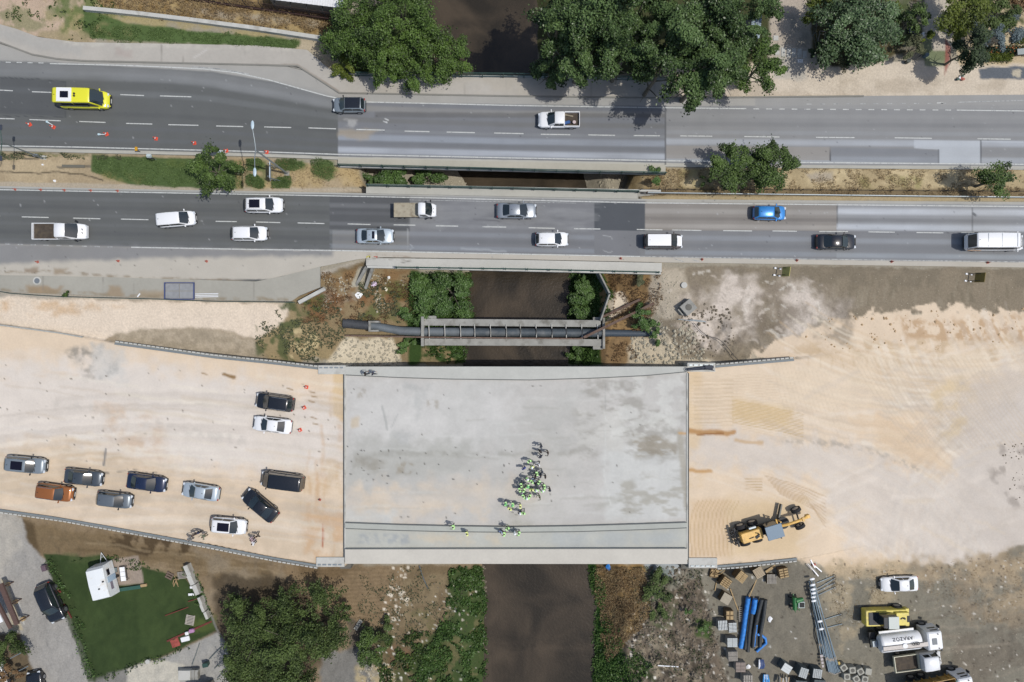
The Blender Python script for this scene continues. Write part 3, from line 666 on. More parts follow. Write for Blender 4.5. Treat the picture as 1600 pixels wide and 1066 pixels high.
# ================================================================== ROADS, PAVEMENTS, BRIDGES
ASD = S(108,109,108); ASM = S(136,138,140); ASL = S(160,160,160); STRK = S(190,194,202); DUST = S(190,182,170)
KN = [(-320,40),(-60,55),(0,66),(50,85),(90,92),(130,95),(400,101),(465,103),(530,145),(800,150),(1040,153),(1350,150),(1600,148),(1900,147)]
KNB = [(-320,228),(0,233),(120,236),(400,242),(530,247),(800,253),(1050,258),(1250,260),(1600,263),(1900,265)]
def streaks(p, top, bot, x0, x1, rows, seed=0):
 """long wheel tracks; rows = [(fraction across, width px, colour, opacity)]"""
 for i, (fr, wd, col, op) in enumerate(rows):
  pts = [(x, float(interp(top, x))*(1-fr)+float(interp(bot, x))*fr) for x in np.linspace(x0, x1, 14)]
  idx = p._box(pts, wd+6); u = p.U[idx]; v = p.V[idx]
  d = np.abs(v-np.interp(u, [q[0] for q in pts], [q[1] for q in pts]))
  k = (1-sstep(wd*.15, wd*.62, d))*(.65+.7*(fbm(u/7, v, 12, seed+i)-.3))*((u > x0) & (u < x1))
  p._mix(idx, k*op, col, None)
def paint_north(U, V):
 p = Paint(U, V, ASD, .7)
 p.poly([(528,100),(1040,100),(1040,300),(528,300)], S(134,135,139), .7)
 p.poly([(1040,100),(2000,100),(2000,300),(1040,300)], S(150,149,149), .7)
 p.poly([(-320,20),(-60,40),(0,60),(50,83),(130,92),(465,98),(530,143),(1100,150),(2000,140),(2000,163),(1000,166),(800,163),(560,160),(500,148),(430,128),(330,112),(120,100),(0,95),(-320,85)], S(172,168,162), 1.5, 1)
 p.poly([(1180,150),(2000,146),(2000,172),(1180,170)], S(160,158,156), 1, 1, .8)
 p.poly([(-320,85),(0,95),(120,100),(330,112),(430,128),(525,150),(525,170),(430,150),(300,128),(0,108),(-320,98)], S(150,150,150), 6, 2, .55)
 p.poly([(-320,226),(0,231),(400,240),(530,245),(800,250),(1050,255),(1250,258),(2000,262),(2000,275),(-320,245)], S(186,182,172), .8, .5)
 kt = [(-320,95),(0,100),(300,112),(520,155),(800,165),(1900,170)]
 streaks(p, kt, KNB, -320, 528, [(.1,16,S(150,151,152),.6),(.3,12,S(132,134,135),.5),(.55,9,S(94,95,96),.4),(.72,8,S(112,114,120),.35),(.86,8,S(120,124,130),.3)])
 streaks(p, kt, KNB, 528, 1040, [(.14,11,S(160,156,150),.6),(.34,10,S(122,120,116),.6),(.52,6,S(150,152,154),.5),(.64,13,S(168,174,184),.6),(.73,8,S(124,126,130),.6),(.86,12,STRK,.75)])
 streaks(p, kt, KNB, 1040, 2000, [(.16,8,S(160,159,157),.4),(.3,9,S(136,136,137),.6),(.44,8,S(160,162,165),.5),(.6,12,STRK,.55),(.74,9,S(142,142,144),.6),(.88,12,S(182,186,192),.55)])
 p.poly([(1040,228),(1298,230),(1297,251),(1040,248)], S(160,154,148), .7, 0, .8)
 p.poly([(1428,219),(1600,221),(1600,223),(1532,222),(1532,256),(1467,256),(1467,234),(1429,232)], S(188,191,196), .7, 0, .75)
 p.poly([(1298,230),(1427,233),(1466,236),(1466,255),(1298,252)], S(134,138,146), 2, 0, .45)
 p.line([(1298,229),(1297,251)], 1.2, S(96,96,98), .5)
 p.line([(1467,234),(1467,256)], 1.2, S(110,112,116), .5); p.line([(1533,219),(1532,257)], 1.2, S(104,106,110), .5)
 p.line([(1040,165),(1040,258)], 1.2, S(104,104,106), .5)
 p.poly([(586,175),(1040,178),(1040,184),(586,184)], S(110,108,106), 2, 1, .6)
 p.poly([(530,185),(560,186),(560,200),(535,200)], S(178,176,174), 3, 6, .7, ns=10)
 p.poly([(530,202),(590,204),(575,218),(530,214)], S(172,158,138), 4, 5, .7)
 p.line([(602,186),(606,188),(604,192),(600,190)], 1.4, S(206,206,204), .5, .5, .9)
 p.line([(0,121),(60,124),(103,128),(103,184)], 1.2, S(70,72,76), .5, 1.5, .7)
 p.line([(0,181),(45,182),(100,184)], 1.2, S(76,78,82), .5, 1, .7)
 p.poly([(0,120),(104,128),(104,182),(0,178)], S(86,88,92), 1, 0, .5)
 p.dots([(0,110),(1600,160),(1600,250),(0,225)], [S(80,80,84), S(176,176,176)], 200, (.5, 1.1), 21, .6)
 return p
MK = mat('road_paint', S(198,198,194), .7, var=.12, vscale=2.5, dirt=S(150,150,150), dscale=5.0, dlo=.52, dhi=.72)
MKW = mat('worn_road_paint', S(182,182,180), .7, var=.15, vscale=3, dirt=S(140,141,143), dscale=3.5, dlo=.4, dhi=.66)
road_n = slab('road', KN, KNB, -320, 1900, 0, .5, G_asph, paint_north, 2.2, label='northern carriageway, worn grey asphalt with white lane dashes')
def marking(parent, pts, wd, material=None, z=.006):
 s = 1/PPM; m = MB(); pp = [((x-800)*s, (533-y)*s) for x, y in pts]; h = wd*s*.40
 vs = []
 for i, (x, y) in enumerate(pp):
  a = pp[max(i-1, 0)]; c = pp[min(i+1, len(pp)-1)]; dx, dy = c[0]-a[0], c[1]-a[1]; L_ = math.hypot(dx, dy)
  nx, ny = -dy/L_*h, dx/L_*h; vs += [(x+nx, y+ny, z), (x-nx, y-ny, z)]
 m.add(vs, [(2*i+1, 2*i+3, 2*i+2, 2*i) for i in range(len(pp)-1)])
 return m.build('lane_marking', material or MK, parent)
for a in [((0,141),(20,142)),((50,143.5),(92,145)),((188,148),(225,149.5)),((250,150),(299,151.5)),
          ((-60,183),(-20,184)),((-10,185),(23,186)),((46,187),(95,189)),((124,190),(165,191.5)),((197,193),(238,194)),((263,195),(310,196)),((338,197),(380,198)),((413,198.5),(455,199.5)),
          ((482,200),(525,201.5)),((557,202.5),(601,203.5)),((632,205),(671,206)),((698,206.5),(742,207.5)),((772,208),(818,209)),((845,210),(891,210.7)),((919,211),(961,211.7)),
          ((990,212),(1031,212.4)),((1063,212.5),(1113,213)),((1163,213.5),(1218,214.3)),((1275,214.8),(1335,215.2)),((1398,215.5),(1456,216.3)),((1527,217),(1579,217.7)),((1620,218),(1660,218.5))]:
 marking(road_n, a, 1.9)
marking(road_n, [(78,99.5),(180,102),(250,104.5),(320,108),(370,114),(420,125),(470,139),(510,150),(545,157),(570,159.5),(660,161.5),(800,165),(1000,168),(1166,170)], 2.1)
marking(road_n, [(300,104.5),(345,108),(390,116)], 1.6, MKW)
for x in range(-8, 75, 17): marking(road_n, [(x,97.2+x*.02),(x+8,97.4+x*.02)], 1.8)
for x in range(1177, 1490, 20): marking(road_n, [(x,170.3+(x-1177)*.006),(x+9,170.4+(x-1177)*.006)], 1.8)
for x in range(1260, 1490, 21): marking(road_n, [(x,163.3-(x-1177)*.006),(x+8,163.3-(x-1177)*.006)], 1.6, MKW)
marking(road_n, [(1464,161),(1474,161)], 2.2)
marking(road_n, [(1495,160),(1600,157),(1900,150)], 1.5, MKW)
marking(road_n, [(1495,172.3),(1600,173.5),(1900,175)], 2.0)
marking(road_n, [(-320,224),(0,228),(120,230),(260,233.5),(400,237),(530,241.5),(800,247),(1050,251.5),(1250,254),(1600,257),(1900,259)], 2.2)
KST = [(-320,290),(0,291),(180,295),(400,299),(560,302),(800,307),(1000,311),(1600,316),(1900,319)]
KSB = [(-320,428),(0,430),(160,433),(400,440),(440,432),(500,417),(560,405),(600,402),(800,405),(1030,410),(1600,418),(1900,422)]
def paint_south(U, V):
 p = Paint(U, V, ASD, .7)
 kt = [(-320,294),(0,297),(560,308),(1000,318),(1900,326)]; kb = [(-320,376),(0,380),(560,392),(1000,401),(1900,412)]
 p.poly([(520,360),(640,362),(640,396),(520,394)], S(142,140,138), .8, 0, .9)
 p.poly([(640,296),(1900,300),(1900,420),(640,410)], S(134,134,137), .8, 0, 1)
 p.poly([(515,296),(640,296),(640,360),(515,358)], S(98,99,101), .8)
 p.poly([(1008,300),(1308,310),(1308,361),(1008,360)], S(154,147,140), .8, 0, .9)
 p.poly([(1308,310),(1900,316),(1900,364),(1308,361)], S(158,158,160), .8, 0, .9)
 p.poly([(1000,361),(1900,364),(1900,412),(1000,402)], S(140,140,142), .8)
 p.poly([(928,316),(1008,318),(1008,361),(928,360)], S(92,95,100), .6)
 p.poly([(-320,376),(0,381),(205,386),(560,392),(1000,401),(1300,406),(1900,413),(1900,430),(-320,440)], DUST, 1.2, .8)
 p.poly([(-320,376),(0,380),(205,384),(520,391),(520,400),(300,402),(0,412),(-320,410)], S(138,138,140), 5, 3, .85)
 p.poly([(-320,286),(0,288),(560,300),(1000,308),(1900,318),(1900,321),(1000,314),(560,305),(0,294),(-320,292)], S(176,174,168), .8)
 p.poly([(1010,308),(1900,316),(1900,322),(1010,316)], S(178,174,166), 1.5, 1)
 streaks(p, kt, kb, -320, 515, [(.14,7,S(128,129,130),.4),(.3,8,S(92,93,95),.45),(.45,6,S(126,127,128),.4),(.62,7,S(128,129,130),.35),(.78,9,S(88,89,92),.45),(.93,6,S(126,128,130),.35)])
 streaks(p, kt, kb, 515, 928, [(.16,9,S(152,152,154),.4),(.3,7,S(118,118,121),.5),(.5,7,S(152,153,156),.4),(.66,9,S(158,162,168),.4),(.78,9,S(116,118,122),.5),(.92,9,S(158,164,172),.45)])
 streaks(p, kt, kb, 1008, 1308, [(.14,10,S(180,175,170),.5),(.28,7,S(122,116,112),.6),(.42,9,S(184,178,172),.5),(.64,10,S(162,166,173),.45),(.78,8,S(122,124,128),.5),(.92,9,S(160,166,174),.5)])
 streaks(p, kt, kb, 1308, 1900, [(.11,12,S(198,200,205),.85),(.27,8,S(132,132,134),.75),(.4,11,S(196,199,205),.8),(.51,6,S(134,134,137),.6),(.66,10,S(168,172,178),.5),(.78,8,S(130,132,136),.5),(.93,10,S(172,178,184),.55)])
 p.poly([(640,296),(940,302),(940,362),(640,358)], S(160,160,160), 4, 3, .35, ns=14, ax=4)
 p.line([(1308,322),(1307,360)], 1.3, S(104,102,100), .6, 1); p.line([(1519,325),(1520,362)], 1.1, S(110,110,112), .6, 1, .8)
 p.line([(637,358),(638,396)], 1.1, S(178,178,178), .6, 0, .5)
 p.line([(640,381),(645,386),(641,390)], 1.2, S(180,182,184), .6, 2, .7)
 p.line([(943,368),(955,370),(956,374)], 1.3, S(180,180,180), .6, .5, .6); p.line([(943,392),(952,395),(956,393)], 1.3, S(180,180,180), .6, .5, .6)
 p.line([(720,388),(790,393)], 3, S(172,174,176), 1.2, 2, .5)
 p.line([(740,343),(780,346)], 1.4, S(90,90,94), .8, 1.5, .6)
 p.line([(1521,334),(1524,336)], 4, S(110,112,116), 1, 1, .9)
 p.line([(575,398),(640,402)], 3, S(160,140,122), 1.2, 2, .6, ns=6)
 p.line([(0,425),(80,425),(160,431),(300,437),(400,440)], 4, S(150,134,112), 1.5, 3, .7, ns=10)
 p.poly([(40,418),(60,418),(58,426),(40,426)], S(150,128,104), 3, 4, .7); p.poly([(85,418),(105,420),(100,428),(85,428)], S(160,138,110), 3, 4, .7)
 p.dots([(0,300),(1600,320),(1600,410),(0,425)], [S(84,84,88), S(186,186,186)], 240, (.5, 1.2), 22, .6)
 p.dots([(0,400),(500,400),(480,430),(0,428)], [S(92,88,82), S(110,104,96)], 18, (.6, 1.2), 23, .7)
 return p
road_s = slab('road', KST, KSB, -320, 1900, 0, .5, G_asph, paint_south, 2.2, label='southern carriageway, asphalt patched in darker and paler squares')
for a in [((34,339),(76,340)),((114,341),(157,342)),((189,342.5),(232,343.5)),((337,346),(370,346.5)),((400,347),(438,348)),((465,348.5),(507,349.5)),((543,350),(579,351)),((615,351.5),(649,352)),
          ((681,353),(716,353.5)),((754,354.5),(791,355)),((826,356),(867,357)),((897,357.5),(938,358)),((995,358.7),(1035,359.3)),((1050,359.5),(1096,360.3)),((1130,360.5),(1175,361)),
          ((1207,361),(1245,361.5)),((1280,361.8),(1325,362)),((1357,362.5),(1398,363)),((1432,363.5),(1474,364)),((1502,364),(1545,364.5)),((-40,337.5),(0,338))]:
 marking(road_s, a, 1.9)
marking(road_s, [(-320,293),(0,296.5),(180,300),(400,304),(560,307),(700,310),(800,312.5),(1000,317),(1200,319),(1600,323),(1900,326)], 2.0)
marking(road_s, [(205,386.5),(400,390),(520,391.5),(600,393),(800,397),(1000,401)], 2.0)
marking(road_s, [(1000,401),(1200,404),(1600,409.5),(1900,413)], 1.6, MKW)
marking(road_s, [(640,312.5),(900,317.5)], 1.0, MKW)
for i, x in enumerate(range(8, 180, 20)): marking(road_s, [(x, 381.5+i*.55), (x+8, 381.7+i*.55)], 2.0, MKW)
marking(road_s, [(1052,404),(1068,409)], 1.2, MKW); marking(road_s, [(1082,406),(1092,409)], 1.2, MKW)
# speed-survey style paint on the southern pavement: a yellow 9 and a red 7
yel = mat('yellow_spray_paint', S(206,196,70), .8); redp = mat('red_spray_paint', S(196,110,96), .8)
# --- pavements
def paint_pave(base, marks=()):
 def f(U, V):
  p = Paint(U, V, base, .8)
  n1 = fbm(p.U, p.V, 70, 4); p.c[:, :3] *= (1+(n1-.5)*.16)[:, None]
  for mk in marks: mk(p)
  return p
 return f
def pave_n(p):
 p.poly([(0,40),(60,60),(130,70),(130,86),(60,76),(0,56)], S(176,172,166), 6, 8, .7)
 p.poly([(100,62),(480,74),(480,80),(100,72)], S(196,190,178), 2, 4, .6, ns=8)
 for x in (183,252,285,383,440,500): p.line([(x,70),(x+1,101)], .9, S(138,132,124), .5, .6, .6)
 p.poly([(180,76),(205,78),(205,90),(180,88)], S(176,160,152), 4, 4, .5)
 p.line([(303,90),(312,84),(322,78)], 3, S(204,198,192), 1.2, 3, .6)
 for x in range(560, 1040, 33): p.line([(x,118),(x+1,152)], .8, S(150,146,138), .5, .5, .45)
 p.poly([(520,110),(1045,120),(1045,160),(520,150)], S(184,174,160), 6, 6, .7, ns=60)
 p.line([(400,100),(465,102),(530,143)], 2, S(140,118,100), .8, 1, .6)
PN = [(-320,10),(-60,28),(0,38),(25,45),(60,58),(120,66),(400,71),(480,78),(505,100),(530,119),(800,121),(1040,127),(1050,128)]
pav_n = slab('pavement', PN, KN, -320, 1046, .13, .4, G_conc, paint_pave(S(184,177,168), [pave_n]), 2.6, label='northern pavement, pale worn concrete')
kerb_n = slab('kerb', [(a, b-1.2) for a, b in KN], [(a, b+1.2) for a, b in KN], -320, 1350, .138, .3, G_conc, paint_pave(S(150,146,138)), 3)
def band(name, top, bot, x0, x1, z, th, base, label, marks=()):
 return slab(name, top, bot, x0, x1, z, th, G_conc, paint_pave(base, marks), 2.4, label=label)
band('pavement', KNB, [(528,258),(800,264.5),(1040,269.5)], 528, 1040, .13, .35, S(184,178,164), 'raised walkway along the south edge of the northern bridge')
band('kerb', [(a, b-.3) for a, b in KNB], [(a, b+2.6) for a, b in KNB], -320, 528, .1, .3, S(182,178,168), None)
band('kerb', [(a, b-.3) for a, b in KNB], [(a, b+2.6) for a, b in KNB], 1040, 1900, .1, .3, S(182,178,168), None)
band('pavement', [(572,291.5),(800,296),(1000,301)], KST, 572, 996, .13, .35, S(184,180,170), 'raised walkway along the north edge of the southern bridge')
PSW = [(-320,450),(0,456),(160,462),(300,468),(455,471),(468,462),(505,447)]
def pave_sw(p):
 p.poly([(40,448),(100,450),(90,462),(40,460)], S(168,142,110), 4, 6, .8); p.poly([(170,448),(190,448),(190,464),(170,464)], S(170,144,112), 4, 6, .7)
 p.poly([(220,455),(260,455),(260,468),(220,468)], S(172,150,120), 5, 6, .7)
 p.line([(0,452),(160,460),(300,466),(455,469)], 5, S(158,142,118), 2, 3, .8, ns=12)
 for x in range(20, 480, 47): p.line([(x,430),(x+1,470)], .8, S(140,134,126), .5, .5, .5)
band('pavement', KSB, PSW, -320, 500, .1, .3, S(174,169,158), 'south-western pavement of weathered concrete', [pave_sw])
def pave_s(p):
 p.line([(628,410),(640,408)], 2, S(110,104,96), 1, 2, .7); p.line([(560,405),(640,406)], 2, S(140,130,118), 1, 1.5, .6, ns=5)
 p.poly([(540,400),(575,400),(575,412),(540,412)], S(150,142,132), 3, 4, .6, ns=7)
band('pavement', [(572,403.5),(800,406),(1034,411)], [(572,415),(640,417),(800,420),(1000,424.5),(1034,425.5)], 572, 1034, .13, .35, S(194,190,182), 'raised walkway along the south edge of the southern bridge', [pave_s])
# painted digit strokes, part of the walkway print
def digit(strokes, material, parent, z=.14):
 m = MB()
 for st in strokes:
  for a, c in zip(st[:-1], st[1:]):
   A = P(a[0], a[1], z); B = P(c[0], c[1], z); d = (B-A).normalized(); nn = Vector((-d.y, d.x, 0))*.05
   m.add([A+nn, A-nn, B-nn, B+nn], [(0,1,2,3)])
 o = m.build('painted_number', material, parent)
 return o
digit([[(573,401),(578,400),(577,404),(573,404),(573,401)],[(578,401),(577,407),(573,408)]], yel, road_s, .012)
digit([[(584,401),(590,401),(585,407)]], redp, road_s, .012)
# --- structural decks under the two road bridges
MT['bridge_soffit'] = MT['concrete_dark']
for nm, top, bot, x0, x1, lab in (
 ('bridge', [(528,119),(1040,127)], [(528,258.5),(1040,270)], 530, 1038, 'northern road bridge, concrete deck on girders over the river'),
 ('bridge', [(572,291.5),(1000,301)], [(572,415.5),(1034,426)], 574, 1032, 'southern road bridge, concrete deck on girders over the river')):
 t = empty(nm, P((x0+x1)/2, (top[0][1]+bot[0][1])/2, -5.5)); tag(t, lab, 'bridge')
 off = -t.location
 m = MB(); q = [P(x0, float(interp(top, x0)), -.15), P(x1, float(interp(top, x1)), -.15), P(x1, float(interp(bot, x1)), -.15), P(x0, float(interp(bot, x0)), -.15)]
 m.prism([(v.x, v.y) for v in q], -.52-.5, -.52)
 m.build('deck', MT['concrete_grey'], t, loc=off)
 for k in range(5):
  f = (k+.5)/5; y0 = q[0].y*(1-f)+q[3].y*f; y1 = q[1].y*(1-f)+q[2].y*f
  mm = MB(); a = Vector((q[0].x+.3, y0, -1.4)); c = Vector((q[1].x-.3, y1, -1.4)); d = c-a
  mm.box((a+c)/2, (d.length, .5, .75), math.atan2(d.y, d.x)); mm.build('girder', MT['concrete_dark'], t, loc=off)
 for e0, e1, sg in ((q[0], q[1], 1), (q[3], q[2], -1)):
  mm = MB(); a = Vector((e0.x, e0.y+sg*.14, -.12)); c = Vector((e1.x, e1.y+sg*.14, -.12)); d = c-a
  mm.box((a+c)/2, (d.length, .24, .5), math.atan2(d.y, d.x)); mm.build('edge_beam', MT['concrete_light'], t, loc=off)
 for xx in (x0+22, x1-22):
  mm = MB(); a = P(xx, float(interp(top, xx)), -3); c = P(xx, float(interp(bot, xx)), -3); d = c-a
  mm.box((a+c)/2+Vector((0,0,-.8)), (1.2, d.length*.97, 6.2), 0); mm.build('abutment', MT['concrete_dark'], t, loc=off)
# --- new bridge: wide pale concrete deck
def deck_paint(U, V):
 p = Paint(U, V, S(194,189,183), .8)
 n = fbm(p.U, p.V, 120, 2); p.c[:, :3] *= (1+(n-.5)*.14)[:, None]
 p.poly([(538,600),(800,600),(800,700),(538,700)], S(204,200,195), 30, 30, .8)
 p.poly([(700,600),(900,600),(890,740),(720,740)], S(182,180,174), 30, 40, .5, ns=80)
 p.poly([(640,600),(670,600),(640,700),(600,690)], S(172,172,168), 10, 16, .5, ns=30)
 p.poly([(538,690),(740,690),(740,765),(538,770)], S(176,174,166), 14, 18, .6, ns=60, ax=4)
 p.poly([(550,715),(600,715),(600,742),(550,742)], S(158,150,136), 8, 12, .6, ns=26)
 p.poly([(620,725),(645,725),(645,740),(620,740)], S(164,152,132), 4, 5, .7, ns=12)
 p.poly([(538,770),(640,760),(760,750),(850,760),(830,800),(640,820),(538,815)], S(206,193,178), 20, 26, .8, ns=60, lo=.2, hi=.6, ax=3)
 p.poly([(560,765),(760,760),(760,800),(560,805)], S(214,195,172), 16, 22, .7, ns=50, ax=3)
 p.poly([(538,800),(620,798),(620,830),(538,830)], S(196,196,192), 10, 12, .6)
 p.poly([(900,640),(1060,640),(1060,700),(900,700)], S(202,198,190), 12, 24, .6, ns=40, lo=.25, hi=.7)
 p.poly([(945,700),(1075,700),(1075,815),(945,815)], S(202,200,195), 10, 14, .8)
 p.poly([(900,590),(1075,590),(1075,720),(900,710)], S(164,158,148), 14, 24, .6, ns=15, lo=.46, hi=.66, ax=2.0)
 p.poly([(960,590),(1075,585),(1075,690),(960,690)], S(208,205,198), 8, 18, .6, ns=12, lo=.48, hi=.64, ax=1.6, seed=3)
 p.poly([(940,745),(1075,745),(1075,815),(940,815)], S(166,158,142), 12, 20, .6, ns=14, lo=.5, hi=.68, ax=2.6)
 p.poly([(800,780),(1000,775),(1000,820),(800,822)], S(176,172,162), 8, 18, .7, ns=30, ax=2)
 p.poly([(990,680),(1060,690),(1055,715),(990,712)], S(160,148,128), 6, 12, .7, ns=12, lo=.48, hi=.66, ax=2.5)
 p.line([(946,640),(947,700),(944,740),(955,790)], 1.4, S(206,204,198), .8, 3, .6)
 p.line([(946,600),(946,640)], 1.2, S(166,164,158), .8, 2, .6)
 p.line([(1063,675),(1064,700),(1070,740),(1073,790)], 10, S(176,168,154), 3, 3, .8)
 p.line([(1062,677),(1075,678)], 4, S(206,164,112), 1.5, 2, .8)
 p.line([(538,708),(760,710),(930,706)], 8, S(164,160,150), 3, 4, .5, ns=14)
 for x, y in ((566,612),(676,630)): p.poly([(x-8,y-6),(x+8,y-6),(x+8,y+8),(x-8,y+8)], S(164,152,134), 3, 4, .6, ns=9)
 p.poly([(548,652),(560,652),(560,668),(548,668)], S(200,178,146), 3, 4, .6)
 p.line([(597,635),(603,660),(604,672)], 3, S(164,164,160), 1.6, 2, .6); p.line([(622,648),(612,668)], 2, S(168,168,164), 1.2, 2, .5)
 p.c[:, :3] *= (1+(fbm(p.U/2.2, p.V, 16, 3)-.5)*.13+(fbm(p.U, p.V, 6, 1)-.5)*.06)[:, None]
 for q_ in range(46):
  r_ = random.Random(q_+900); x_ = r_.uniform(545, 1060); y_ = r_.uniform(600, 810); l_ = r_.uniform(20, 90)
  p.line([(x_, y_), (x_+l_, y_+r_.uniform(-4, 4))], r_.uniform(1, 4), r_.choice([S(172,168,158), S(204,202,196)]), 1.5, 3, .3)
 p.dots([(540,690),(800,690),(800,760),(540,760)], [S(92,90,86), S(120,116,108)], 34, (.6, 1.5), 31)
 p.dots([(540,600),(1070,600),(1070,810),(540,810)], [S(130,126,118)], 50, (.7, 1.3), 32)
 return p
def deckpave(base, marks=()): return paint_pave(base, marks)
nd = empty('bridge', P(806, 728, -6)); tag(nd, 'wide new concrete bridge deck, pale and unpaved, with a crowd standing on it', 'bridge')
Kx0, Kx1 = 539, 1074
def dk(name, top, bot, z, th, paint, label=None, x0=Kx0, x1=Kx1, res=2.0):
 o = slab(name, top, bot, x0, x1, z, th, G_conc, paint, res, side=MT['concrete_light'], parent=nd, kind=None, label=label)
 o.location = -nd.location; return o
N1 = [(539,586),(570,587.5),(620,590),(700,592.5),(830,594),(930,591),(1010,587),(1074,581)]
dk('deck_slab', N1, [(539,821),(1074,822)], 0, .9, deck_paint)
dk('walkway', [(539,573),(1074,573)], N1, .14, 1.1, deckpave(S(192,190,183)), 'pale raised strip on the north edge')
S1 = [(539,817),(620,820),(700,822),(800,823.5),(900,822),(1000,819),(1074,816.5)]
S2 = [(539,826),(620,829),(700,831),(800,832),(900,831),(1000,828),(1074,825)]
def kmk(p):
 p.poly([(700,826),(790,826),(790,846),(700,846)], S(206,188,164), 8, 10, .6);
def bmk(p):
 p.poly([(560,836),(640,836),(640,850),(560,850)], S(160,164,168), 4, 6, .6, ns=7)
 p.poly([(640,836),(780,836),(780,852),(640,852)], S(204,190,168), 8, 10, .7, ns=30)
 p.poly([(840,830),(1074,830),(1074,858),(840,858)], S(178,180,178), 8, 14, .7, ns=40)
dk('kerb', S1, S2, .22, .5, deckpave(S(182,182,174)))
dk('walkway', S2, [(539,858),(1074,858)], .05, 1.0, deckpave(S(189,187,178), [bmk]), 'sunken strip between kerb and parapet')
dk('parapet', [(539,858),(700,857.5),(1074,857)], [(539,881),(1074,881.5)], .32, 1.3, deckpave(S(202,195,184)), 'broad pale parapet beam on the south edge')
M_KERB_SHADE = mat('painted_kerb_shade', S(122,123,120), .95)
for jl, zz in ((N1,.146),(S1,.226),(S2,.226),([(539,858),(1074,857.2)],.33)):  # thin dark strips along the kerb edges, shade of the steps painted in
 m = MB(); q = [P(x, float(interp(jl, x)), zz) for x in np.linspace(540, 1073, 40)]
 m.add([v+Vector((0,dy,0)) for v in q for dy in (.06,-.05)], [(2*i,2*i+1,2*i+3,2*i+2) for i in range(39)]); m.build('kerb_shade_strip', M_KERB_SHADE, nd, loc=-nd.location)
for k in range(9):
 f = (k+.5)/9; yy = 574+(880-574)*f
 mm = MB(); a = P(545, yy, -1.5); c = P(1068, yy, -1.5); mm.box((a+c)/2-Vector((0,0,.1)), ((c-a).length, .6, 1.1)); mm.build('girder', MT['concrete_dark'], nd, loc=-nd.location)
for xx in (548, 1064):
 mm = MB(); a = P(xx, 575, -4); c = P(xx, 880, -4); mm.box((a+c)/2+Vector((0,0,.2)), (1.3, abs(a.y-c.y)*.985, 5.0)); mm.build('abutment', MT['concrete_dark'], nd, loc=-nd.location)
# ================================================================== VEHICLES
def paint_mat(name, rgb, metal=.25, rough=.28):
 return mat(name, rgb, rough, metal=metal, coat=1.0, spec=.5)
CP = {
 'white': paint_mat('white_car_paint', (.80,.81,.82), 0, .3), 'silver': paint_mat('silver_car_paint', (.33,.36,.39), .5, .35),
 'pale': paint_mat('pale_blue_silver_paint', (.48,.55,.60), .35, .35), 'grey': paint_mat('grey_car_paint', (.17,.195,.215), .45, .35),
 'black': paint_mat('black_car_paint', (.012,.014,.018), 0, .22), 'navy': paint_mat('navy_car_paint', (.014,.024,.06), .2, .25),
 'blue': paint_mat('bright_blue_car_paint', (.03,.23,.60), .2, .3), 'orange': paint_mat('copper_orange_car_paint', (.36,.13,.035), .35, .32),
 'yellow': paint_mat('yellow_van_paint', (.72,.70,.03), 0, .35), 'lgrey': paint_mat('light_grey_car_paint', (.24,.28,.31), .35, .38),
 'dgrey': paint_mat('dark_grey_car_paint', (.075,.09,.105), .4, .32), 'brown': paint_mat('dark_brown_paint', (.05,.04,.04), .2, .4),
}
M_GLASS = mat('vehicle_glass', (.016,.024,.028), .06, spec=.8, coat=.4)
M_SUNR = mat('sunroof_glass', (.006,.005,.012), .05, spec=.7)
M_TYRE = mat('tyre_rubber', (.018,.018,.02), .9, var=.2)
M_RIM = mat('alloy_rim', (.35,.36,.38), .4, metal=.7)
M_TRIM = mat('black_plastic_trim', (.02,.021,.023), .6)
M_LAMP = mat('headlamp_lens', (.62,.66,.70), .1, spec=.8)
M_TAIL = mat('tail_lamp', (.32,.02,.02), .25)
M_CHROME = mat('chrome', (.6,.62,.64), .2, metal=.9)
M_PLATE = mat('blank_number_plate', (.7,.7,.68), .5)
M_DARKBED = mat('load_bed_floor', S(84,74,64), .9, var=.25, vscale=2.5, dirt=S(108,94,76), dscale=2)
M_BEIGEBED = mat('beige_load', S(176,166,146), .9, var=.1, vscale=2, dirt=S(140,124,104), dscale=1.6)
M_FRAME = mat('chassis_black', (.025,.026,.028), .7, var=.2)
M_ALU = mat('aluminium_sides', (.55,.57,.58), .45, metal=.4)
M_WHITE = mat('white_painted_steel', (.74,.75,.76), .45, var=.04, dirt=(.45,.42,.36), dscale=1.3, dlo=.58, dhi=.85)
_wheel = {}
def wheel_mesh(r=.33, w=.22):
 k = (r, w)
 if k not in _wheel:
  m = MB(); m.cyl((0,-w/2,0),(0,w/2,0), r, n=18)
  t = m.mesh('wheel', M_TYRE); m2 = MB(); m2.cyl((0,-w/2-.012,0),(0,w/2+.012,0), r*.62, n=14)
  _wheel[k] = (t, m2.mesh('rim', M_RIM))
 return _wheel[k]
def add_wheel(root, x, y, r=.33, w=.22, rz=0):
 t, rm = wheel_mesh(r, w); o = inst('wheel', t, root, (x, y, r), rz); inst('rim', rm, o); return o
_vcache = {}
def hood_ring(x, w, zb, zt, zs, flat=.55):
 return [(x,-w*.90,zb),(x,-w,zb+.16),(x,-w*1.0,zs-.16),(x,-w*.965,zs),(x,-w*.86,zt-.03),(x,-w*flat,zt+.008),(x,0,zt+.02),
   (x,w*flat,zt+.008),(x,w*.86,zt-.03),(x,w*.965,zs),(x,w*1.0,zs-.16),(x,w,zb+.16),(x,w*.90,zb)]
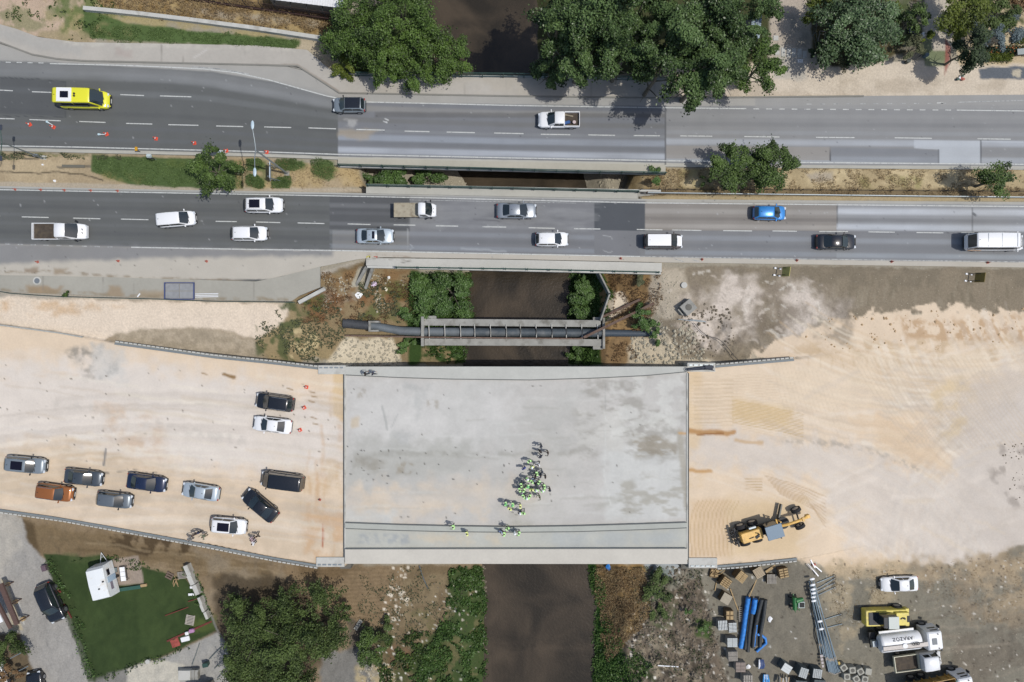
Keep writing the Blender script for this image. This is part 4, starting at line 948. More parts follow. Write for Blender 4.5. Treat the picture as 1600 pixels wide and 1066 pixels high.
TYPES = {  # fractions of length from the rear (0) to the nose (1)
 'sedan': dict(prof=[(0,.50),(.015,.72),(.05,.93),(.12,1.0),(.22,1.02),(.5,.94),(.70,.93),(.80,.90),(.92,.80),(.975,.66),(1,.48)], gh=(.16,.33,.58,.745), H=1.45, belt=.92, wr=.70),
 'hatch': dict(prof=[(0,.50),(.012,.80),(.04,.95),(.3,.97),(.5,.95),(.72,.96),(.82,.92),(.93,.82),(.98,.64),(1,.48)], gh=(.02,.12,.58,.76), H=1.48, belt=.93, wr=.73),
 'suv': dict(prof=[(0,.55),(.012,.88),(.04,1.05),(.3,1.06),(.5,1.03),(.72,1.06),(.82,1.02),(.94,.94),(.985,.72),(1,.52)], gh=(.02,.11,.60,.755), H=1.68, belt=1.03, wr=.76),
 'mpv': dict(prof=[(0,.55),(.01,.90),(.03,1.05),(.3,1.06),(.6,1.05),(.80,1.06),(.88,.98),(.95,.86),(.99,.66),(1,.5)], gh=(.012,.05,.66,.83), H=1.86, belt=1.02, wr=.80),
 'van': dict(prof=[(0,.55),(.006,1.0),(.02,1.15),(.3,1.15),(.7,1.15),(.86,1.14),(.91,1.06),(.965,.88),(.99,.66),(1,.5)], gh=(.008,.03,.76,.90), H=2.15, belt=1.12, wr=.84),
}
def car(loc, rz, kind, paint, L=4.5, W=1.8, roofmat=None, label='', group=None, sunroof=None, rails=False, ribs=0, H=None, name='parked_car', cat='car', bare_side=False, blackbits=False, bumps=None, extra=None):
 T = TYPES[kind]; H = H or T['H']; hw = W/2
 t = empty(name, loc, rz); tag(t, label, cat, group)
 key = (kind, paint, L, W, H, roofmat, sunroof, rails, ribs)
 if key not in _vcache:
  X = lambda f: (f-.5)*L
  body = MB(); rings = []
  for f in [0,.008,.02,.045,.08,.14,.22,.32,.42,.5,.58,.66,.74,.80,.85,.90,.94,.965,.985,.995,1]:
   zt = float(interp(T['prof'], f)); e = min(f, 1-f)*L
   rr = .42 if f < .5 else .62; k = 1 if e > rr else (1-((rr-e)/rr)**2.4*(.30 if f < .5 else .36))
   bow = 1-.035*abs(f-.47)**1.2*2
   zs = zt-.07; zb = .24+(.10 if e < .25 else 0)
   rings.append(hood_ring(X(f), hw*k*bow, zb, zt, max(zs, zb+.2)))
  body.loft(rings)
  x0, x1, x2, x3 = [X(f) for f in T['gh']]; zb = T['belt']; zr = H-.02; wr = hw*T['wr']; wb = hw*.90
  cab = MB(); st = []
  for (x, zz, ww, wbb) in ((x0, zb+.01, wb*.86, wb*.92), (x0+(x1-x0)*.35, zb+(zr-zb)*.42, wb*.84, wb*.97), (x1-.05, zr-.07, wr*.95, wb), (x1+.18, zr-.015, wr, wb), ((x1+x2)/2, zr+.015, wr*1.02, wb), (x2-.25, zr-.012, wr*.99, wb), (x2, zr-.06, wr*.95, wb), (x2+(x3-x2)*.55, zb+(zr-zb)*.5, wb*.86, wb*.98), (x3, zb+.01, wb*.88, wb*.94)):
   st.append([(x,-wbb,zb-.06),(x,-(wbb*.55+ww*.45),zb+(zz-zb)*.5),(x,-ww,zz-.045),(x,-ww*.86,zz),(x,0,zz+.02),(x,ww*.86,zz),(x,ww,zz-.045),(x,(wbb*.55+ww*.45),zb+(zz-zb)*.5),(x,wbb,zb-.06)])
  cab.loft(st)
  def patch(nm, corners, bow=0, up=.012, nseg=6, material=M_GLASS):
   (a, b, c, d) = [Vector(q) for q in corners]   # a-b near edge, d-c far edge
   m = MB(); n = (b-a).cross(d-a).normalized();
   if n.z < 0: n = -n
   vs = []
   for j in range(3):
    v = j/2
    for i in range(nseg+1):
     u = i/nseg; p_ = (a*(1-u)+b*u)*(1-v)+(d*(1-u)+c*u)*v
     p_ = p_+n*up+Vector((bow*(1-(2*u-1)**2)*(1 if v == 1 else .35 if v == .5 else 0), 0, .02*(1-(2*u-1)**2)))
     vs.append(p_)
   fs = [(j*(nseg+1)+i, j*(nseg+1)+i+1, (j+1)*(nseg+1)+i+1, (j+1)*(nseg+1)+i) for j in range(2) for i in range(nseg)]
   m.add(vs, fs, 0, True); return m.mesh(nm, material)
  parts = [('body', body.mesh('body', CP[paint]), (0,0,0)), ('cabin', cab.mesh('cabin', CP[paint]), (0,0,0))]
  ws = patch('windshield', [(x2+.02,-wr*.90,zr-.045),(x2+.02,wr*.90,zr-.045),(x3-.02,wb*.90,zb+.03),(x3-.02,-wb*.90,zb+.03)], bow=.11, up=.03)
  rw = patch('rear_window', [(x1-.04,-wr*.86,zr-.06),(x1-.04,wr*.86,zr-.06),(x0+.03,wb*.80,zb+.06),(x0+.03,-wb*.80,zb+.06)], bow=-.05, up=.03)
  parts += [('windshield', ws, (0,0,0)), ('rear_window', rw, (0,0,0))]
  for sgn in (-1, 1):
   xa, xb_ = x1+.10, x2-.02; cuts = [(xa-.28 if kind != 'sedan' else xa-.42, xa, (xa+xb_)/2-.03, (xa+xb_)/2-.03), ((xa+xb_)/2+.04, (xa+xb_)/2+.04, xb_-.04, x2+(x3-x2)*.62)]
   for (lx, ltx, rtx, rx) in cuts:
    m = MB(); zt_ = zr-.10; zl = zb+.03
    def wy(z):
     f = (z-zb)/(zr-.045-zb)
     base = wb+(wb*.55+wr*.45-wb)*min(f/.5, 1) if f < .5 else (wb*.55+wr*.45)+(wr-(wb*.55+wr*.45))*(f-.5)/.5
     return base+.02
    zm = (zt_+zl)/2
    vs = [(lx,sgn*wy(zl),zl),(rx,sgn*wy(zl),zl),((rx+rtx)/2,sgn*wy(zm),zm),((lx+ltx)/2,sgn*wy(zm),zm),(ltx,sgn*wy(zt_),zt_),(rtx,sgn*wy(zt_),zt_)]
    fs = [(0,1,2,3),(3,2,5,4)]
    if sgn > 0: fs = [tuple(reversed(f)) for f in fs]
    m.add(vs, fs); parts.append(('side_window', m.mesh('side_window', M_GLASS), (0,0,0)))
  def roofpanel(nm, xa, xb_, wy_, z_, mt, th=.02):
   m = MB(); n = 6; vs = []
   for j in range(n+1):
    x = xa+(xb_-xa)*j/n; zc = z_-(.02*((2*j/n-1)**2))
    vs += [(x,-wy_,zc-.02),(x,-wy_*.5,zc),(x,wy_*.5,zc),(x,wy_,zc-.02)]
   fs = [(j*4+i,(j+1)*4+i,(j+1)*4+i+1,j*4+i+1) for j in range(n) for i in range(3)]
   m.add(vs, fs, 0, True); return m.mesh(nm, mt)
  if roofmat: parts.append(('roof_panel', roofpanel('roof_panel', x1+.02, x2-.06, wr*.93, zr+.045, CP.get(roofmat, M_SUNR)), (0,0,0)))
  if sunroof:
   a, b_ = sunroof; xa = x1+(x2-x1)*a; xb_ = x1+(x2-x1)*b_
   parts.append(('sunroof', roofpanel('sunroof', xa, xb_, wr*.70, zr+.055, M_SUNR), (0,0,0)))
  if rails:
   for s_g in (-1, 1):
    m = MB(); m.tube([(x1+.1,s_g*wr*.93,zr+.0),(x1+.3,s_g*wr*.93,zr+.055),(x2-.5,s_g*wr*.93,zr+.055),(x2-.3,s_g*wr*.93,zr+.0)], .022, 6)
    parts.append(('roof_rail', m.mesh('roof_rail', M_CHROME), (0,0,0)))
  for k in range(ribs):
   m = MB(); y = (k-(ribs-1)/2)*wr*1.5/ribs; m.box(((x1+x2)/2-.05, y, zr+.03), (x2-x1-.5, .05, .03)); parts.append(('roof_rib', m.mesh('roof_rib', CP[roofmat or paint]), (0,0,0)))
  zf = float(interp(T['prof'], .975))
  for s_g in (-1, 1):
   m = MB(); m.box((X(.968), s_g*hw*.66, zf-.02), (.26, .34, .10), rz=-s_g*.35, bev=.05); parts.append(('headlight', m.mesh('headlight', M_LAMP), (0,0,0)))
   m = MB(); m.box((X(.022), s_g*hw*.72, float(interp(T['prof'], .02))-.1), (.14, .30, .14), rz=s_g*.3, bev=.04); parts.append(('tail_light', m.mesh('tail_light', M_TAIL), (0,0,0)))
   m = MB(); m.box((x3-.34, s_g*(hw+.09), zb+.08), (.14, .22, .14), bev=.04); m.box((x3-.34, s_g*(hw-.05), zb+.04), (.08,.14,.05)); parts.append(('wing_mirror', m.mesh('wing_mirror', CP[paint] if paint not in ('grey','lgrey') else M_TRIM), (0,0,0)))
   m = MB(); m.box(((x0+x3)/2, s_g*(hw*.985), .36), (L*.52, .05, .12)); parts.append(('door_sill', m.mesh('door_sill', M_TRIM), (0,0,0)))
  m = MB(); m.box((X(1)-.03, 0, .52), (.12, hw*1.1, .18), bev=.04); parts.append(('grille', m.mesh('grille', M_TRIM), (0,0,0)))
  m = MB(); m.box((X(1)+.035, 0, .40), (.02, .52, .12)); parts.append(('number_plate', m.mesh('number_plate', M_PLATE), (0,0,0)))
  m = MB(); m.box((X(.985), 0, .34), (.22, hw*1.5, .14), bev=.06); m.box((X(.012), 0, .36), (.18, hw*1.55, .14), bev=.06); m.box((0,0,.26), (L*.86, hw*1.7, .1)); parts.append(('bumper_and_floor', m.mesh('bumper', M_TRIM), (0,0,0)))
  m = MB()
  m.box((x3+.10, .22, zb+.055), (.05, .62, .02), rz=.25); m.box((x3+.10, -.36, zb+.055), (.05, .56, .02), rz=.25)
  parts.append(('wiper', m.mesh('wiper', M_TRIM), (0,0,0)))
  m = MB(); m.box((x1+.25, 0, zr+.07), (.14, .05, .08), taper=.4); parts.append(('aerial', m.mesh('aerial', M_TRIM), (0,0,0)))
  _vcache[key] = parts
 for nm, me, lc in _vcache[key]: inst(nm if nm != 'bumper_and_floor' else 'bumper', me, t, lc)
 for sx in (-.305, .30):
  for sy in (-1, 1): add_wheel(t, sx*L, sy*(hw-.10), .33 if kind in ('sedan','hatch') else .36)
 if extra: extra(t)
 return t
def C(px, py, zc=.6, gz=0.0):
 v = P(px, py, gz+zc); v.z = gz; return v
def deg(dx, dy): return math.atan2(-dy, dx)
# --- traffic on the roads: centre pixel, heading
GT = 'vehicles driving along the southern carriageway'; GN = 'vehicles driving along the northern carriageway'; GP = 'vehicles parked on the bare sand'
car(C(277,343), R(5), 'mpv', 'white', 4.4, 1.75, H=1.75, label='white compact van angled across the lane dashes, behind the estate car on the left', group=GT, name='driving_van', cat='van', sunroof=None)
car(C(413,321), R(0), 'suv', 'white', 4.5, 1.85, sunroof=(.15,.72), rails=True, label='white off-roader with a black glass sunroof in the upper lane left of the median bushes', group=GT, name='driving_car')
car(C(390,365), R(0), 'hatch', 'white', 4.2, 1.75, label='plain white hatchback in the lower lane, directly below the white car with the sunroof', group=GT, name='driving_car', H=1.55)
car(C(586,369), R(0), 'sedan', 'pale', 4.45, 1.8, sunroof=(.50,.78), label='pale silver-blue saloon with a small square sunroof, below the beige flatbed', group=GT, name='driving_car')
car(C(807,329.5), R(0), 'sedan', 'silver', 4.75, 1.85, label='metallic grey saloon in the upper lane above the river', group=GT, name='driving_car')
car(C(862,374), R(0), 'hatch', 'white', 3.9, 1.72, label='small white hatchback in the lower lane above the river, white roof', group=GT, name='driving_car')
car(C(1036,377.5), R(0), 'mpv', 'brown', 4.6, 1.8, roofmat='white', ribs=5, label='people carrier with dark sides and a white ribbed roof past the bridge end', group=GT, name='driving_car', H=1.9,
 extra=lambda t: inst('bonnet', (lambda m: (m.loft([[(1.55,-.62,1.075),(1.55,0,1.12),(1.55,.62,1.075)],[(1.95,-.6,.95),(1.95,0,.99),(1.95,.6,.95)],[(2.2,-.52,.80),(2.2,0,.84),(2.2,.52,.80)]], closed=False, caps=False), m.mesh('bonnet', CP['white']))[1])(MB()), t, (0,0,.03)))
car(C(1202,333), R(-1), 'hatch', 'blue', 3.9, 1.7, label='bright blue hatchback in the upper lane beside the median trees', group=GT, name='driving_car')
car(C(1306,378), R(0), 'sedan', 'black', 4.75, 1.85, label='shiny black saloon in the lower lane of the patched asphalt', group=GT, name='driving_car')
car(C(546,165), R(180), 'suv', 'lgrey', 3.8, 1.75, roofmat='black', label='silver crossover with a black roof heading left beside the kerb corner', group=GN, name='driving_car', H=1.55)
# --- cars parked on the sand
car(C(430,628.5), deg(-59,-8), 'suv', 'black', 4.5, 1.9, rails=True, label='black off-roader with thin silver roof rails, parked beside three red cones', group=GP)
car(C(426,664), deg(-59,-7), 'sedan', 'white', 4.55, 1.8, label='white saloon with black glass parked just below the black off-roader', group=GP)
car(C(442,751), deg(-69,-9), 'van', 'black', 5.1, 1.95, H=1.95, label='long black passenger van parked alone near the deck joint', group=GP, name='parked_van', cat='van')
car(C(407,790), deg(-51,-42), 'sedan', 'black', 4.7, 1.9, H=1.5, label='black car parked at a steep diagonal below the long black van', group=GP)
car(C(358,821), deg(54,5), 'suv', 'white', 4.2, 1.85, sunroof=(.30,.98), label='white car with a large black sunroof parked nearest the retaining wall walkers', group=GP, H=1.6)
car(C(314,768), deg(-57,-9), 'sedan', 'pale', 4.45, 1.8, label='silver saloon facing left, rightmost of the tilted row on the sand', group=GP)
car(C(229,754), deg(62,9), 'sedan', 'navy', 4.75, 1.9, label='navy blue saloon parked between the two grey cars and the silver one', group=GP, H=1.5)
car(C(130.5,746), deg(60,7), 'sedan', 'dgrey', 4.6, 1.82, label='dark grey saloon parked second from the left in the upper row', group=GP)
car(C(179.5,781), deg(54,6), 'hatch', 'grey', 4.15, 1.78, label='small slate-grey hatchback in the lower row beside the orange one', group=GP)
car(C(87,769), deg(57,8), 'suv', 'orange', 4.35, 1.85, rails=True, label='copper-orange off-roader with roof rails, the only orange car on the sand', group=GP)
car(C(41,726), deg(65,6), 'suv', 'lgrey', 4.8, 1.88, sunroof=(.30,.88), label='light grey off-roader with a black sunroof, leftmost car on the sand', group=GP, H=1.6)
# --- lower yards
zc = tz(80, 941)
car(C(80,941,.6,zc), deg(27,62), 'suv', 'black', 5.0, 2.05, label='big black off-roader with fat tyres parked on the gravel beside the lawn', group=None, H=1.75,
 extra=lambda t: [add_wheel(t, sx*5.0, sy*1.04, .41, .3) for sx in (-.305,.30) for sy in (-1,1)] and None)
zc = tz(58, 1072)
car(C(58,1078,.6,zc), deg(-10,-60), 'suv', 'black', 4.7, 1.95, label='black car cut off by the bottom edge of the gravel lane')
zc = tz(0, 1050)
car(C(-4,1052,.6,zc), deg(20,60), 'sedan', 'white', 4.5, 1.8, label='white car half outside the bottom left corner beside dry shrubs')
zc = tz(1405, 912)
car(C(1405,912,.6,zc), deg(-60,3), 'sedan', 'white', 4.6, 1.82, label='white saloon standing alone on the yard above the yellow roller')
# --- white pickup, upper road, heading left
def pickup(loc, rz):
 t = car(loc, rz, 'suv', 'white', 4.95, 1.86, label='white double-cab pickup heading left with loose gear in its open bed', group=GN, name='pickup_truck', cat='pickup truck', H=1.75)
 for o in list(t.children):
  if o.name.split('.')[0] in ('cabin','rear_window','side_window','body','tail_light','aerial'): bpy.data.objects.remove(o)
 L, hw = 4.95, .93; X = lambda f: (f-.5)*L
 b = MB(); rings = []
 for f in [.36,.40,.45,.5,.58,.66,.74,.80,.85,.90,.94,.965,.985,.995,1]:
  zt = float(interp(TYPES['suv']['prof'], f)); e = (1-f)*L; k = 1 if e > .6 else 1-((.6-e)/.6)**2.4*.34
  rings.append(hood_ring(X(f), hw*k, .3, zt, zt-.07))
 b.loft(rings); b.build('body', CP['white'], t)
 c = MB(); st = []
 zb, zr, wb, wr = 1.03, 1.73, .84, .71
 for x, zz, ww in ((X(.375),zb+.3,wb*.95),(X(.385),zr-.05,wr),(X(.42),zr,wr),(X(.52),zr+.015,wr),(X(.59),zr-.02,wr),(X(.61),zr-.07,wr*.95),(X(.755),zb,wb*.9)):
  st.append([(x,-wb,zb-.1),(x,-ww,zz-.05),(x,-ww*.86,zz),(x,0,zz+.02),(x,ww*.86,zz),(x,ww,zz-.05),(x,wb,zb-.1)])
 c.loft(st); c.build('cabin', CP['white'], t)
 for s_g in (-1, 1):
  for xa, xb_ in ((X(.395),X(.485)),(X(.50),X(.60))):
   m = MB(); vs = [(xa,s_g*(wb+.0),zb+.02),(xb_+.1,s_g*(wb+.0),zb+.02),(xb_,s_g*(wr+.035),zr-.12),(xa,s_g*(wr+.035),zr-.12)]
   m.add(vs, [(0,1,2,3) if s_g < 0 else (3,2,1,0)]); m.build('side_window', M_GLASS, t)
 m = MB(); m.box((X(.18),0,.72), (L*.36,1.66,.06)); m.build('bed_floor', M_DARKBED, t)
 for s_g in (-1, 1):
  m = MB(); m.box((X(.185),s_g*.85,.86), (L*.37,.12,.5), bev=.04); m.build('bed_side', CP['white'], t)
  m = MB(); m.box((X(.01),s_g*.78,.85), (.08,.14,.26), bev=.02); m.build('tail_light', M_TAIL, t)
 m = MB(); m.box((X(.008),0,.85), (.08,1.6,.46), bev=.03); m.build('tailgate', CP['white'], t)
 return t
pk = pickup(C(873,188), R(180))
pz = .80
def gear(name, px, py, mb, material, label, z=pz):
 o = mb.build(name, material, None, C(px, py, z, 0)+Vector((0,0,z))); tag(o, label, name.split('_')[-1]); return o
gear('tool_bag', 886, 192, MB().box((0,0,.12),(.75,.35,.24),.3,bev=.06), mat('blue_canvas', S(60,100,160), .8, var=.2), 'blue canvas bag lying in the white pickup bed')
gear('plastic_bucket', 897, 192, MB().cyl((0,0,0),(0,0,.3),.16,.2,14), mat('pinkish_plastic', S(206,186,184), .5), 'pale round bucket standing at the tailgate of the pickup bed')
gear('wooden_plank', 889, 181, MB().box((0,0,.06),(1.0,.18,.05),-.2), mat('old_wood', S(150,138,118), .85, var=.2), 'weathered plank in the white pickup bed')
# --- yellow ambulance-style van
def ambulance(loc, rz):
 t = car(loc, rz, 'van', 'yellow', 5.9, 2.05, H=2.45, label='bright yellow van with a white roof panel driving on the upper left road', group=GN, name='driving_van', cat='van')
 L = 5.9; X = lambda f: (f-.5)*L
 m = MB(); m.box((X(.27),0,2.49),(1.75,1.62,.06), bev=.02); rp = m.build('roof_panel', CP['white'], t)
 m = MB(); m.box((X(.28),0,2.54),(.95,.75,.05)); m.build('roof_hatch', M_SUNR, rp)
 for s_g in (-1, 1):
  m = MB(); m.cyl((X(.475),s_g*.13,2.42),(X(.475),s_g*.13,2.54),.12); m.build('roof_vent', M_TRIM, t)
  m = MB(); m.box((X(.40),s_g*.99,1.55),(3.2,.03,.42)); m.build('side_window', M_GLASS, t)
 m = MB(); m.box((X(.55),-.83,2.455),(2.2,.05,.05)); m.build('roof_rail', CP['yellow'], t)
 return t
ambulance(C(131,155.5,.9), R(-1))
# --- white minibus at the right
mb_ = car(C(1556,378,1.0), R(0), 'van', 'white', 6.9, 2.05, H=2.65, label='long white minibus at the right edge with an orange stripe on its side', group=GT, name='minibus', cat='minibus')
for s_g in (-1, 1):
 m = MB(); m.box((-.6, s_g*1.0, 1.7), (4.6,.03,.5)); m.build('side_window', M_GLASS, mb_)
m = MB(); m.box((-2.5,-1.035,.85),(1.6,.02,.25)); m.build('stripe', mat('orange_stripe', S(214,150,70), .5), mb_)
m = MB(); m.box((-.4,0,2.665),(.03,1.5,.03)); m.box((1.4,0,2.665),(.03,1.5,.03)); m.box((-2.0,0,2.665),(.03,1.5,.03)); m.build('roof_seam', CP['lgrey'], mb_)
# --- flatbed trucks
def flatbed(loc, rz, L, W, bed, bedmat, label, group=None, crew=False, sidemat=None, name='flatbed_truck', bedz=.95, side_h=.36, frame=None):
 t = empty(name, loc, rz); tag(t, label, 'truck', group); hw = W/2; x0 = -L/2; xb = x0+bed
 m = MB(); m.box(((x0+xb)/2, 0, bedz-.05), (bed-.1, W-.12, .1)); m.build('bed_floor', bedmat, t)
 sm_ = sidemat or M_WHITE
 for s_g in (-1, 1):
  m = MB(); m.box(((x0+xb)/2, s_g*(hw-.05), bedz+side_h/2-.06), (bed, .07, side_h)); m.build('drop_side', sm_, t)
 for x in (x0+.04, xb-.04):
  m = MB(); m.box((x, 0, bedz+side_h/2-.05), (.08, W-.17, side_h+(.15 if x > x0+1 else 0))); m.build('tailgate' if x < x0+1 else 'headboard', sm_, t)
 m = MB(); m.box((-.2, .38, .62), (L*.9,.12,.2)); m.box((-.2, -.38, .62), (L*.9,.12,.2)); m.build('chassis', M_FRAME, t)
 xc = xb+.08; cl = L/2-xc; cab = MB(); st = []
 roof_l = cl*(.62 if crew else .40); H = 2.2 if not crew else 2.3
 for x, zt, ww in ((xc, H-.12, .90), (xc+.12, H, .92), (xc+roof_l*.5, H+.02, .92), (xc+roof_l, H-.03, .88), (xc+roof_l+.06, H-.08, .86)):
  st.append([(x,-hw*.97,.45),(x,-hw*.97,1.25),(x,-hw*ww*.9,zt-.1),(x,-hw*ww*.8,zt),(x,0,zt+.02),(x,hw*ww*.8,zt),(x,hw*ww*.9,zt-.1),(x,hw*.97,1.25),(x,hw*.97,.45)])
 xw = L/2-cl*.26
 for x, zt, ww in ((xw, 1.32, .93), (L/2-.22, 1.08, .86), (L/2-.04, .85, .74)):
  st.append([(x,-hw*ww,.45),(x,-hw*ww,zt-.14),(x,-hw*ww*.96,zt-.06),(x,-hw*ww*.8,zt),(x,0,zt+.02),(x,hw*ww*.8,zt),(x,hw*ww*.96,zt-.06),(x,hw*ww,zt-.14),(x,hw*ww,.45)])
 cab.loft(st); cab.build('cab', CP['white'], t)
 xr = xc+roof_l+.08
 m = MB(); n = 6; vs = []
 for j, (x, z, w_) in enumerate(((xr, H-.05, hw*.76), ((xr+xw)/2, (H+1.32)/2+.02, hw*.82), (xw-.02, 1.38, hw*.86))):
  for i in range(n+1):
   u = 2*i/n-1; vs.append((x+.12*(1-u*u)*(j/2), w_*u, z+.035))
 m.add(vs, [(j*(n+1)+i,(j+1)*(n+1)+i,(j+1)*(n+1)+i+1,j*(n+1)+i+1) for j in range(2) for i in range(n)], 0, True); m.build('windshield', M_GLASS, t)
 for s_g in (-1, 1):
  for k in range(2 if crew else 1):
   m = MB(); a = xc+.2+k*(roof_l/2); b_ = a+roof_l/(2 if crew else 1)-.15
   m.add([(a,s_g*(hw*.955),1.3),(b_+.25*(1 if k or not crew else 0),s_g*(hw*.955),1.3),(b_,s_g*(hw*.86),H-.2),(a,s_g*(hw*.86),H-.2)], [(0,1,2,3) if s_g < 0 else (3,2,1,0)]); m.build('side_window', M_GLASS, t)
  m = MB(); m.box((xw-.1, s_g*(hw+.14), 1.5), (.12,.26,.26), bev=.03); m.build('wing_mirror', M_TRIM, t)
  m = MB(); m.box((L/2-.14, s_g*hw*.6, .86), (.2,.3,.12), rz=-s_g*.3, bev=.04); m.build('headlight', M_LAMP, t)
  for x in (x0+.3*bed, L/2-cl*.45): add_wheel(t, x, s_g*(hw-.13), .38, .24)
  m = MB(); m.box((L/2-.36, s_g*.2, 1.18), (.10,.22,.02), rz=.5); m.build('air_intake', M_TRIM, t)
 return t
flatbed(C(94,362,.9), R(0), 6.3, 1.98, 3.1, M_DARKBED, 'white light truck with a dark empty flatbed at the far left of the lower road', GT, name='flatbed_truck')
tb = flatbed(C(649,329,.9), R(0), 5.0, 1.72, 2.9, M_BEIGEBED, 'white light truck with a beige flatbed driving over the bridge start', GT, name='flatbed_truck', sidemat=M_BEIGEBED, bedz=1.15, side_h=.15)
zc = tz(1430, 1033)
flatbed(C(1434,1033,1.0,zc), deg(74,-10), 5.9, 2.0, 3.0, M_DARKBED, 'white crew-cab truck with an open dark bed parked below the water tanker', None, True, name='crew_cab_truck', sidemat=mat('cream_bed_sides', (.62,.60,.46), .5, var=.1))
# ================================================================== TREES AND GROUND COVER
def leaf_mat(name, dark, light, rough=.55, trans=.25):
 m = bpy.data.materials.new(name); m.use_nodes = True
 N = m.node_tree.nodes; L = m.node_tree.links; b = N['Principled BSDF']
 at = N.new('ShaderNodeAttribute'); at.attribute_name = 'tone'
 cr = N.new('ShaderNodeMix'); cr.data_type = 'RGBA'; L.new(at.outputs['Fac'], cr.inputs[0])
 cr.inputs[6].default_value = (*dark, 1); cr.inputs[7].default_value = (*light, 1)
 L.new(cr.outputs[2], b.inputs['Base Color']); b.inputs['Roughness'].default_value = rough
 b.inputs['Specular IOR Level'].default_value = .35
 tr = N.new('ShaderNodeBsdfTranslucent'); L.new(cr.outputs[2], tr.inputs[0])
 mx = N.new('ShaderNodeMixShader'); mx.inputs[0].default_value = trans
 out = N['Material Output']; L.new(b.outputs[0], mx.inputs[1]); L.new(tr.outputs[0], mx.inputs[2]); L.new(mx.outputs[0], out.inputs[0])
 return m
LM = {
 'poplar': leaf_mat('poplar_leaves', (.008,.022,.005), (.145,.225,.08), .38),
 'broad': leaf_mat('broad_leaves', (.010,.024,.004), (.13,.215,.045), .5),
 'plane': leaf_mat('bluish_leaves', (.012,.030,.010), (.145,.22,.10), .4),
 'median': leaf_mat('median_tree_leaves', (.012,.028,.006), (.12,.19,.045), .5),
 'lime': leaf_mat('yellow_green_leaves', (.040,.062,.008), (.16,.20,.03), .5),
 'dark': leaf_mat('dark_needles', (.012,.025,.012), (.050,.078,.030), .6, .1),
 'blue': leaf_mat('blue_spruce_needles', (.035,.055,.060), (.13,.175,.185), .6, .1),
 'olive': leaf_mat('olive_scrub_leaves', (.014,.028,.006), (.125,.18,.05), .6, .25),
 'ivy': leaf_mat('lush_bank_leaves', (.022,.052,.010), (.125,.215,.058), .45),
 'grassy': leaf_mat('grass_blades', (.065,.11,.03), (.15,.22,.07), .6),
 'dry': leaf_mat('dry_grass_blades', (.20,.14,.075), (.45,.34,.19), .8),
 'rustw': leaf_mat('rust_coloured_weeds', (.10,.06,.03), (.27,.17,.085), .8),
 'weed': leaf_mat('grey_green_weeds', (.06,.075,.04), (.16,.17,.09), .8),
}
M_BARK = mat('tree_bark', S(120,112,98), .9, var=.3, vscale=5, bump=.03)
def leaves_mesh(name, pts, tones, size, material, seed=0, flat=.35, aspect=.6, nrm=None):
 """many small folded leaf sprigs as ONE mesh (one part: the crown)"""
 rs = np.random.RandomState(seed); n = len(pts); pts = np.asarray(pts, np.float32)
 th = rs.rand(n)*2*np.pi; tilt = rs.randn(n)*flat+.0; tilt2 = rs.randn(n)*flat
 a = np.stack([np.cos(th), np.sin(th), np.sin(tilt)], -1); b = np.stack([-np.sin(th), np.cos(th), np.sin(tilt2)], -1)
 s = (size*(.6+.8*rs.rand(n)))[:, None]
 a *= s/2; b *= s/2*aspect
 v = np.stack([pts-a, pts-b*1.0+a*.1, pts+a, pts+b+a*.1], 1).reshape(-1, 3)
 me = bpy.data.meshes.new(name); me.vertices.add(4*n); me.vertices.foreach_set('co', v.ravel())
 me.loops.add(4*n); me.loops.foreach_set('vertex_index', np.arange(4*n, dtype=np.int32))
 me.polygons.add(n); me.polygons.foreach_set('loop_start', np.arange(0, 4*n, 4, dtype=np.int32)); me.polygons.foreach_set('loop_total', np.full(n, 4, np.int32))
 me.update(calc_edges=True)
 at = me.attributes.new('tone', 'FLOAT', 'FACE'); at.data.foreach_set('value', np.clip(tones, 0, 1).astype(np.float32))
 me.materials.append(material); return me
def crown_points(rad, h0, h1, nblob, nleaf, seed, squash=(1,1), ragged=.35, blob=.30):
 """clumps scattered through the crown's volume; leaves sit on each clump's upper shell"""
 rs = np.random.RandomState(seed); P_ = []; T_ = []
 zc = (h0+h1)/2; hz = (h1-h0)/2
 for i in range(nblob):
  while True:
   d = rs.randn(3); d /= np.linalg.norm(d)
   if d[2] > -.45: break
  r = rs.uniform(.35, 1)**.6*(1-ragged*rs.rand()*.8)
  c = np.array([d[0]*rad*squash[0]*r, d[1]*rad*squash[1]*r, zc+d[2]*hz*r])
  br = rad*blob*rs.uniform(.5, 1.25); k = max(6, int(nleaf/nblob*rs.uniform(.5, 1.5)))
  q = rs.randn(k, 3); q /= np.linalg.norm(q, axis=1)[:, None]; q *= (rs.rand(k, 1)**.42)
  q[:, 2] = q[:, 2]*.6+.1
  an = math.atan2(d[1], d[0])+rs.normal(0, .5); ex = rs.uniform(1.0, 1.75); ey = rs.uniform(.55, .95)   # sprays stretched along their branch
  qx, qy = q[:, 0]*ex, q[:, 1]*ey; q = np.stack([qx*math.cos(an)-qy*math.sin(an), qx*math.sin(an)+qy*math.cos(an), q[:, 2]-.25*np.maximum(qx, 0)], -1)
  fray = (rs.rand(k, 1) < .16)*rs.uniform(0, .5, (k, 1)); q = q*(1+fray)
  P_.append(c+q*br*np.array([1, 1, .8])); T_.append(np.clip(rs.normal(.42, .18)+rs.randn(k)*.22+q[:, 2]*.55, 0, 1))  # height term lightens upper leaves: lit tops and dark gaps put into the colour
 return np.concatenate(P_), np.concatenate(T_)
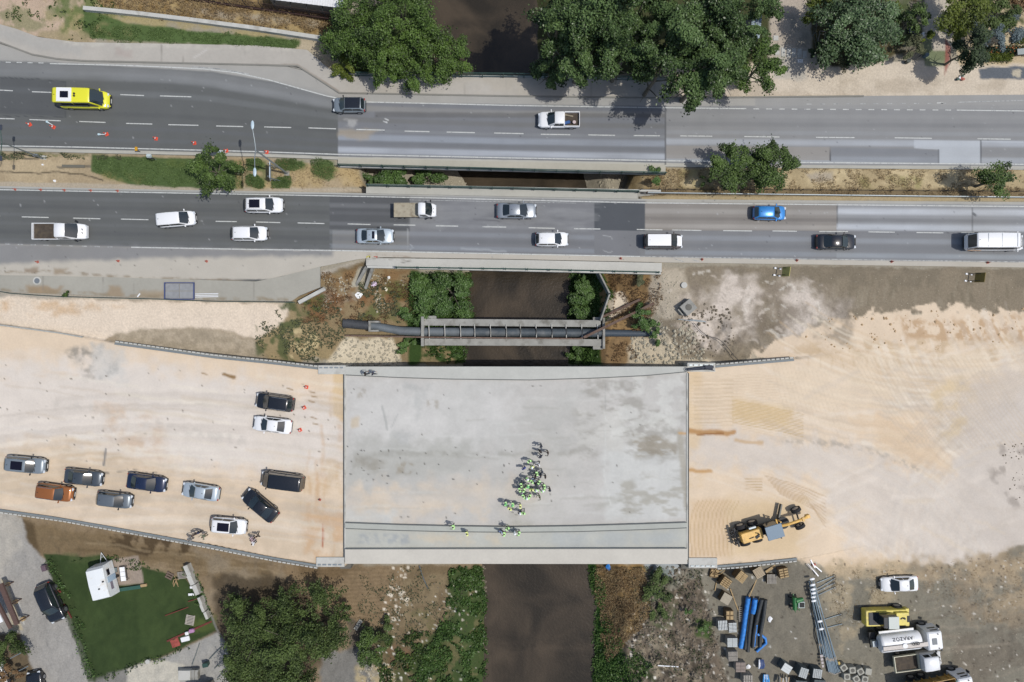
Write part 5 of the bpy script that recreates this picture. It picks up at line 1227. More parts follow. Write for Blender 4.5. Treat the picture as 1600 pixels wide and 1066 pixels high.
def trunk_mesh(h, r, rad, nl, seed, top):
 rs = random.Random(seed); m = MB()
 pts = [(0,0,-.3)]; x = y = 0
 for i in range(1, 5): x += rs.uniform(-.12,.12)*h/8; y += rs.uniform(-.12,.12)*h/8; pts.append((x, y, top*i/4))
 m.tube(pts, [r*1.25, r, r*.8, r*.55, r*.2], 8)
 for k in range(nl):
  a = k*2*math.pi/nl+rs.uniform(-.4, .4); t = rs.uniform(.35, .75); b = Vector(pts[int(t*4)]); L_ = rad*rs.uniform(.55, .9)
  p1 = b+Vector((math.cos(a)*L_*.4, math.sin(a)*L_*.4, L_*.35)); p2 = b+Vector((math.cos(a)*L_, math.sin(a)*L_, L_*.6+rs.uniform(0, .6)))
  m.tube([b, p1, p2], [r*.45, r*.28, r*.06], 6)
 return m
_tseed = [100]
def tree(px, py, rad, top, kind, label, z0=None, base=None, nblob=34, nleaf=5200, size=.25, name='tree', cat='tree', group=None, squash=(1,1), ragged=.35, low=.3, r=None, blob=.3, trunk=True, flat=.35, nl=6):
 """px,py: where the crown's middle shows in the photograph; it is stood on the ground below"""
 _tseed[0] += 1; sd = _tseed[0]
 z0 = tz(px, py) if z0 is None else z0
 zc = z0+top*(low+1)/2; v = P(px, py, zc)
 t = empty(name, (v.x, v.y, z0)); tag(t, label, cat, group)
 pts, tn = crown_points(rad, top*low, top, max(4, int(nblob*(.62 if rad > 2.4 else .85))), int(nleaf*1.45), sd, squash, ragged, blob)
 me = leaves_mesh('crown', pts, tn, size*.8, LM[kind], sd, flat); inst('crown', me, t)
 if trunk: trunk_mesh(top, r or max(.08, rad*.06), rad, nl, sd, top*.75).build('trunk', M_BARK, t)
 return t
# bank north of the road, left of the river
BL = 'broadleaf trees crowding the left river bank'
tree(556,52,4.4,9,'broad','broadleaf tree at the left end of the bank cluster, beside the green fence',z0=-2,nleaf=9000,nblob=44,group=None)
tree(628,22,4.7,11,'broad','tallest broadleaf crown of the left bank cluster, cut by the top edge',z0=-3,nleaf=9500,nblob=46)
tree(650,66,3.4,10,'broad','broadleaf crown in the middle of the left bank cluster, over the water edge',z0=-4,nleaf=7000,nblob=38)
tree(598,88,3.4,8,'broad','broadleaf crown hanging over the pavement railing at the left bank',z0=-2.5,nleaf=5600,nblob=30)
tree(702,92,3.1,8,'broad','sparse broadleaf crown reaching right over the brown water by the railing',z0=-4,nleaf=5000,nblob=34,ragged=.45)
tree(652,116,2.3,7,'broad','lowest broadleaf crown, its leaves brushing the northern pavement',z0=-3,nleaf=2600,nblob=18,ragged=.5)
tree(540,105,1.9,3,'lime','low bright shrub against the green fence at the pavement corner',z0=-1,nleaf=1800,nblob=12,size=.22,name='shrub',cat='shrub',low=.1)
tree(520,72,1.5,3,'broad','small dark shrub where the concrete wall meets the tree cluster',z0=-.5,nleaf=1200,nblob=9,size=.22,name='shrub',cat='shrub',low=.1)
# the big poplars right of the river
for i, (x, y, rd, tp, lab) in enumerate([
  (872,40,4.3,13,'grey-green poplar crown nearest the river water, left end of the big grove'),
  (935,28,4.8,15,'broad grey-green poplar second from the river in the big grove'),
  (905,92,3.6,11,'poplar crown behind the dark green railing, front left of the big grove'),
  (858,112,2.4,6,'low leafy crown at the river edge touching the railing'),
  (1000,14,4.8,17,'dark poplar in the back middle of the big grove'),
  (972,86,4.2,12,'poplar crown whose shadow falls on the northern road'),
  (1045,52,4.6,16,'tall poplar in the centre right of the big grove'),
  (1030,104,3.6,14,'poplar crown with pale twisting branches above the pavement railing'),
  (1102,20,4.9,16,'wide poplar crown at the top right of the big grove'),
  (1096,112,4.3,15,'long drooping poplar crown hanging over the road edge, right front of the grove'),
  (1135,62,4.2,15,'poplar crown beside the grey shed roof'),
  (1182,106,3.2,9,'separate rounded crown beside the beige cabinet on the sandy verge'),
  (1192,14,2.2,6,'dark leafy crown between the grey shed and the sandy drive')]):
 if x == 1182: tree(x, y, rd, tp, 'broad', lab, z0=0, nleaf=5600, nblob=30, ragged=.5)
 else: tree(x, y, rd, tp, 'poplar', lab, z0=-.4 if y < 110 else -1, nleaf=int(640*rd*rd), nblob=int(9+rd*6), ragged=.55, size=.29, flat=.6, blob=.27)
# gardens top right
tree(1338,45,4.7,6.5,'plane','large rounded blue-green tree in the garden right of the sandy drive',z0=0,nleaf=12500,nblob=56,size=.32)
tree(1295,20,2.6,5,'lime','yellow-green shrub at the top of the garden fence',z0=0,nleaf=2800,nblob=16,name='shrub',cat='shrub')
for i, (x, y, rd) in enumerate([(1283,82,1.5),(1308,92,1.6),(1331,93,1.2),(1352,88,1.6),(1368,86,1.1)]):
 tree(x, y, rd, 2.2, 'dark' if i != 1 else 'weed', 'rounded grey-green bush in front of the large garden tree, %s' % ['leftmost, at the drive','second from the drive','middle one','fourth, in deep shade','rightmost with sunlit tips'][i], z0=0, nleaf=900, nblob=9, size=.2, name='bush', cat='bush', low=.05, trunk=False, flat=.8)
tree(1432,28,1.9,5,'median','narrow leafy tree between garden plots and the driveway',z0=0,nleaf=2200,nblob=16)
tree(1426,76,1.5,3,'weed','scraggly dark shrub at the mouth of the driveway, left side',z0=0,nleaf=1100,nblob=10,size=.2,name='shrub',cat='shrub')
tree(1448,60,1.0,3,'lime','thin light green shrub beside the white box on the driveway',z0=0,nleaf=600,nblob=6,size=.2,name='shrub',cat='shrub')
for i, (x, y, rd) in enumerate([(1392,12,1.5),(1404,30,1.2),(1392,44,1.0),(1398,60,1.1)]):
 tree(x, y, rd, 1.2, 'lime' if i == 0 else 'median', 'low vegetable-garden shrub, %s of the four in the column beside the big tree' % ['topmost','second','third','lowest'][i], z0=0, nleaf=700, nblob=8, size=.18, name='garden_plant', cat='plant', low=.05, trunk=False)
tree(1508,18,3.4,6,'lime','yellow-green spreading tree right of the paved driveway, cut by the top edge',z0=0,nleaf=7000,nblob=34)
tree(1516,76,2.1,7,'dark','slender dark green conifer in front of the yellow-green tree',z0=0,nleaf=4600,nblob=26,squash=(.8,1.35),size=.24)
tree(1550,52,2.6,4,'blue','powdery blue spruce beside the slender conifer',z0=0,nleaf=4200,nblob=24,size=.26,squash=(1.5,.9))
tree(1562,18,2.6,5,'olive','dark olive bush behind the blue spruce',z0=0,nleaf=4200,nblob=22,name='bush',cat='bush')
tree(1592,10,1.9,4,'rustw','brownish purple shrub in the top right corner',z0=0,nleaf=1800,nblob=14,name='shrub',cat='shrub')
for i, (y0, x0, x1) in enumerate([(80,1533,1602),(92,1536,1578),(64,1580,1604)]):
 t = empty('hedge', P((x0+x1)/2, y0, 0)); tag(t, ['long low clipped hedge with orange blossoms above the short hedge','short low yellow-green hedge next to the blue tarpaulin patch','hedge stub at the right edge below the brown shrub'][i], 'hedge')
 rs = np.random.RandomState(40+i); n = int((x1-x0)*38); hw_ = (x1-x0)/26
 pts = np.stack([rs.uniform(-hw_, hw_, n), rs.normal(0, .22, n), rs.uniform(.05, .7, n)], -1)
 inst('foliage', leaves_mesh('foliage', pts, rs.rand(n), .17, LM['dark' if i == 0 else 'lime'], i, .8), t)
 if i == 0:
  n = 60; pts = np.stack([rs.uniform(-hw_, hw_, n), rs.normal(0, .25, n), rs.uniform(.6, .75, n)], -1)
  bl = leaves_mesh('blossom', pts, rs.rand(n), .13, mat('orange_blossom', (.6,.2,.06), .7), 5, .4); o = inst('blossom', bl, t); o['kind'] = 'stuff'
# median trees
tree(333,266,2.9,4.2,'median','round leafy tree on the median between the lamp post and the dig pit',z0=0,nleaf=4600,nblob=28,low=.35)
tree(1142,260,2.7,5,'median','left of the two dark trees standing together on the right median',z0=0,nleaf=5600,nblob=34,ragged=.3)
tree(1212,260,3.0,5.2,'median','right and fuller of the two dark trees standing together on the right median',z0=0,nleaf=6800,nblob=38,ragged=.3)
tree(1178,268,1.9,3.8,'median','small crown squeezed between the two dark median trees',z0=0,nleaf=2200,nblob=14,ragged=.4)
tree(1556,281,2.5,5.4,'median','sparse leaning tree near the right end of the median',z0=0,nleaf=2600,nblob=24,ragged=.6)
tree(1103,282,.9,1.6,'median','low green shrub in the dry grass left of the median trees',z0=0,nleaf=400,nblob=5,size=.18,name='shrub',cat='shrub',low=.05,trunk=False)
tree(1022,274,1.2,1.6,'ivy','green shrub at the corner where the northern bridge railing ends',z0=-.3,nleaf=800,nblob=7,size=.2,name='shrub',cat='shrub',low=.05,trunk=False)
# bushes between and beyond the bridges
tree(612,277,2.6,2.4,'ivy','long green bush in the gap between the two road bridges',z0=-3.2,nleaf=3600,nblob=22,squash=(1.5,.42),name='bush',cat='bush',low=.05,trunk=False)
tree(668,276,2.2,1.9,'ivy','smaller green bush beside the dark water gap between the bridges',z0=-4.3,nleaf=2000,nblob=14,squash=(1.4,.4),name='bush',cat='bush',low=.05,trunk=False)
tree(706,458,3.2,4.2,'ivy','rounded fig-like tree overhanging the left side of the water',z0=-5,nleaf=6000,nblob=34,low=.1)
tree(664,462,2.7,2.6,'ivy','dense green thicket left of the rounded tree on the bank',z0=-4.2,nleaf=4200,nblob=26,low=.05,name='bush',cat='bush',trunk=False)
tree(648,486,1.9,1.8,'ivy','low green thicket at the left foot of the pipe bridge',z0=-3.6,nleaf=2000,nblob=14,low=.05,name='bush',cat='bush',trunk=False)
tree(715,490,2.0,1.6,'ivy','bright green growth between the rounded tree and the pipe bridge',z0=-5.3,nleaf=2400,nblob=14,low=.05,name='bush',cat='bush',trunk=False)
tree(914,470,2.5,2.0,'ivy','bright green thicket on the right side of the water, north of the pipe bridge',z0=-5.2,nleaf=5200,nblob=28,squash=(.85,1.25),low=.05,name='bush',cat='bush',trunk=False)
tree(908,445,1.6,1.6,'ivy','shaded green thicket under the edge of the southern road bridge',z0=-5.0,nleaf=1600,nblob=10,low=.05,name='bush',cat='bush',trunk=False)
tree(1006,498,1.7,2.2,'ivy','green bush under the slanting rusty channel',z0=-1.9,nleaf=2200,nblob=14,low=.05,name='bush',cat='bush',trunk=False)
tree(1026,528,1.0,1.4,'ivy','small green bush below the bend of the dark pipe',z0=-1.9,nleaf=900,nblob=7,low=.05,name='bush',cat='bush',trunk=False)
tree(1026,512,.75,1.2,'ivy','small green bush in the angle of the pipe bend',z0=-1.9,nleaf=500,nblob=5,low=.05,name='bush',cat='bush',trunk=False)
tree(641,541,1.3,1.2,'ivy','green bush below the left pier of the pipe bridge',z0=-3.9,nleaf=1300,nblob=9,low=.05,name='bush',cat='bush',trunk=False)
tree(712,552,1.0,.9,'ivy','narrow bright green tuft at the left water edge beside the new deck',z0=-5.5,nleaf=1200,nblob=9,squash=(.7,1.5),low=.05,name='bush',cat='bush',trunk=False)
tree(902,552,1.4,.9,'ivy','green tuft at the right water edge beside the new deck',z0=-5.4,nleaf=1300,nblob=9,low=.05,name='bush',cat='bush',trunk=False)
tree(992,436,1.2,1.2,'weed','grey-green shrub under the end of the southern bridge railing',z0=-1.5,nleaf=800,nblob=7,size=.2,name='shrub',cat='shrub',low=.05,trunk=False)
tree(107,463,.75,1.0,'median','small round shrub on the pavement edge at the far left',z0=-.1,nleaf=500,nblob=5,size=.16,name='shrub',cat='shrub',low=.05,trunk=False)
# big scrub wood, bottom left
for i, (x, y, rd, tp, lab) in enumerate([
  (400,985,4.0,6,'dark olive tree on the left of the bottom wood, beside the lawn corner'),(446,948,3.0,4.5,'dark olive tree crown at the top of the bottom wood'),
  (500,935,2.6,4,'thin crown at the upper right of the bottom wood, near the rolled dirt'),(390,1045,3.9,6,'olive tree crown at the lower left of the bottom wood'),
  (455,1010,4.2,7,'tallest olive crown in the middle of the bottom wood'),(512,1000,3.2,5,'olive tree crown on the right side of the bottom wood'),
  (450,1070,4.0,6,'olive tree crown cut by the bottom edge in the wood'),(370,945,2.3,4,'small olive crown nearest the broken wall of the lawn'),
  (535,955,1.7,3,'small crown overlapping the rolled dirt, right tip of the wood')]):
 tree(x, y, rd, tp, 'olive', lab, z0=-3, nleaf=int((380 if y > 960 else 210)*rd*rd), nblob=int(12+rd*9), ragged=.9, size=.24, flat=.6)
tree(577,1012,2.2,3,'median','green bush right of the wood beside the pale rubble',z0=-3,nleaf=2600,nblob=16,low=.05,name='bush',cat='bush',trunk=False)
tree(600,985,1.4,2,'olive','small dark bush at the foot of the rolled dirt',z0=-3,nleaf=1200,nblob=9,low=.05,name='bush',cat='bush',trunk=False)
tree(8,1010,2.5,3.2,'olive','dark feathery bush at the left edge below the brown beams',z0=-3,nleaf=3200,nblob=20,low=.1,name='bush',cat='bush',size=.22)
tree(20,1055,1.7,2.2,'rustw','brownish dry bush at the bottom left corner beside the white car',z0=-3,nleaf=1200,nblob=10,low=.1,name='bush',cat='bush',size=.22)
tree(1030,930,2.0,1.4,'olive','low dark green bush on the rubble mound right of the dry grass',z0=-3,nleaf=2400,nblob=15,squash=(.9,1.6),low=.05,name='bush',cat='bush',trunk=False)
tree(1098,982,1.0,1.0,'ivy','small green bush at the foot of the mound beside the pallets',z0=-2.6,nleaf=700,nblob=6,low=.05,name='bush',cat='bush',trunk=False,size=.22)
tree(1072,957,.7,.8,'ivy','tiny green bush on the rubble mound',z0=-2.6,nleaf=350,nblob=4,low=.05,name='bush',cat='bush',trunk=False,size=.2)
# --- ground cover nobody could count
def cover(name, poly, n, size, kind, seed, z0=None, hgt=.25, flat=.9, label=None, clump=14, thr=.45, cat='grass', aspect=.6):
 rs = np.random.RandomState(seed); xs = [p_[0] for p_ in poly]; ys = [p_[1] for p_ in poly]
 U = rs.uniform(min(xs), max(xs), n*2); V = rs.uniform(min(ys), max(ys), n*2)
 ok = sdist(U, V, poly)+(fbm(U, V, 20, 1)-.5)*22 < 0; ok &= fbm(U, V, clump, seed, 3, .6) > thr
 U = U[ok][:n]; V = V[ok][:n]; z = np.full(U.shape, -1.0 if z0 is None else z0)
 for _ in range(3):
  s = (K-z)/K/PPM; z = terrain_z((U-800)*s, (533-V)*s)
 s = (K-z)/K/PPM; pts = np.stack([(U-800)*s, (533-V)*s, z+rs.rand(U.size)*hgt], -1)
 tn = fbm(U, V, 10, 2)*1.0-.1+rs.randn(U.size)*.2
 o = inst(name, leaves_mesh(name, pts, tn, size, LM[kind], seed, flat, aspect))
 tag(o, label, cat, kind='stuff'); return o
cover('bank_vegetation', [(640,426),(738,426),(735,500),(728,568),(700,572),(640,520)], 5200, .22, 'ivy', 1, -4.8, .5, label='lush green growth on the left bank under the road bridge', thr=.35, cat='vegetation')
cover('bank_vegetation', [(886,426),(945,426),(958,460),(940,520),(925,572),(888,572)], 3600, .22, 'ivy', 2, -5, .4, label='lush green growth on the right bank north of the new deck', thr=.35, cat='vegetation')
cover('bank_vegetation', [(705,886),(757,884),(763,960),(760,1090),(700,1090),(640,1060),(690,970)], 9000, .24, 'ivy', 3, -5, .4, label='lush green growth along the left bank south of the new deck', thr=.46, cat='vegetation')
cover('bank_vegetation', [(912,884),(932,884),(950,960),(985,1010),(1020,1040),(990,1090),(922,1090),(926,940)], 5200, .22, 'ivy', 4, -5, .4, label='green strip along the right bank south of the new deck', thr=.34, cat='vegetation')
cover('bank_vegetation', [(600,990),(700,980),(700,1090),(590,1090)], 3200, .24, 'median', 5, -4, .35, label='patchy green weeds between the rubble and the left bank', thr=.48, cat='vegetation')
cover('weeds', [(400,505),(460,470),(530,480),(545,530),(500,566),(405,560)], 1900, .20, 'weed', 6, -1.5, .3, label='grey-green weeds on the slope beside the west wall', thr=.5, cat='weeds')
cover('weeds', [(500,425),(640,425),(650,500),(560,512),(470,500),(480,460)], 3600, .20, 'rustw', 7, -2, .3, label='rust-coloured dry weeds strewn with litter on the left slope', thr=.46, cat='weeds', aspect=.3)
cover('weeds', [(560,440),(650,430),(650,505),(560,505)], 1500, .2, 'weed', 8, -2.5, .3, label='green weeds at the edge of the thicket on the left slope', thr=.5, cat='weeds')
cover('dry_grass', [(925,886),(1004,886),(1016,960),(985,1000),(945,1045)], 8000, .24, 'dry', 9, -3.8, .35, label='straw-coloured grass on the right bank south of the deck', thr=.3, aspect=.22)
cover('weeds', [(925,886),(1004,886),(1016,960),(985,1000),(945,1045)], 2000, .22, 'rustw', 19, -3.8, .35, label='brown weeds mixed into the straw-coloured grass', thr=.5, aspect=.3, cat='weeds')
cover('dry_grass', [(950,425),(1035,420),(1035,480),(1000,500),(990,560),(945,565),(960,480)], 3200, .22, 'rustw', 10, -2.2, .3, label='brown dry grass around the rusty channel', thr=.4, aspect=.25)
cover('dry_grass', [(150,-10),(530,-10),(530,56),(400,42),(270,30),(160,14)], 7000, .30, 'dry', 11, 0, .6, label='tall straw-coloured grass between the concrete wall and the shed', thr=.38, aspect=.16, flat=1.2)
cover('dry_grass', [(1000,266),(1620,264),(1620,306),(1010,306)], 9000, .2, 'dry', 12, 0, .2, label='dry yellow grass covering the right median', thr=.42, aspect=.2)
cover('grass', [(140,36),(300,50),(470,64),(470,76),(300,68),(140,62)], 5500, .16, 'grassy', 13, 0, .12, label='green grass strip below the concrete wall', thr=.34, aspect=.35)
cover('grass', [(145,244),(300,249),(378,254),(378,294),(250,291),(150,272)], 6000, .16, 'grassy', 14, 0, .12, label='green grass on the left median', thr=.3, aspect=.35)
for i, (x, y, a, b_) in enumerate([(506,265,21,20),(400,284,16,12),(440,285,16,10),(455,258,24,10),(401,258,15,10)]):
 pl = [(x+a*math.cos(t_*.6283), y+b_*math.sin(t_*.6283)) for t_ in range(10)]
 cover('grass_tuft', pl, 1300, .15, 'grassy', 15+i, 0, .35, label='rounded green grass tuft on the bare median, %s' % ['large one near the bridge','low one right of the lamp base','low one below the road sign','wide one above the road sign','small one under the lamp arms'][i], thr=.0, aspect=.3)
cover('weeds', [(-20,238),(190,243),(190,248),(-20,250)], 900, .16, 'weed', 22, 0, .15, label='thin weeds along the kerb of the left median', thr=.45, cat='weeds')
cover('hedge_plants', [(70,872),(84,870),(120,950),(152,1064),(140,1066),(105,960)], 1900, .2, 'ivy', 23, -3, .5, label='low hedge plants along the left edge of the lawn', thr=.42, cat='hedge')
cover('hedge_plants', [(145,1062),(205,1038),(250,1026),(300,1004),(300,1012),(210,1046),(150,1070)], 900, .2, 'median', 24, -3, .4, label='low plants along the bottom edge of the lawn', thr=.42, cat='hedge')
cover('hedge_plants', [(285,885),(300,890),(335,960),(325,965),(300,915)], 900, .2, 'ivy', 25, -2.8, .4, label='ivy behind the broken white wall of the lawn', thr=.36, cat='hedge')
cover('weeds', [(100,870),(180,866),(240,884),(250,892),(110,878)], 700, .18, 'median', 26, -2.8, .3, label='ragged weeds along the top edge of the lawn', thr=.45, cat='weeds')
cover('weeds', [(20,-10),(180,-10),(190,60),(90,62),(60,30),(10,30)], 2200, .18, 'median', 27, 0, .12, label='scattered green weeds on the pinkish soil, top left', thr=.55, cat='weeds')
cover('weeds', [(1290,890),(1400,890),(1370,960),(1310,1000)], 1500, .18, 'dry', 28, -2, .12, label='dry stalks on the yard between the lamp posts and the roller', thr=.5, cat='weeds', aspect=.2)
cover('weeds', [(1420,885),(1600,860),(1600,980),(1480,970)], 2200, .16, 'dry', 29, -1.8, .1, label='dry stalks on the right part of the yard', thr=.52, cat='weeds', aspect=.2)
cover('weeds', [(980,885),(1100,885),(1120,1000),(1100,1066),(980,1066),(1000,960)], 1800, .18, 'weed', 30, -2.8, .2, label='grey weeds on the rubble mounds', thr=.52, cat='weeds')
cover('weeds', [(560,884),(755,884),(700,980),(600,1066),(560,1010)], 2400, .18, 'weed', 31, -3.4, .2, label='thin weeds on the stony ground left of the bank', thr=.5, cat='weeds')
cover('weeds', [(365,250),(560,262),(570,290),(370,296)], 1800, .17, 'dry', 33, 0, .15, label='dry straw between the green tufts of the left median', thr=.4, cat='weeds', aspect=.25)
# --- stones, clods and litter scattered as one mass each
def stones(name, poly, n, r0, r1, material, seed, label, z0=-3, thr=.4, cat='rubble', cl=18):
 rs = np.random.RandomState(seed); xs = [p_[0] for p_ in poly]; ys = [p_[1] for p_ in poly]
 U = rs.uniform(min(xs), max(xs), n*3); V = rs.uniform(min(ys), max(ys), n*3)
 ok = (sdist(U, V, poly) < 0) & (fbm(U, V, cl, seed, 3) > thr); U = U[ok][:n]; V = V[ok][:n]; z = np.full(U.shape, float(z0))
 for _ in range(3):
  s = (K-z)/K/PPM; z = terrain_z((U-800)*s, (533-V)*s)
 s = (K-z)/K/PPM; x = (U-800)*s; y = (533-V)*s; m = MB()
 base = [(1,0,0),(.3,.9,0),(-.8,.6,0),(-.9,-.5,0),(.2,-1,0),(.5,.1,.8),(-.4,.2,.9),(0,-.5,.75)]
 fc = [(0,1,5),(1,2,6),(1,6,5),(2,3,6),(3,4,7),(3,7,6),(4,0,5),(4,5,7),(5,6,7)]
 for i in range(U.size):
  r = r0+(r1-r0)*rs.rand()**2.2; a = rs.rand()*6.28; ca, sa = math.cos(a), math.sin(a); k = rs.uniform(.6, 1.2, 8)
  m.add([(x[i]+(p_[0]*ca-p_[1]*sa)*r*k[j], y[i]+(p_[0]*sa+p_[1]*ca)*r*k[j], z[i]-.04+p_[2]*r*.8) for j, p_ in enumerate(base)], fc)
 o = m.build(name, material); tag(o, label, cat, kind='stuff'); return o
MS_P = mat('pale_stone', S(182,172,152), .9, var=.25, vscale=3); MS_G = mat('grey_clod', S(132,120,104), .95, var=.3, vscale=2); MS_S = mat('sand_clod', S(200,170,134), .95, var=.2, vscale=2)
stones('rubble', [(540,528),(612,528),(632,572),(508,572)], 420, .06, .28, MS_P, 1, 'pale broken stones between the slope and the new deck', -3, .3)
stones('rubble', [(990,885),(1100,885),(1125,1000),(1140,1066),(960,1066),(1000,980)], 1500, .05, .30, MS_G, 2, 'grey clods of the rubble mound beside the dry grass')
stones('rubble', [(985,525),(1080,500),(1110,568),(985,568)], 620, .05, .35, MS_P, 3, 'pale rubble heap at the right foot of the pipe', -1.5, .3)
stones('rubble', [(1060,470),(1140,480),(1150,555),(1070,560)], 380, .05, .26, MS_G, 4, 'dark clods beside the concrete manhole block', -1)
stones('rubble', [(612,884),(640,884),(636,935),(612,975),(600,960)], 34, .08, .22, MS_P, 5, 'white boulders on the edge of the rolled dirt')
stones('rubble', [(560,1040),(615,1035),(620,1066),(560,1066)], 160, .05, .2, MS_P, 6, 'pale rubble heap at the bottom edge')
stones('rubble', [(500,430),(575,428),(640,440),(600,490),(500,480)], 330, .04, .22, MS_P, 7, 'broken concrete and litter on the left slope', -2, .45)
stones('rubble', [(1020,420),(1060,430),(1060,500),(1010,510),(1020,460)], 340, .04, .16, MS_P, 8, 'gravel spill beside the end of the rusty channel', -.6, .35)
stones('rubble', [(750,884),(764,884),(768,960),(764,1066),(756,1066),(758,960)], 240, .07, .32, MS_G, 9, 'dark stones along the left water edge', -6, .2)
stones('rubble', [(940,264),(978,268),(972,296),(935,294)], 110, .06, .28, MS_P, 10, 'pale rocks in the dark gap between the bridges', -4, .2)
stones('rubble', [(700,275),(735,280),(732,296),(690,294)], 80, .06, .25, MS_P, 11, 'pale rocks beside the bush in the gap between the bridges', -5, .2)
stones('clods', [(1250,495),(1600,480),(1600,545),(1260,548)], 150, .06, .26, MS_S, 12, 'sandy clods along the upper edge of the sand field', 0, .52)
stones('clods', [(1110,425),(1600,425),(1600,490),(1300,500),(1120,520)], 420, .03, .11, MS_P, 13, 'small pale stones on the grey strip south of the road', 0, .45)
stones('clods', [(1290,885),(1600,860),(1600,1066),(1310,1066)], 700, .03, .12, MS_P, 14, 'small pale stones across the yard', -2, .45)
stones('clods', [(1560,690),(1620,690),(1620,790),(1580,780)], 140, .04, .16, MS_G, 15, 'dark clods at the right edge of the sand field', 0, .45)
stones('clods', [(700,880),(760,880),(700,1000),(600,1060),(640,900)], 150, .04, .14, MS_G, 16, 'pale stones and litter on the slope left of the bank', -4, .45)
# ================================================================== WALLS, RAILINGS, STREET FURNITURE
M_PANEL = mat('wall_panel_concrete', S(176,174,168), .9, var=.1, bump=.01)
M_COPE = mat('wall_coping_steel', S(138,144,146), .7, metal=.1, var=.08)
M_DARK = mat('dark_gap', (.03,.03,.03), .9)
def seg_iter(pts, step):
 """walk along a polyline of Vectors in equal steps; yields (start, end)"""
 L_ = [0]
 for a, b in zip(pts[:-1], pts[1:]): L_.append(L_[-1]+(b-a).length)
 n = max(1, round(L_[-1]/step)); out = []
 def at(d):
  for i in range(len(pts)-1):
   if d <= L_[i+1]+1e-6: return pts[i].lerp(pts[i+1], (d-L_[i])/(L_[i+1]-L_[i]))
  return pts[-1]
 return [(at(L_[-1]*i/n), at(L_[-1]*(i+1)/n)) for i in range(n)]
def retaining_wall(poly, label, depth, out_sign):
 """precast panels under a steel coping channel with a row of short blocks"""
 pts = [P(x, y, 0) for x, y in poly]; t = empty('retaining_wall', pts[len(pts)//2]-Vector((0,0,depth))); off = -t.location; tag(t, label, 'wall')
 for a, b in seg_iter(pts, 1.5):
  d = b-a; m = MB(); m.box((a+b)/2+Vector((0,0,-depth/2-.02)), (d.length-.03, .22, depth), math.atan2(d.y, d.x)); m.build('panel', M_PANEL, t, loc=off)
 for a, b in seg_iter(pts, 6.0):
  d = b-a; n_ = Vector((-d.y, d.x, 0)).normalized(); an = math.atan2(d.y, d.x)
  m = MB(); m.box((a+b)/2+n_*.16*out_sign+Vector((0,0,.06)), (d.length, .24, .10), an); m.build('coping', M_COPE, t, loc=off)
 m = MB()
 for a, b in seg_iter(pts, .55):
  d = b-a; n_ = Vector((-d.y, d.x, 0)).normalized(); an = math.atan2(d.y, d.x)
  m.box((a+b)/2-n_*.12*out_sign+Vector((0,0,.05)), (d.length*.74, .15, .11), an)
 o = m.build('coping_blocks', MT['concrete_light'], t, loc=off); o['kind'] = 'stuff'
 m = MB()
 for a, b in seg_iter(pts, 8):
  d = b-a; n_ = Vector((-d.y, d.x, 0)).normalized()
  m.box((a+b)/2-n_*.12*out_sign+Vector((0,0,.0)), (d.length, .15, .06), math.atan2(d.y, d.x))
 m.build('coping_groove', MT['concrete_dark'], t, loc=off)
 return t
retaining_wall([(0,799),(100,813),(200,831),(330,855),(430,875),(497,886)], 'long retaining wall along the south edge of the left sand pad', 3.0, 1)
retaining_wall([(180,535),(260,546),(330,556),(430,566),(497,574)], 'retaining wall along the north edge of the left sand pad', 2.2, -1)
retaining_wall([(1118,571),(1150,568.5),(1200,564),(1240,560.5)], 'short retaining wall at the north edge of the right sand pad', 1.6, -1)
retaining_wall([(1120,887),(1150,885.5),(1200,880),(1245,875)], 'short retaining wall at the south edge of the right sand pad', 2.3, 1)
m = MB()
w_ = empty('retaining_wall', P(40,512,-1)); tag(w_, 'thin worn wall top at the far left, continuing the north pad edge', 'wall')
for a, b in seg_iter([P(x, y, -.1) for x, y in [(-30,504),(0,508),(90,520),(130,527)]], 1.5):
 d = b-a; m = MB(); m.box((a+b)/2, (d.length-.03, .16, .3), math.atan2(d.y, d.x)); m.build('panel', M_PANEL, w_, loc=-w_.location)
# abutment end blocks of the new bridge
for (x0, y0, x1, y1, lab) in [(497,571,540,585,'pale concrete block at the north-west corner of the new deck'),(494,871,538,886,'pale concrete block at the south-west corner of the new deck'),
                              (1074,567,1118,581,'pale concrete block at the north-east corner of the new deck'),(1076,872,1121,888,'pale concrete block at the south-east corner of the new deck')]:
 a = P(x0, y0, .12); b = P(x1, y1, .12); t = empty('abutment_block', ((a.x+b.x)/2, (a.y+b.y)/2, -4)); tag(t, lab, 'concrete block')
 m = MB(); m.box((0, 0, 2.06), (b.x-a.x, a.y-b.y, 4.12), bev=.03); m.build('block', MT['concrete_light'], t)
 m = MB(); yy = (a.y-b.y)/2-.28; sg = 1 if y0 < 700 else -1
 for k in range(5): m.box((-1.3+k*.62, sg*yy, 4.16), (.36+.1*(k % 2), .16, .08))
 o = m.build('bolt_plates', MT['steel'], t); o['kind'] = 'stuff'
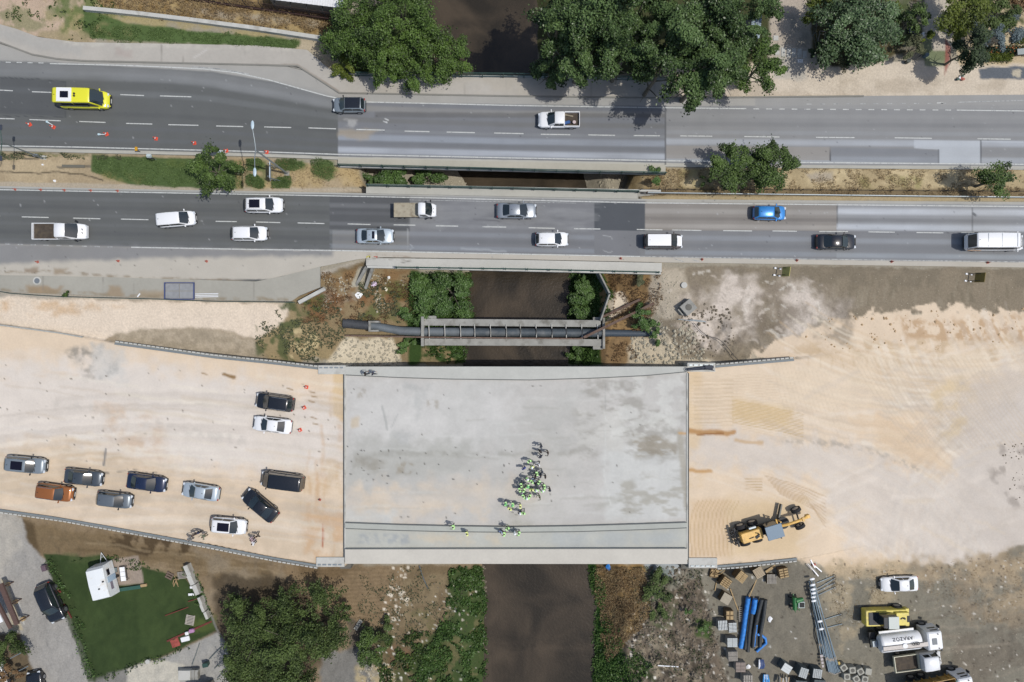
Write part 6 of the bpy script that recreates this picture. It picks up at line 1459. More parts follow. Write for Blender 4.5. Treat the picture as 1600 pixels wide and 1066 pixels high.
# expansion joints
for x, lab in ((538.2,'expansion joint between the left sand pad and the new deck'),(1074.6,'expansion joint between the new deck and the right sand pad')):
 t = empty('expansion_joint', P(x, 728, -.3)); tag(t, lab, 'joint'); m = MB(); m.box((0,0,.21), (.14, 22.4, .24)); m.build('gap_filler', mat('joint_rubber', S(96,98,98), .9), t)
 m = MB(); m.box((.16 if x < 700 else -.16, 0, .21), (.16, 22.4, .34)); m.build('concrete_lip', MT['concrete_light'], t)
def railing(poly, label, h=1.05, step=2.55, z0=.13, material=None, parts_=('rail','post'), mid=True, lean=0):
 material = material or MT['green_metal']; pts = [P(x, y, z0) for x, y in poly]
 t = empty('railing', pts[len(pts)//2]); off = -t.location; tag(t, label, 'railing')
 for a, b in seg_iter(pts, step*6):
  for hh, r in ((h, .055),)+(((h*.55, .04), (h*.2, .03)) if mid else ()):
   m = MB(); m.cyl(a+Vector((0,0,hh)), b+Vector((0,0,hh)), r, n=8); m.build('rail', material, t, loc=off)
 sg = seg_iter(pts, step)
 for a in [s_[0] for s_ in sg]+[sg[-1][1]]:
  m = MB(); m.box(a+Vector((0,0,h/2)), (.09,.14,h)); m.box(a+Vector((0,lean,h*.5)), (.07,.3,.07)); m.build('post', material, t, loc=off)
 m = MB()
 for a, b in seg_iter(pts, .14):
  m.box(a+Vector((0,0,h*.55)), (.02,.02,h*.9))
 o = m.build('balusters', material, t, loc=off); o['kind'] = 'stuff'
 return t
railing([(560,119.5),(700,120.5),(830,121.5),(1045,127.5)], 'green railing along the north pavement of the northern bridge', 1.3)
railing([(531,260),(800,267),(1000,272.5),(1038,272.8)], 'green railing on the south side of the northern bridge', 1.1)
railing([(575,291.5),(800,296.3),(996,301.2)], 'green railing on the north side of the southern bridge', 1.1)
railing([(620,418.5),(800,421),(1000,426),(1028,426.3)], 'green railing on the south side of the southern bridge', .9)
# guard rail and fence posts on the right median
t = empty('guard_rail', P(1300,306,0)); tag(t, 'long steel guard rail along the lower edge of the right median', 'guard rail'); off = -t.location
gp = [P(x, y, 0) for x, y in [(1010,303),(1200,305.5),(1400,308),(1640,310.5)]]
for a, b in seg_iter(gp, 8):
 m = MB(); d = b-a; m.box((a+b)/2+Vector((0,0,.62)), (d.length-.02, .10, .3), math.atan2(d.y, d.x), bev=.02); m.build('beam', MT['steel'], t, loc=off)
for a, b in seg_iter(gp, 3.8):
 m = MB(); m.box(a+Vector((0,.1,.35)), (.1,.14,.7)); m.build('post', MT['rust'], t, loc=off)
t = empty('fence', P(1300,298,0)); tag(t, 'low dark mesh fence with leaning posts in the dry median grass', 'fence'); off = -t.location
fp = [P(x, y, 0) for x, y in [(1000,297),(1200,297.5),(1640,300.5)]]
for a, b in seg_iter(fp, 2.1):
 m = MB(); m.cyl(a, a+Vector((.12,0,.75)), .05, n=6); m.build('post', M_FRAME, t, loc=off)
 m = MB(); m.cyl(a+Vector((.1,0,.6)), b+Vector((.1,0,.6)), .012, n=4); m.cyl(a+Vector((.05,0,.3)), b+Vector((.05,0,.3)), .012, n=4); m.build('wire', M_FRAME, t, loc=off)
# hose and kerb debris lines on the south-west pavement: steel edge rail
t = empty('edge_rail', P(200,468,0)); tag(t, 'thin dark handrail along the lower edge of the south-western pavement', 'handrail'); off = -t.location
ep = [P(x, y, .1) for x, y in [(-20,452),(20,459),(90,464),(250,468),(330,471.5),(463,473)]]
for a, b in seg_iter(ep, 3):
 m = MB(); m.cyl(a+Vector((0,0,.5)), b+Vector((0,0,.5)), .04, n=6); m.build('rail', MT['green_metal'], t, loc=off)
 m = MB(); m.cyl(a, a+Vector((0,0,.5)), .035, n=6); m.build('post', MT['green_metal'], t, loc=off)
# green fence at the tree cluster
t = empty('fence', P(517,82,0)); tag(t, 'short green fence leaning diagonally at the edge of the tree cluster', 'fence'); off = -t.location
for a, b in seg_iter([P(505,62,.0), P(529,103,.0)], 1.4):
 m = MB(); m.cyl(a+Vector((0,0,1.5)), b+Vector((0,0,1.5)), .07, n=6); m.build('rail', MT['green_metal'], t, loc=off)
 m = MB(); m.cyl(a, a+Vector((0,0,1.5)), .05, n=6); m.build('post', MT['green_metal'], t, loc=off)
# --- double street lamp on the median
lb = P(449,271.5,0); t = empty('street_lamp', lb); tag(t, 'tall double-armed street lamp standing on the left median', 'street lamp')
m = MB(); m.tube([(0,0,0),(0,0,10.2)], [.14,.08], 10); m.build('pole', MT['steel'], t)
m = MB(); m.box((0,0,.1),(.6,.6,.2)); m.build('base', MT['concrete_grey'], t)
for sg in (1, -1):
 m = MB(); m.tube([(0,0,10.1),(.02,sg*.9,10.5),(-.12*sg,sg*2.1,10.7)], [.055,.05,.04], 8); m.build('arm', MT['steel'], t)
 m = MB()
 m.loft([[( -.12*sg+w__*math.cos(a_), sg*y_, 10.72+w__*.45*math.sin(a_)) for a_ in [k*math.pi/4 for k in range(8)]] for y_, w__ in ((2.0,.05),(2.15,.15),(2.45,.19),(2.75,.16),(2.92,.05))], caps=True)
 m.build('lamp_head', mat('lamp_head_grey', S(190,206,216), .4), t)
t = empty('street_lamp', P(68,248,0)); tag(t, 'bare dull lamp pole at the far left median, beside a pale slab', 'street lamp')
m = MB(); m.tube([(0,0,0),(0,0,6.8)], [.11,.06], 8); m.build('pole', mat('dull_pole', S(120,126,126), .6), t)
m = MB(); m.tube([(0,0,6.7),(0,1.3,6.9)], [.05,.04], 8); m.tube([(0,0,6.7),(0,-1.6,6.9)], [.05,.04], 8); m.build('arm', MT['green_metal'], t)
for yy in (1.6, -1.8): m = MB(); m.box((0,yy,6.9),(.3,.6,.14), bev=.06); m.build('lamp_head', mat('dark_lamp_head', S(70,76,90), .5), t)
t = empty('equipment_box', P(58,243,0)); tag(t, 'white cone-shaped cap on small electrical gear at the foot of the bare lamp pole', 'equipment box')
m = MB(); m.cyl((-.25,0,0),(-.25,0,.5),.22,.08,12); m.build('cap', CP['white'], t); m = MB(); m.box((.15,-.1,.25),(.35,.3,.5), bev=.03); m.build('box', MT['steel'], t)
t = empty('concrete_slab', P(68.5,246.5,0)); tag(t, 'pale square concrete slab on the soil beside the bare lamp pole', 'slab'); m = MB(); m.box((0,0,.05),(.75,.5,.12),-.1,bev=.02); m.build('slab', MT['concrete_light'], t)
tag(MB().box((0,0,0),(2.7,.32,.18),-.02).build('wooden_beam', mat('grey_timber', S(120,116,104), .9), None, P(115,260,.1)), 'grey timber lying in the dig pit of the left median', 'beam')
for (x, y, lab) in ((86,283,'white rounded stone on the bare soil, lower'),(68,258,'small white lump on the bare soil below the electrical gear')):
 tag(MB().cyl((0,0,0),(0,0,.22),.2 if x > 80 else .12,.10,9).build('marker_stone', CP['white'], None, P(x, y, .0)), lab, 'stone')
# --- road sign seen from above: board on two posts
t = empty('road_sign', P(431,274,0)); tag(t, 'large road sign board on braced posts seen edge-on from above, left median', 'road sign')
m = MB(); m.box((0,0,1.95),(.10,1.9,1.7), rot=Matrix.Rotation(.28,3,'Y')); m.build('board', mat('sign_back_grey', S(176,186,196), .5, metal=.2), t)
for yy in (-.75, .75):
 m = MB(); m.cyl((.05,yy,0),(.0,yy,2.7),.05,n=8); m.build('post', MT['steel'], t)
 m = MB(); m.cyl((.75,yy,0),(.05,yy,1.9),.035,n=6); m.build('brace', MT['steel'], t)
t = empty('road_sign', P(244.5,250,0)); tag(t, 'small sign box on a short post in the green median grass', 'road sign')
m = MB(); m.cyl((0,0,0),(0,0,1.6),.05,n=8); m.build('post', MT['steel'], t); m = MB(); m.box((0,.02,1.7),(.5,.34,.3), rot=Matrix.Rotation(-.4,3,'X')); m.build('box', mat('pale_sign_face', S(196,206,206), .5), t)
m = MB(); m.box((.25,-.25,1.5),(.5,.06,.4)); m.build('bracket', M_FRAME, t)
t = empty('warning_light', P(219,236,0)); tag(t, 'small yellow and black warning board at the white line beside the grass', 'warning light')
m = MB(); m.cyl((0,-.12,0),(0,-.12,.8),.05,n=8); m.build('post', M_FRAME, t); m = MB(); m.box((0,0,.9),(.32,.5,.12),bev=.05); m.build('lamp', mat('amber_plastic', S(222,164,40), .5), t)
# site boards south of the road
for x, y, lab, cc in ((1212,425,'yellow warning board on a weighted stand, beside the road past the people carrier',S(198,186,110)),(1510,434,'olive warning board on a weighted stand, below the minibus',S(150,128,62))):
 t = empty('warning_board', P(x, y, -.15), R(-8)); tag(t, lab, 'warning sign')
 m = MB(); m.box((.72,0,1.35),(.06,1.15,1.15), rot=Matrix.Rotation(.45,3,'Y')); m.build('board', mat('board_face', cc, .6, var=.1), t)
 m = MB(); m.box((.78,0,1.36),(.02,.9,.12), rot=Matrix.Rotation(.45,3,'Y')); m.build('stripe', CP['white'], t)
 for yy in (-.42, .42):
  m = MB(); m.cyl((-.2,yy,0),(.6,yy,1.6),.035,n=6); m.cyl((.9,yy,0),(.65,yy,1.2),.03,n=6); m.build('frame', M_FRAME, t)
  m = MB(); m.box((-.15,yy,.16),(.34,.22,.22),bev=.05); m.build('sandbag', CP['white'], t)
  m = MB(); m.box((.45,yy,.12),(.26,.2,.2),bev=.05); m.build('sandbag', CP['white'], t)
# --- traffic cones
M_CONE = mat('orange_cone', (.66,.09,.05), .5); M_CONER = mat('faded_red_cone', (.38,.11,.08), .7)
def cone(px, py, label, group, h=.72, red=False, z=0.0, tip=0):
 t = empty('traffic_cone', P(px, py, z), random.Random(px).uniform(0, 1.5)); tag(t, label, 'traffic cone', group)
 mt = M_CONER if red else M_CONE
 if not hasattr(cone, 'me'): cone.me = {}
 if (h, red) not in cone.me:
  a = MB(); a.box((0,0,.03),(h*.56,h*.56,.06),bev=.02); b = MB(); b.cyl((0,0,.06),(0,0,h),h*.20,.035,12); c = MB(); c.cyl((0,0,h*.45),(0,0,h*.68),h*.145,h*.10,12,cap=False)
  cone.me[(h, red)] = (a.mesh('base', mt), b.mesh('body', mt), c.mesh('reflective_band', CP['white']))
 a, b, c = cone.me[(h, red)]; inst('base', a, t); o = inst('body', b, t); inst('reflective_band', c, o)
 return t
g1 = 'orange cones closing the lane along the left median'
for (x, y, n) in [(47,195,'first, at the far left'),(84,199,'second, beside a fallen blue-white lamp'),(167,210,'third, by a fallen white lamp'),(244,217,'fourth'),(304,224,'fifth, above the round median tree'),(354,236,'sixth, touching the round median tree'),(417,238,'seventh and last, near the lamp arms')]:
 cone(x, y, 'orange traffic cone in the closed lane, '+n, g1, .74)
for x, y, dx, lab in ((77,192.5,5,'small blue-white beacon lying beside the second cone'),(158,210.5,5,'white beacon lying beside the third cone'),(346,238,6,'white beacon lying beside the cone at the round tree')):
 t = empty('fallen_beacon', P(x, y, 0), R(-30 if x < 100 else 0)); tag(t, lab, 'beacon')
 m = MB(); m.cyl((-.05,0,.12),(.55,0,.08),.045,n=8); m.build('stem', CP['white'], t); m = MB(); m.cyl((-.28,0,.1),(-.02,0,.13),.14,.10,10); m.build('lamp', mat('beacon_lens', S(196,216,236), .3), t)
g2 = 'small red markers lined along the top edge of the southern carriageway'
for i, x in enumerate((24,64,101,142,184)):
 cone(x, 296.2+i*.6, 'small faded red marker on the white line at the dig pit, %s from the left' % ['first','second','third','fourth','fifth'][i], g2, .45, True)
g3 = 'red markers standing along the south edge of the lower road'
for x, y, lab in ((59,409.5,'leftmost, on the dusty verge'),(185,408,'on the dusty verge above the blue frame'),(323,408.5,'on the dusty verge between the blue frame and the bridge'),(970,404,'on the bridge walkway edge'),(1097,405.5,'first one right of the bridge'),(1245,407,'just past the yellow warning board'),(1393,409,'between the two warning boards'),(1543,410.5,'rightmost, below the minibus')):
 cone(x, y, 'red marker cone %s' % lab, g3, .5, True)
g4 = 'orange cones on the sand beside the parked cars'
for x, y, lab in ((479,605,'topmost of three beside the black off-roader'),(475.5,637,'middle of three, between the black and white cars'),(469,672,'lowest of three, behind the white saloon')):
 cone(x, y, 'orange cone on the sand, '+lab, g4, .75)
cone(500,781,'knocked reddish cone alone on the sand near the deck joint', g4, .5, True)
# --- pipe bridge over the river
pz_ = -2.6
t = empty('pipe_bridge', P(800,520,-5)); tag(t, 'old concrete pipe bridge of two long beams carrying a thick grey pipe over the river', 'pipe bridge'); off = -t.location
def bar(a, b, w_, h_, material, name, parent=t, o_=None, bev=.02):
 a = Vector(a); b = Vector(b); d = b-a; m = MB()
 rot = d.to_track_quat('X', 'Z').to_matrix(); m.box((a+b)/2, (d.length, w_, h_), rot=rot, bev=bev); return m.build(name, material, parent, loc=off if o_ is None else o_)
bar(P(662,503.5,pz_), P(938,506,pz_), .85, .9, MT['concrete_grey'], 'beam'); bar(P(664,534.5,pz_), P(940,535.5,pz_), .85, .9, MT['concrete_grey'], 'beam')
bar(P(661,495,pz_+.1), P(661,541,pz_+.1), .35, 1.3, MT['concrete_grey'], 'end_frame'); bar(P(942.5,497,pz_+.1), P(942.5,545,pz_+.1), .3, 1.3, MT['concrete_grey'], 'end_frame')
bar(P(663,497,pz_-.05), P(682,497,pz_-.05), .5, .7, MT['concrete_grey'], 'bracket'); bar(P(926,499,pz_-.05), P(941,499,pz_-.05), .5, .7, MT['concrete_grey'], 'bracket')
bar(P(926,543,pz_-.05), P(941,543,pz_-.05), .5, .7, MT['concrete_grey'], 'bracket')
for i in range(12):
 x = 670+i*23.8+(i % 3)*.8; bar(P(x,507,pz_+.55), P(x+1,530,pz_+.55), .09, .09, MT['concrete_light'], 'crossbar', bev=0)
 m = MB(); c = P(x-1.5,518.5,pz_+.0); m.tube([c+Vector((0,.62,.25)),c+Vector((.12,.35,.62)),c+Vector((.14,0,.68)),c+Vector((.12,-.35,.62)),c+Vector((0,-.62,.25))], .04, 6); m.build('pipe_strap', M_FRAME, t, loc=off)
for x in (662, 941):
 for y in (504, 535):
  m = MB(); c = P(x, y, 0); m.box((c.x, c.y, -4.6), (.5,.6,3.6)); m.build('pier', MT['concrete_dark'], t, loc=off)
pt_ = empty('water_pipe', P(800,518,-3)); tag(pt_, 'thick dark grey pipe lying along the pipe bridge and bending away at its right end', 'pipe'); po = -pt_.location
zp = pz_+.05
m = MB(); m.tube([P(575,509,-2.1),P(590,510.5,-2.1),P(625,517,-2.3),P(662,518.5,zp),P(740,519,zp)], [.50,.50,.52,.54,.54], 16); m.build('pipe_section', mat('light_pipe_section', S(116,122,126), .6, var=.15, vscale=1.0), pt_, loc=po)
m = MB(); m.tube([P(740,519,zp),P(940,520.5,zp)], .545, 16); m.build('pipe_section', MT['dark_pipe'], pt_, loc=po)
m = MB(); m.tube([P(940,520.5,zp),P(1010,521,-2.2),P(1027,521,-2.0),P(1036,518,-1.8),P(1041,511,-1.5),P(1046,502,-1.3)], [.46,.44,.44,.44,.42,.40], 16); m.build('pipe_section', mat('blue_grey_pipe', S(80,90,100), .45, var=.1), pt_, loc=po)
m = MB(); m.tube([P(536,505,-1.9),P(545,505.5,-2.0),P(556,507,-2.05),P(576,509,-2.1)], [.60,.60,.58,.54], 16); m.build('pipe_sleeve', mat('dark_pipe_sleeve', S(72,74,78), .7, var=.2), pt_, loc=po)
tk = empty('pipe_support', P(584,509,-3)); tag(tk, 'pale concrete saddle frame holding the pipe on the left slope', 'pipe support')
for y, n_ in ((503,1),(517,1)):
 m = MB(); a = P(584, y, -1.75); m.box((a.x, a.y, -2.2), (1.25,.22,1.4)); m.build('cheek', MT['concrete_grey'], tk, loc=-tk.location)
m = MB(); a = P(577.5, 510, -1.5); m.box((a.x, a.y, -1.55), (.24,1.3,.26)); m.build('crosspiece', MT['concrete_grey'], tk, loc=-tk.location)
rc = empty('rusty_channel', P(900,520,-2)); tag(rc, 'long rusty steel channel running along the pipe bridge and slanting up to the right bank', 'steel channel'); ro = -rc.location
rr_ = [P(540,524.5,-1.6),P(660,527,-1.75),P(800,528.5,-1.75),P(905,529.5,-1.75),P(918,526.5,-1.6)]
for a, b in zip(rr_[:-1], rr_[1:]): bar(a, b, .17, .12, MT['rust'], 'channel', rc, ro, 0)
bar(P(912,527.5,-1.5), P(1022,474,-.35), .30, .14, MT['rust'], 'ramp', rc, ro, 0)
bar(P(938,497,-2.5), P(1000,468,-1.2), .28, .14, MT['rust'], 'ramp', rc, ro, 0)
mh = empty('manhole_block', P(1072,481,-.7), R(40)); tag(mh, 'square concrete manhole block turned on its corner, with a round lid', 'manhole')
m = MB(); m.box((0,0,.55),(1.55,1.45,1.3),bev=.03); m.build('block', MT['concrete_grey'], mh)
m = MB(); m.cyl((0,0,1.2),(0,0,1.24),.38,n=20); m.build('lid', MT['concrete_dark'], mh); m = MB(); m.box((-1.0,.1,.3),(.16,.9,.8)); m.build('lid_slab', MT['concrete_grey'], mh)
mh = empty('manhole', P(1068,446,-.3)); tag(mh, 'small round concrete manhole rim in the grey dirt', 'manhole'); m = MB(); m.cyl((0,0,-.1),(0,0,.35),.36,n=16); m.build('rim', MT['concrete_light'], mh)
mh = empty('manhole', P(58,439,.1)); tag(mh, 'round manhole with pale collar in the south-western pavement', 'manhole')
m = MB(); m.cyl((0,0,0),(0,0,.02),.5,n=20); m.build('collar', MT['concrete_light'], mh); m = MB(); m.cyl((0,0,0),(0,0,.04),.32,n=20); m.build('lid', mat('iron_lid', S(128,134,140), .6), mh)
m = MB(); m.tube([P(1060,499,-.4),P(1080,501,-.35),P(1103,503,-.4)], .06, 6); m.tube([P(1078,499,-.3),P(1101,502,-.3)], .04, 6); tag(m.build('steel_tubes', MT['steel'], None), 'thin pale tubes lying in the rubble below the manhole block', 'tube')
m = MB(); m.tube([P(1070,560,-1)+Vector((0,0,.1)) if k is None else P(1085+k*9, 505+k*7+5*math.sin(k), -.5) for k in range(9)], .035, 5); tag(m.build('black_cable', M_FRAME, None), 'black cable winding through the rubble right of the pipe bend', 'cable')
# wing walls of the southern bridge
for pts_, lab in (([(936,425),(953,459),(939,500)], 'concrete wing wall bending beside the right thicket'),):
 t = empty('wing_wall', P(pts_[0][0], pts_[0][1], -3)); tag(t, lab, 'wall'); q = [P(x, y, -1.2) for x, y in pts_]
 for a, b in zip(q[:-1], q[1:]):
  d = b-a; m = MB(); m.box((a+b)/2-Vector((0,0,1.9)), (d.length+.15,.18,3.8), math.atan2(d.y, d.x)); m.build('wall_leaf', MT['concrete_grey'], t, loc=-t.location)
t = empty('broken_stairs', P(570,430,-1.5)); tag(t, 'two worn concrete stair cheeks descending the littered slope', 'stairs')
for (x0, y0, x1, y1) in ((573,417,556,447),(583,417,571,451)):
 bar(P(x0,y0,-.3), P(x1,y1,-1.6), .34, .3, MT['concrete_grey'], 'stair_cheek', t, -t.location)
bar(P(508,451,.0), P(467,473,-.1), .42, .35, MT['concrete_light'], 'x', None, Vector((0,0,0))); o = bpy.data.objects['x']; o.name = 'kerb_beam'; tag(o, 'pale concrete beam closing the end of the south-western pavement', 'beam')
for (x, y, w1, w2, cc, lab, cat_) in ((560,462,.75,.55,(.78,.79,.78),'large white torn sheet on the left slope','plastic sheet'),(585,444,.8,.35,(.62,.50,.66),'pink and white striped bag on the left slope','bag'),(603,452,.4,.3,(.62,.56,.42),'pale cardboard piece left of the thicket','cardboard'),(608,433.5,.35,.2,(.8,.8,.78),'small white scrap under the bridge walkway','litter')):
 z = tz(x, y); m = MB(); rs = random.Random(x); n = 9
 m.add([(0,0,.12)]+[(w1*.6*math.cos(k*6.283/n)*rs.uniform(.6,1.1), w2*math.sin(k*6.283/n)*rs.uniform(.6,1.1), rs.uniform(0,.14)) for k in range(n)], [(0,k+1,(k+1) % n+1) for k in range(n)])
 tag(m.build(cat_.replace(' ', '_'), mat('litter_%d' % x, cc, .6), None, P(x, y, z+.08), rs.uniform(0, 3)), lab, cat_)
# blue steel frame with slabs, white pipes
t = empty('board_rack', P(281,455,.1)); tag(t, 'blue steel frame around four grey boards on the south-western pavement', 'frame')
M_BL = mat('blue_frame_paint', S(84,94,136), .6)
for (cx, cy, sx, sy) in ((0,.98,3.6,.12),(0,-.98,3.6,.12),(1.75,0,.12,1.86),(-1.75,0,.12,1.86)): m = MB(); m.box((cx,cy,.12),(sx,sy,.2)); m.build('frame_bar', M_BL, t)
for cx in (-.85,.85):
 for cy in (-.45,.45): m = MB(); m.box((cx,cy,.1),(1.62,.84,.08)); m.build('board', mat('grey_board', S(156,156,158), .8, var=.1, vscale=2), t)
for k in range(3):
 m = MB(); m.cyl(P(305,459.5+k*2.4,.2),P(341,458.8+k*2.4,.2),.055,n=8); tag(m.build('plastic_pipe', CP['white'], None), 'white plastic pipe beside the blue frame, %s of three' % ['uppermost','middle','lowest'][k], 'pipe', 'white pipes beside the blue frame')
tag(MB().box((0,0,.03),(.5,.14,.06),.9).build('foam_block', CP['white'], None, P(217,461.5,.1)), 'small white block on the pavement edge left of the blue frame', 'block')
# concrete garden wall top left, shed roof with fence
t = empty('garden_wall', P(310,30,0)); tag(t, 'long low concrete wall above the green grass strip', 'wall'); wo = -t.location
for a, b in seg_iter([P(130,12.5,.7),P(200,19,.7),P(300,31,.7),P(400,44,.7),P(520,62,.7)], 3.2):
 d = b-a; m = MB(); m.box((a+b)/2-Vector((0,0,.35)), (d.length-.012,.42,.75), math.atan2(d.y, d.x)); m.build('wall_section', MT['concrete_light'], t, loc=wo)
 m = MB(); m.box((a+b)/2+Vector((0,0,.05)), (d.length-.012,.46,.05), math.atan2(d.y, d.x)); m.build('coping', MT['concrete_light'], t, loc=wo)
t = empty('shed', P(470,-20,0)); tag(t, 'white corrugated shed roof cut off by the top edge', 'shed'); so_ = -t.location
a = P(415,-2,3.0); b = P(536,13,3.0); d = b-a; an = math.atan2(d.y, d.x); n_ = Vector((-math.sin(an), math.cos(an), 0))
m = MB(); m.box((a+b)/2+n_*5.1+Vector((0,0,-1.7)), (d.length-.3, 9.6, 3.0), an); m.build('wall', mat('shed_wall', S(150,140,128), .8, var=.1), t, loc=so_)
for k in range(30):
 c = a.lerp(b, (k+.5)/30)+n_*5.0; m = MB(); m.box(c+Vector((0,0,-.05+.03*(k % 2))), (d.length/30*.96, 10, .06), an); m.build('roof_sheet', mat('white_roof_sheet', S(226,232,226), .5, var=.05) if k == 0 else bpy.data.materials['white_roof_sheet'], t, loc=so_)
t = empty('fence', P(430,20,0)); tag(t, 'brown mesh fence with leaning angle posts in front of the white shed', 'fence'); fo = -t.location
M_BRN = mat('brown_fence', S(84,60,54), .8)
a0 = P(290,0,0); b0 = P(536,34,0)
for a, b in seg_iter([a0, b0], 2.0):
 d = b-a; nn = Vector((-d.y, d.x, 0)).normalized()
 m = MB(); m.cyl(a, a+Vector((0,0,2.0)), .05, n=6); m.cyl(a+Vector((0,0,2.0)), a+nn*.5+Vector((0,0,2.3)), .05, n=6); m.build('post', M_FRAME, t, loc=fo)
 m = MB()
 for k in range(7): m.cyl(a+Vector((0,0,.4+k*.26)), b+Vector((0,0,.4+k*.26)), .02, n=4)
 for k in range(9): q = a.lerp(b, k/9); m.cyl(q+Vector((0,0,.3)), q+Vector((0,0,2.0)), .012, n=4)
 m.build('mesh_panel', M_BRN, t, loc=fo)
 m = MB(); m.box((a+b)/2+Vector((0,0,.25)), (d.length-.02,.2,.5), math.atan2(d.y, d.x)); m.build('base_wall', M_BRN, t, loc=fo)
# grey shed roof right of the poplars
t = empty('shed', P(1178,40,0)); tag(t, 'small grey metal roof half hidden under the poplar grove', 'shed'); so_ = -t.location
m = MB(); q = [P(1176,18,2.4),P(1191,24,2.4),P(1187,60,2.4),P(1173,58,2.4)]; m.prism([(v.x, v.y) for v in q], .1, 2.2); m.build('wall', mat('shed_wall_grey', S(150,146,140), .8), t, loc=so_)
for k in range(5):
 f0, f1 = k/5, (k+1)/5-.01; m = MB(); A = q[0].lerp(q[3], f0); B = q[1].lerp(q[2], f0); C_ = q[1].lerp(q[2], f1); D = q[0].lerp(q[3], f1)
 m.prism([(v.x, v.y) for v in (A, B, C_, D)], 2.25, 2.33+.03*(k % 2)); m.build('roof_sheet', mat('grey_roof_sheet', S(158,172,184), .5, metal=.2) if k == 0 else bpy.data.materials['grey_roof_sheet'], t, loc=so_)
t = empty('utility_cabinet', P(1145,118,0)); tag(t, 'beige ribbed utility cabinet at the edge of the poplar grove', 'cabinet')
m = MB(); m.box((0,0,.6),(1.05,1.6,1.2),bev=.03); m.build('body', mat('beige_cabinet', S(206,198,170), .6), t)
for xx in (-.3,.3):
 for yy in (-.5,.0,.5): m = MB(); m.box((xx,yy,1.22),(.42,.40,.05)); m.build('lid_panel', bpy.data.materials['beige_cabinet'], t)
m = MB(); m.cyl((.75,-.35,0),(.75,-.35,.5),.16,n=10); m.build('pipe_stub', M_FRAME, t)
# paving slabs on the sandy drive
for i, (x, y, w1, h1) in enumerate([(1223.5,82,6,14),(1232,83,6,14),(1240,83,6.5,14.5),(1249,83.5,6.5,14),(1257,86,6,12),(1212,60,8,8),(1214,82,7,9)]):
 tag(MB().box((0,0,.04),(w1/13,h1/13,.09),bev=.015).build('paving_slab', MT['concrete_light'], None, P(x, y, 0)), ['first tall slab','second tall slab','third tall slab','fourth tall slab','fifth tall slab','square slab beside the rubble','square slab left of the tall row'][i]+' laid on the sandy drive', 'paving slab', 'pale paving slabs on the sandy drive')
t = empty('stepping_grid', P(1250,95.5,0)); tag(t, 'grid of six tiny white tiles below the tall slabs on the sandy drive', 'tiles')
for i in range(6): MB().box(((i % 3-1)*.22,(i//3-.5)*.22,.03),(.18,.18,.07),bev=.01).build('tile', CP['white'], t)
# garden bits top right
M_MET = mat('grey_ironwork', S(120,128,128), .5)
t = empty('garden_fence', P(1269,40,0)); tag(t, 'thin metal fence running up the left side of the garden', 'fence')
for a, b in seg_iter([P(1271,-10,0),P(1270,30,0),P(1268,66,0),P(1272,78,0)], 1.8):
 m = MB(); m.cyl(a, a+Vector((0,0,1.1)), .04, n=6); m.build('post', M_MET, t, loc=-t.location); m = MB(); m.cyl(a+Vector((0,0,1.1)), b+Vector((0,0,1.1)), .03, n=6); m.cyl(a+Vector((0,0,.5)), b+Vector((0,0,.5)), .02, n=5); m.build('rail', M_MET, t, loc=-t.location)
t = empty('climbing_rack', P(1279,62,0), R(-8)); tag(t, 'empty rectangular metal frame in the shade of the large garden tree', 'frame')
for (cx, cy, sx, sy) in ((0,.6,.7,.06),(0,.25,.7,.06),(0,-.6,.7,.06),(.35,0,.06,1.2),(-.35,0,.06,1.2)): m = MB(); m.box((cx,cy,.9),(sx,sy,.06)); m.build('frame_bar', mat('pale_bar', S(170,160,150), .6) if sx == .7 and cy == .6 else bpy.data.materials['pale_bar'], t)
t = empty('garden_table', P(1422,49,0)); tag(t, 'grey slatted crate beside the shrubs at the driveway', 'crate')
for k in range(5): m = MB(); m.box((-.3+k*.18,0,.5),(.12,.75,.05)); m.build('slat', M_MET, t)
m = MB(); m.box((0,0,.24),(.9,.7,.45)); m.build('body', M_FRAME, t)
tag(MB().box((0,0,.3),(.25,.5,.6),bev=.03).build('white_box', CP['white'], None, P(1438.5,57,0)), 'upright white box at the left side of the paved driveway', 'box')
for x, y, lab in ((1415,98.5,'dark oval lid on the sand below the driveway shrubs'),(1443.5,89,'grey oval planter beside the gate bar')):
 t = empty('round_bin', P(x, y, 0)); tag(t, lab, 'bin'); m = MB(); m.cyl((0,0,0),(0,0,.7),.20,.24,14); m.build('body', mat('bin_%d' % x, S(84,90,84) if x < 1430 else S(110,130,140), .6), t)
t = empty('gate_bar', P(1430,92,0)); tag(t, 'thin dark gate bar reaching across the driveway mouth', 'gate bar')
m = MB(); m.cyl(P(1414,92,.8),P(1431,92.5,.8),.05,n=6); m.build('bar', M_FRAME, t, loc=-t.location); m = MB(); m.cyl(P(1431,92.5,.8),P(1445,81,.8),.05,n=6); m.build('bar', M_FRAME, t, loc=-t.location); m = MB(); m.cyl(P(1431,92.5,0),P(1431,92.5,0)+Vector((0,0,.85)),.05,n=6); m.build('post', M_FRAME, t, loc=-t.location)
tag(MB().box((0,0,.12),(1.0,1.1,.06),bev=.02).build('path_slab', MT['concrete_light'], None, P(1375,14,0)), 'rounded pale slab path piece among the garden shrubs', 'slab')
t = empty('flower_cluster', P(1500,124,0)); tag(t, 'red and white cluster of flower pots on the sandy verge', 'flower pots')
for k, (dx, dy, mm_) in enumerate([(0,0,'r'),(.22,-.1,'r'),(-.2,.05,'w'),(-.4,-.1,'g'),(.1,.3,'g')]):
 m = MB(); m.cyl((dx,dy,0),(dx,dy,.35),.10,.16,8); m.build('pot', {'r':M_CONER,'w':CP['white'],'g':MT['green_metal']}[mm_], t)
t = empty('garden_fence', P(1590,85,0)); tag(t, 'grey roofed bench frame at the right edge beside the hedges', 'bench');
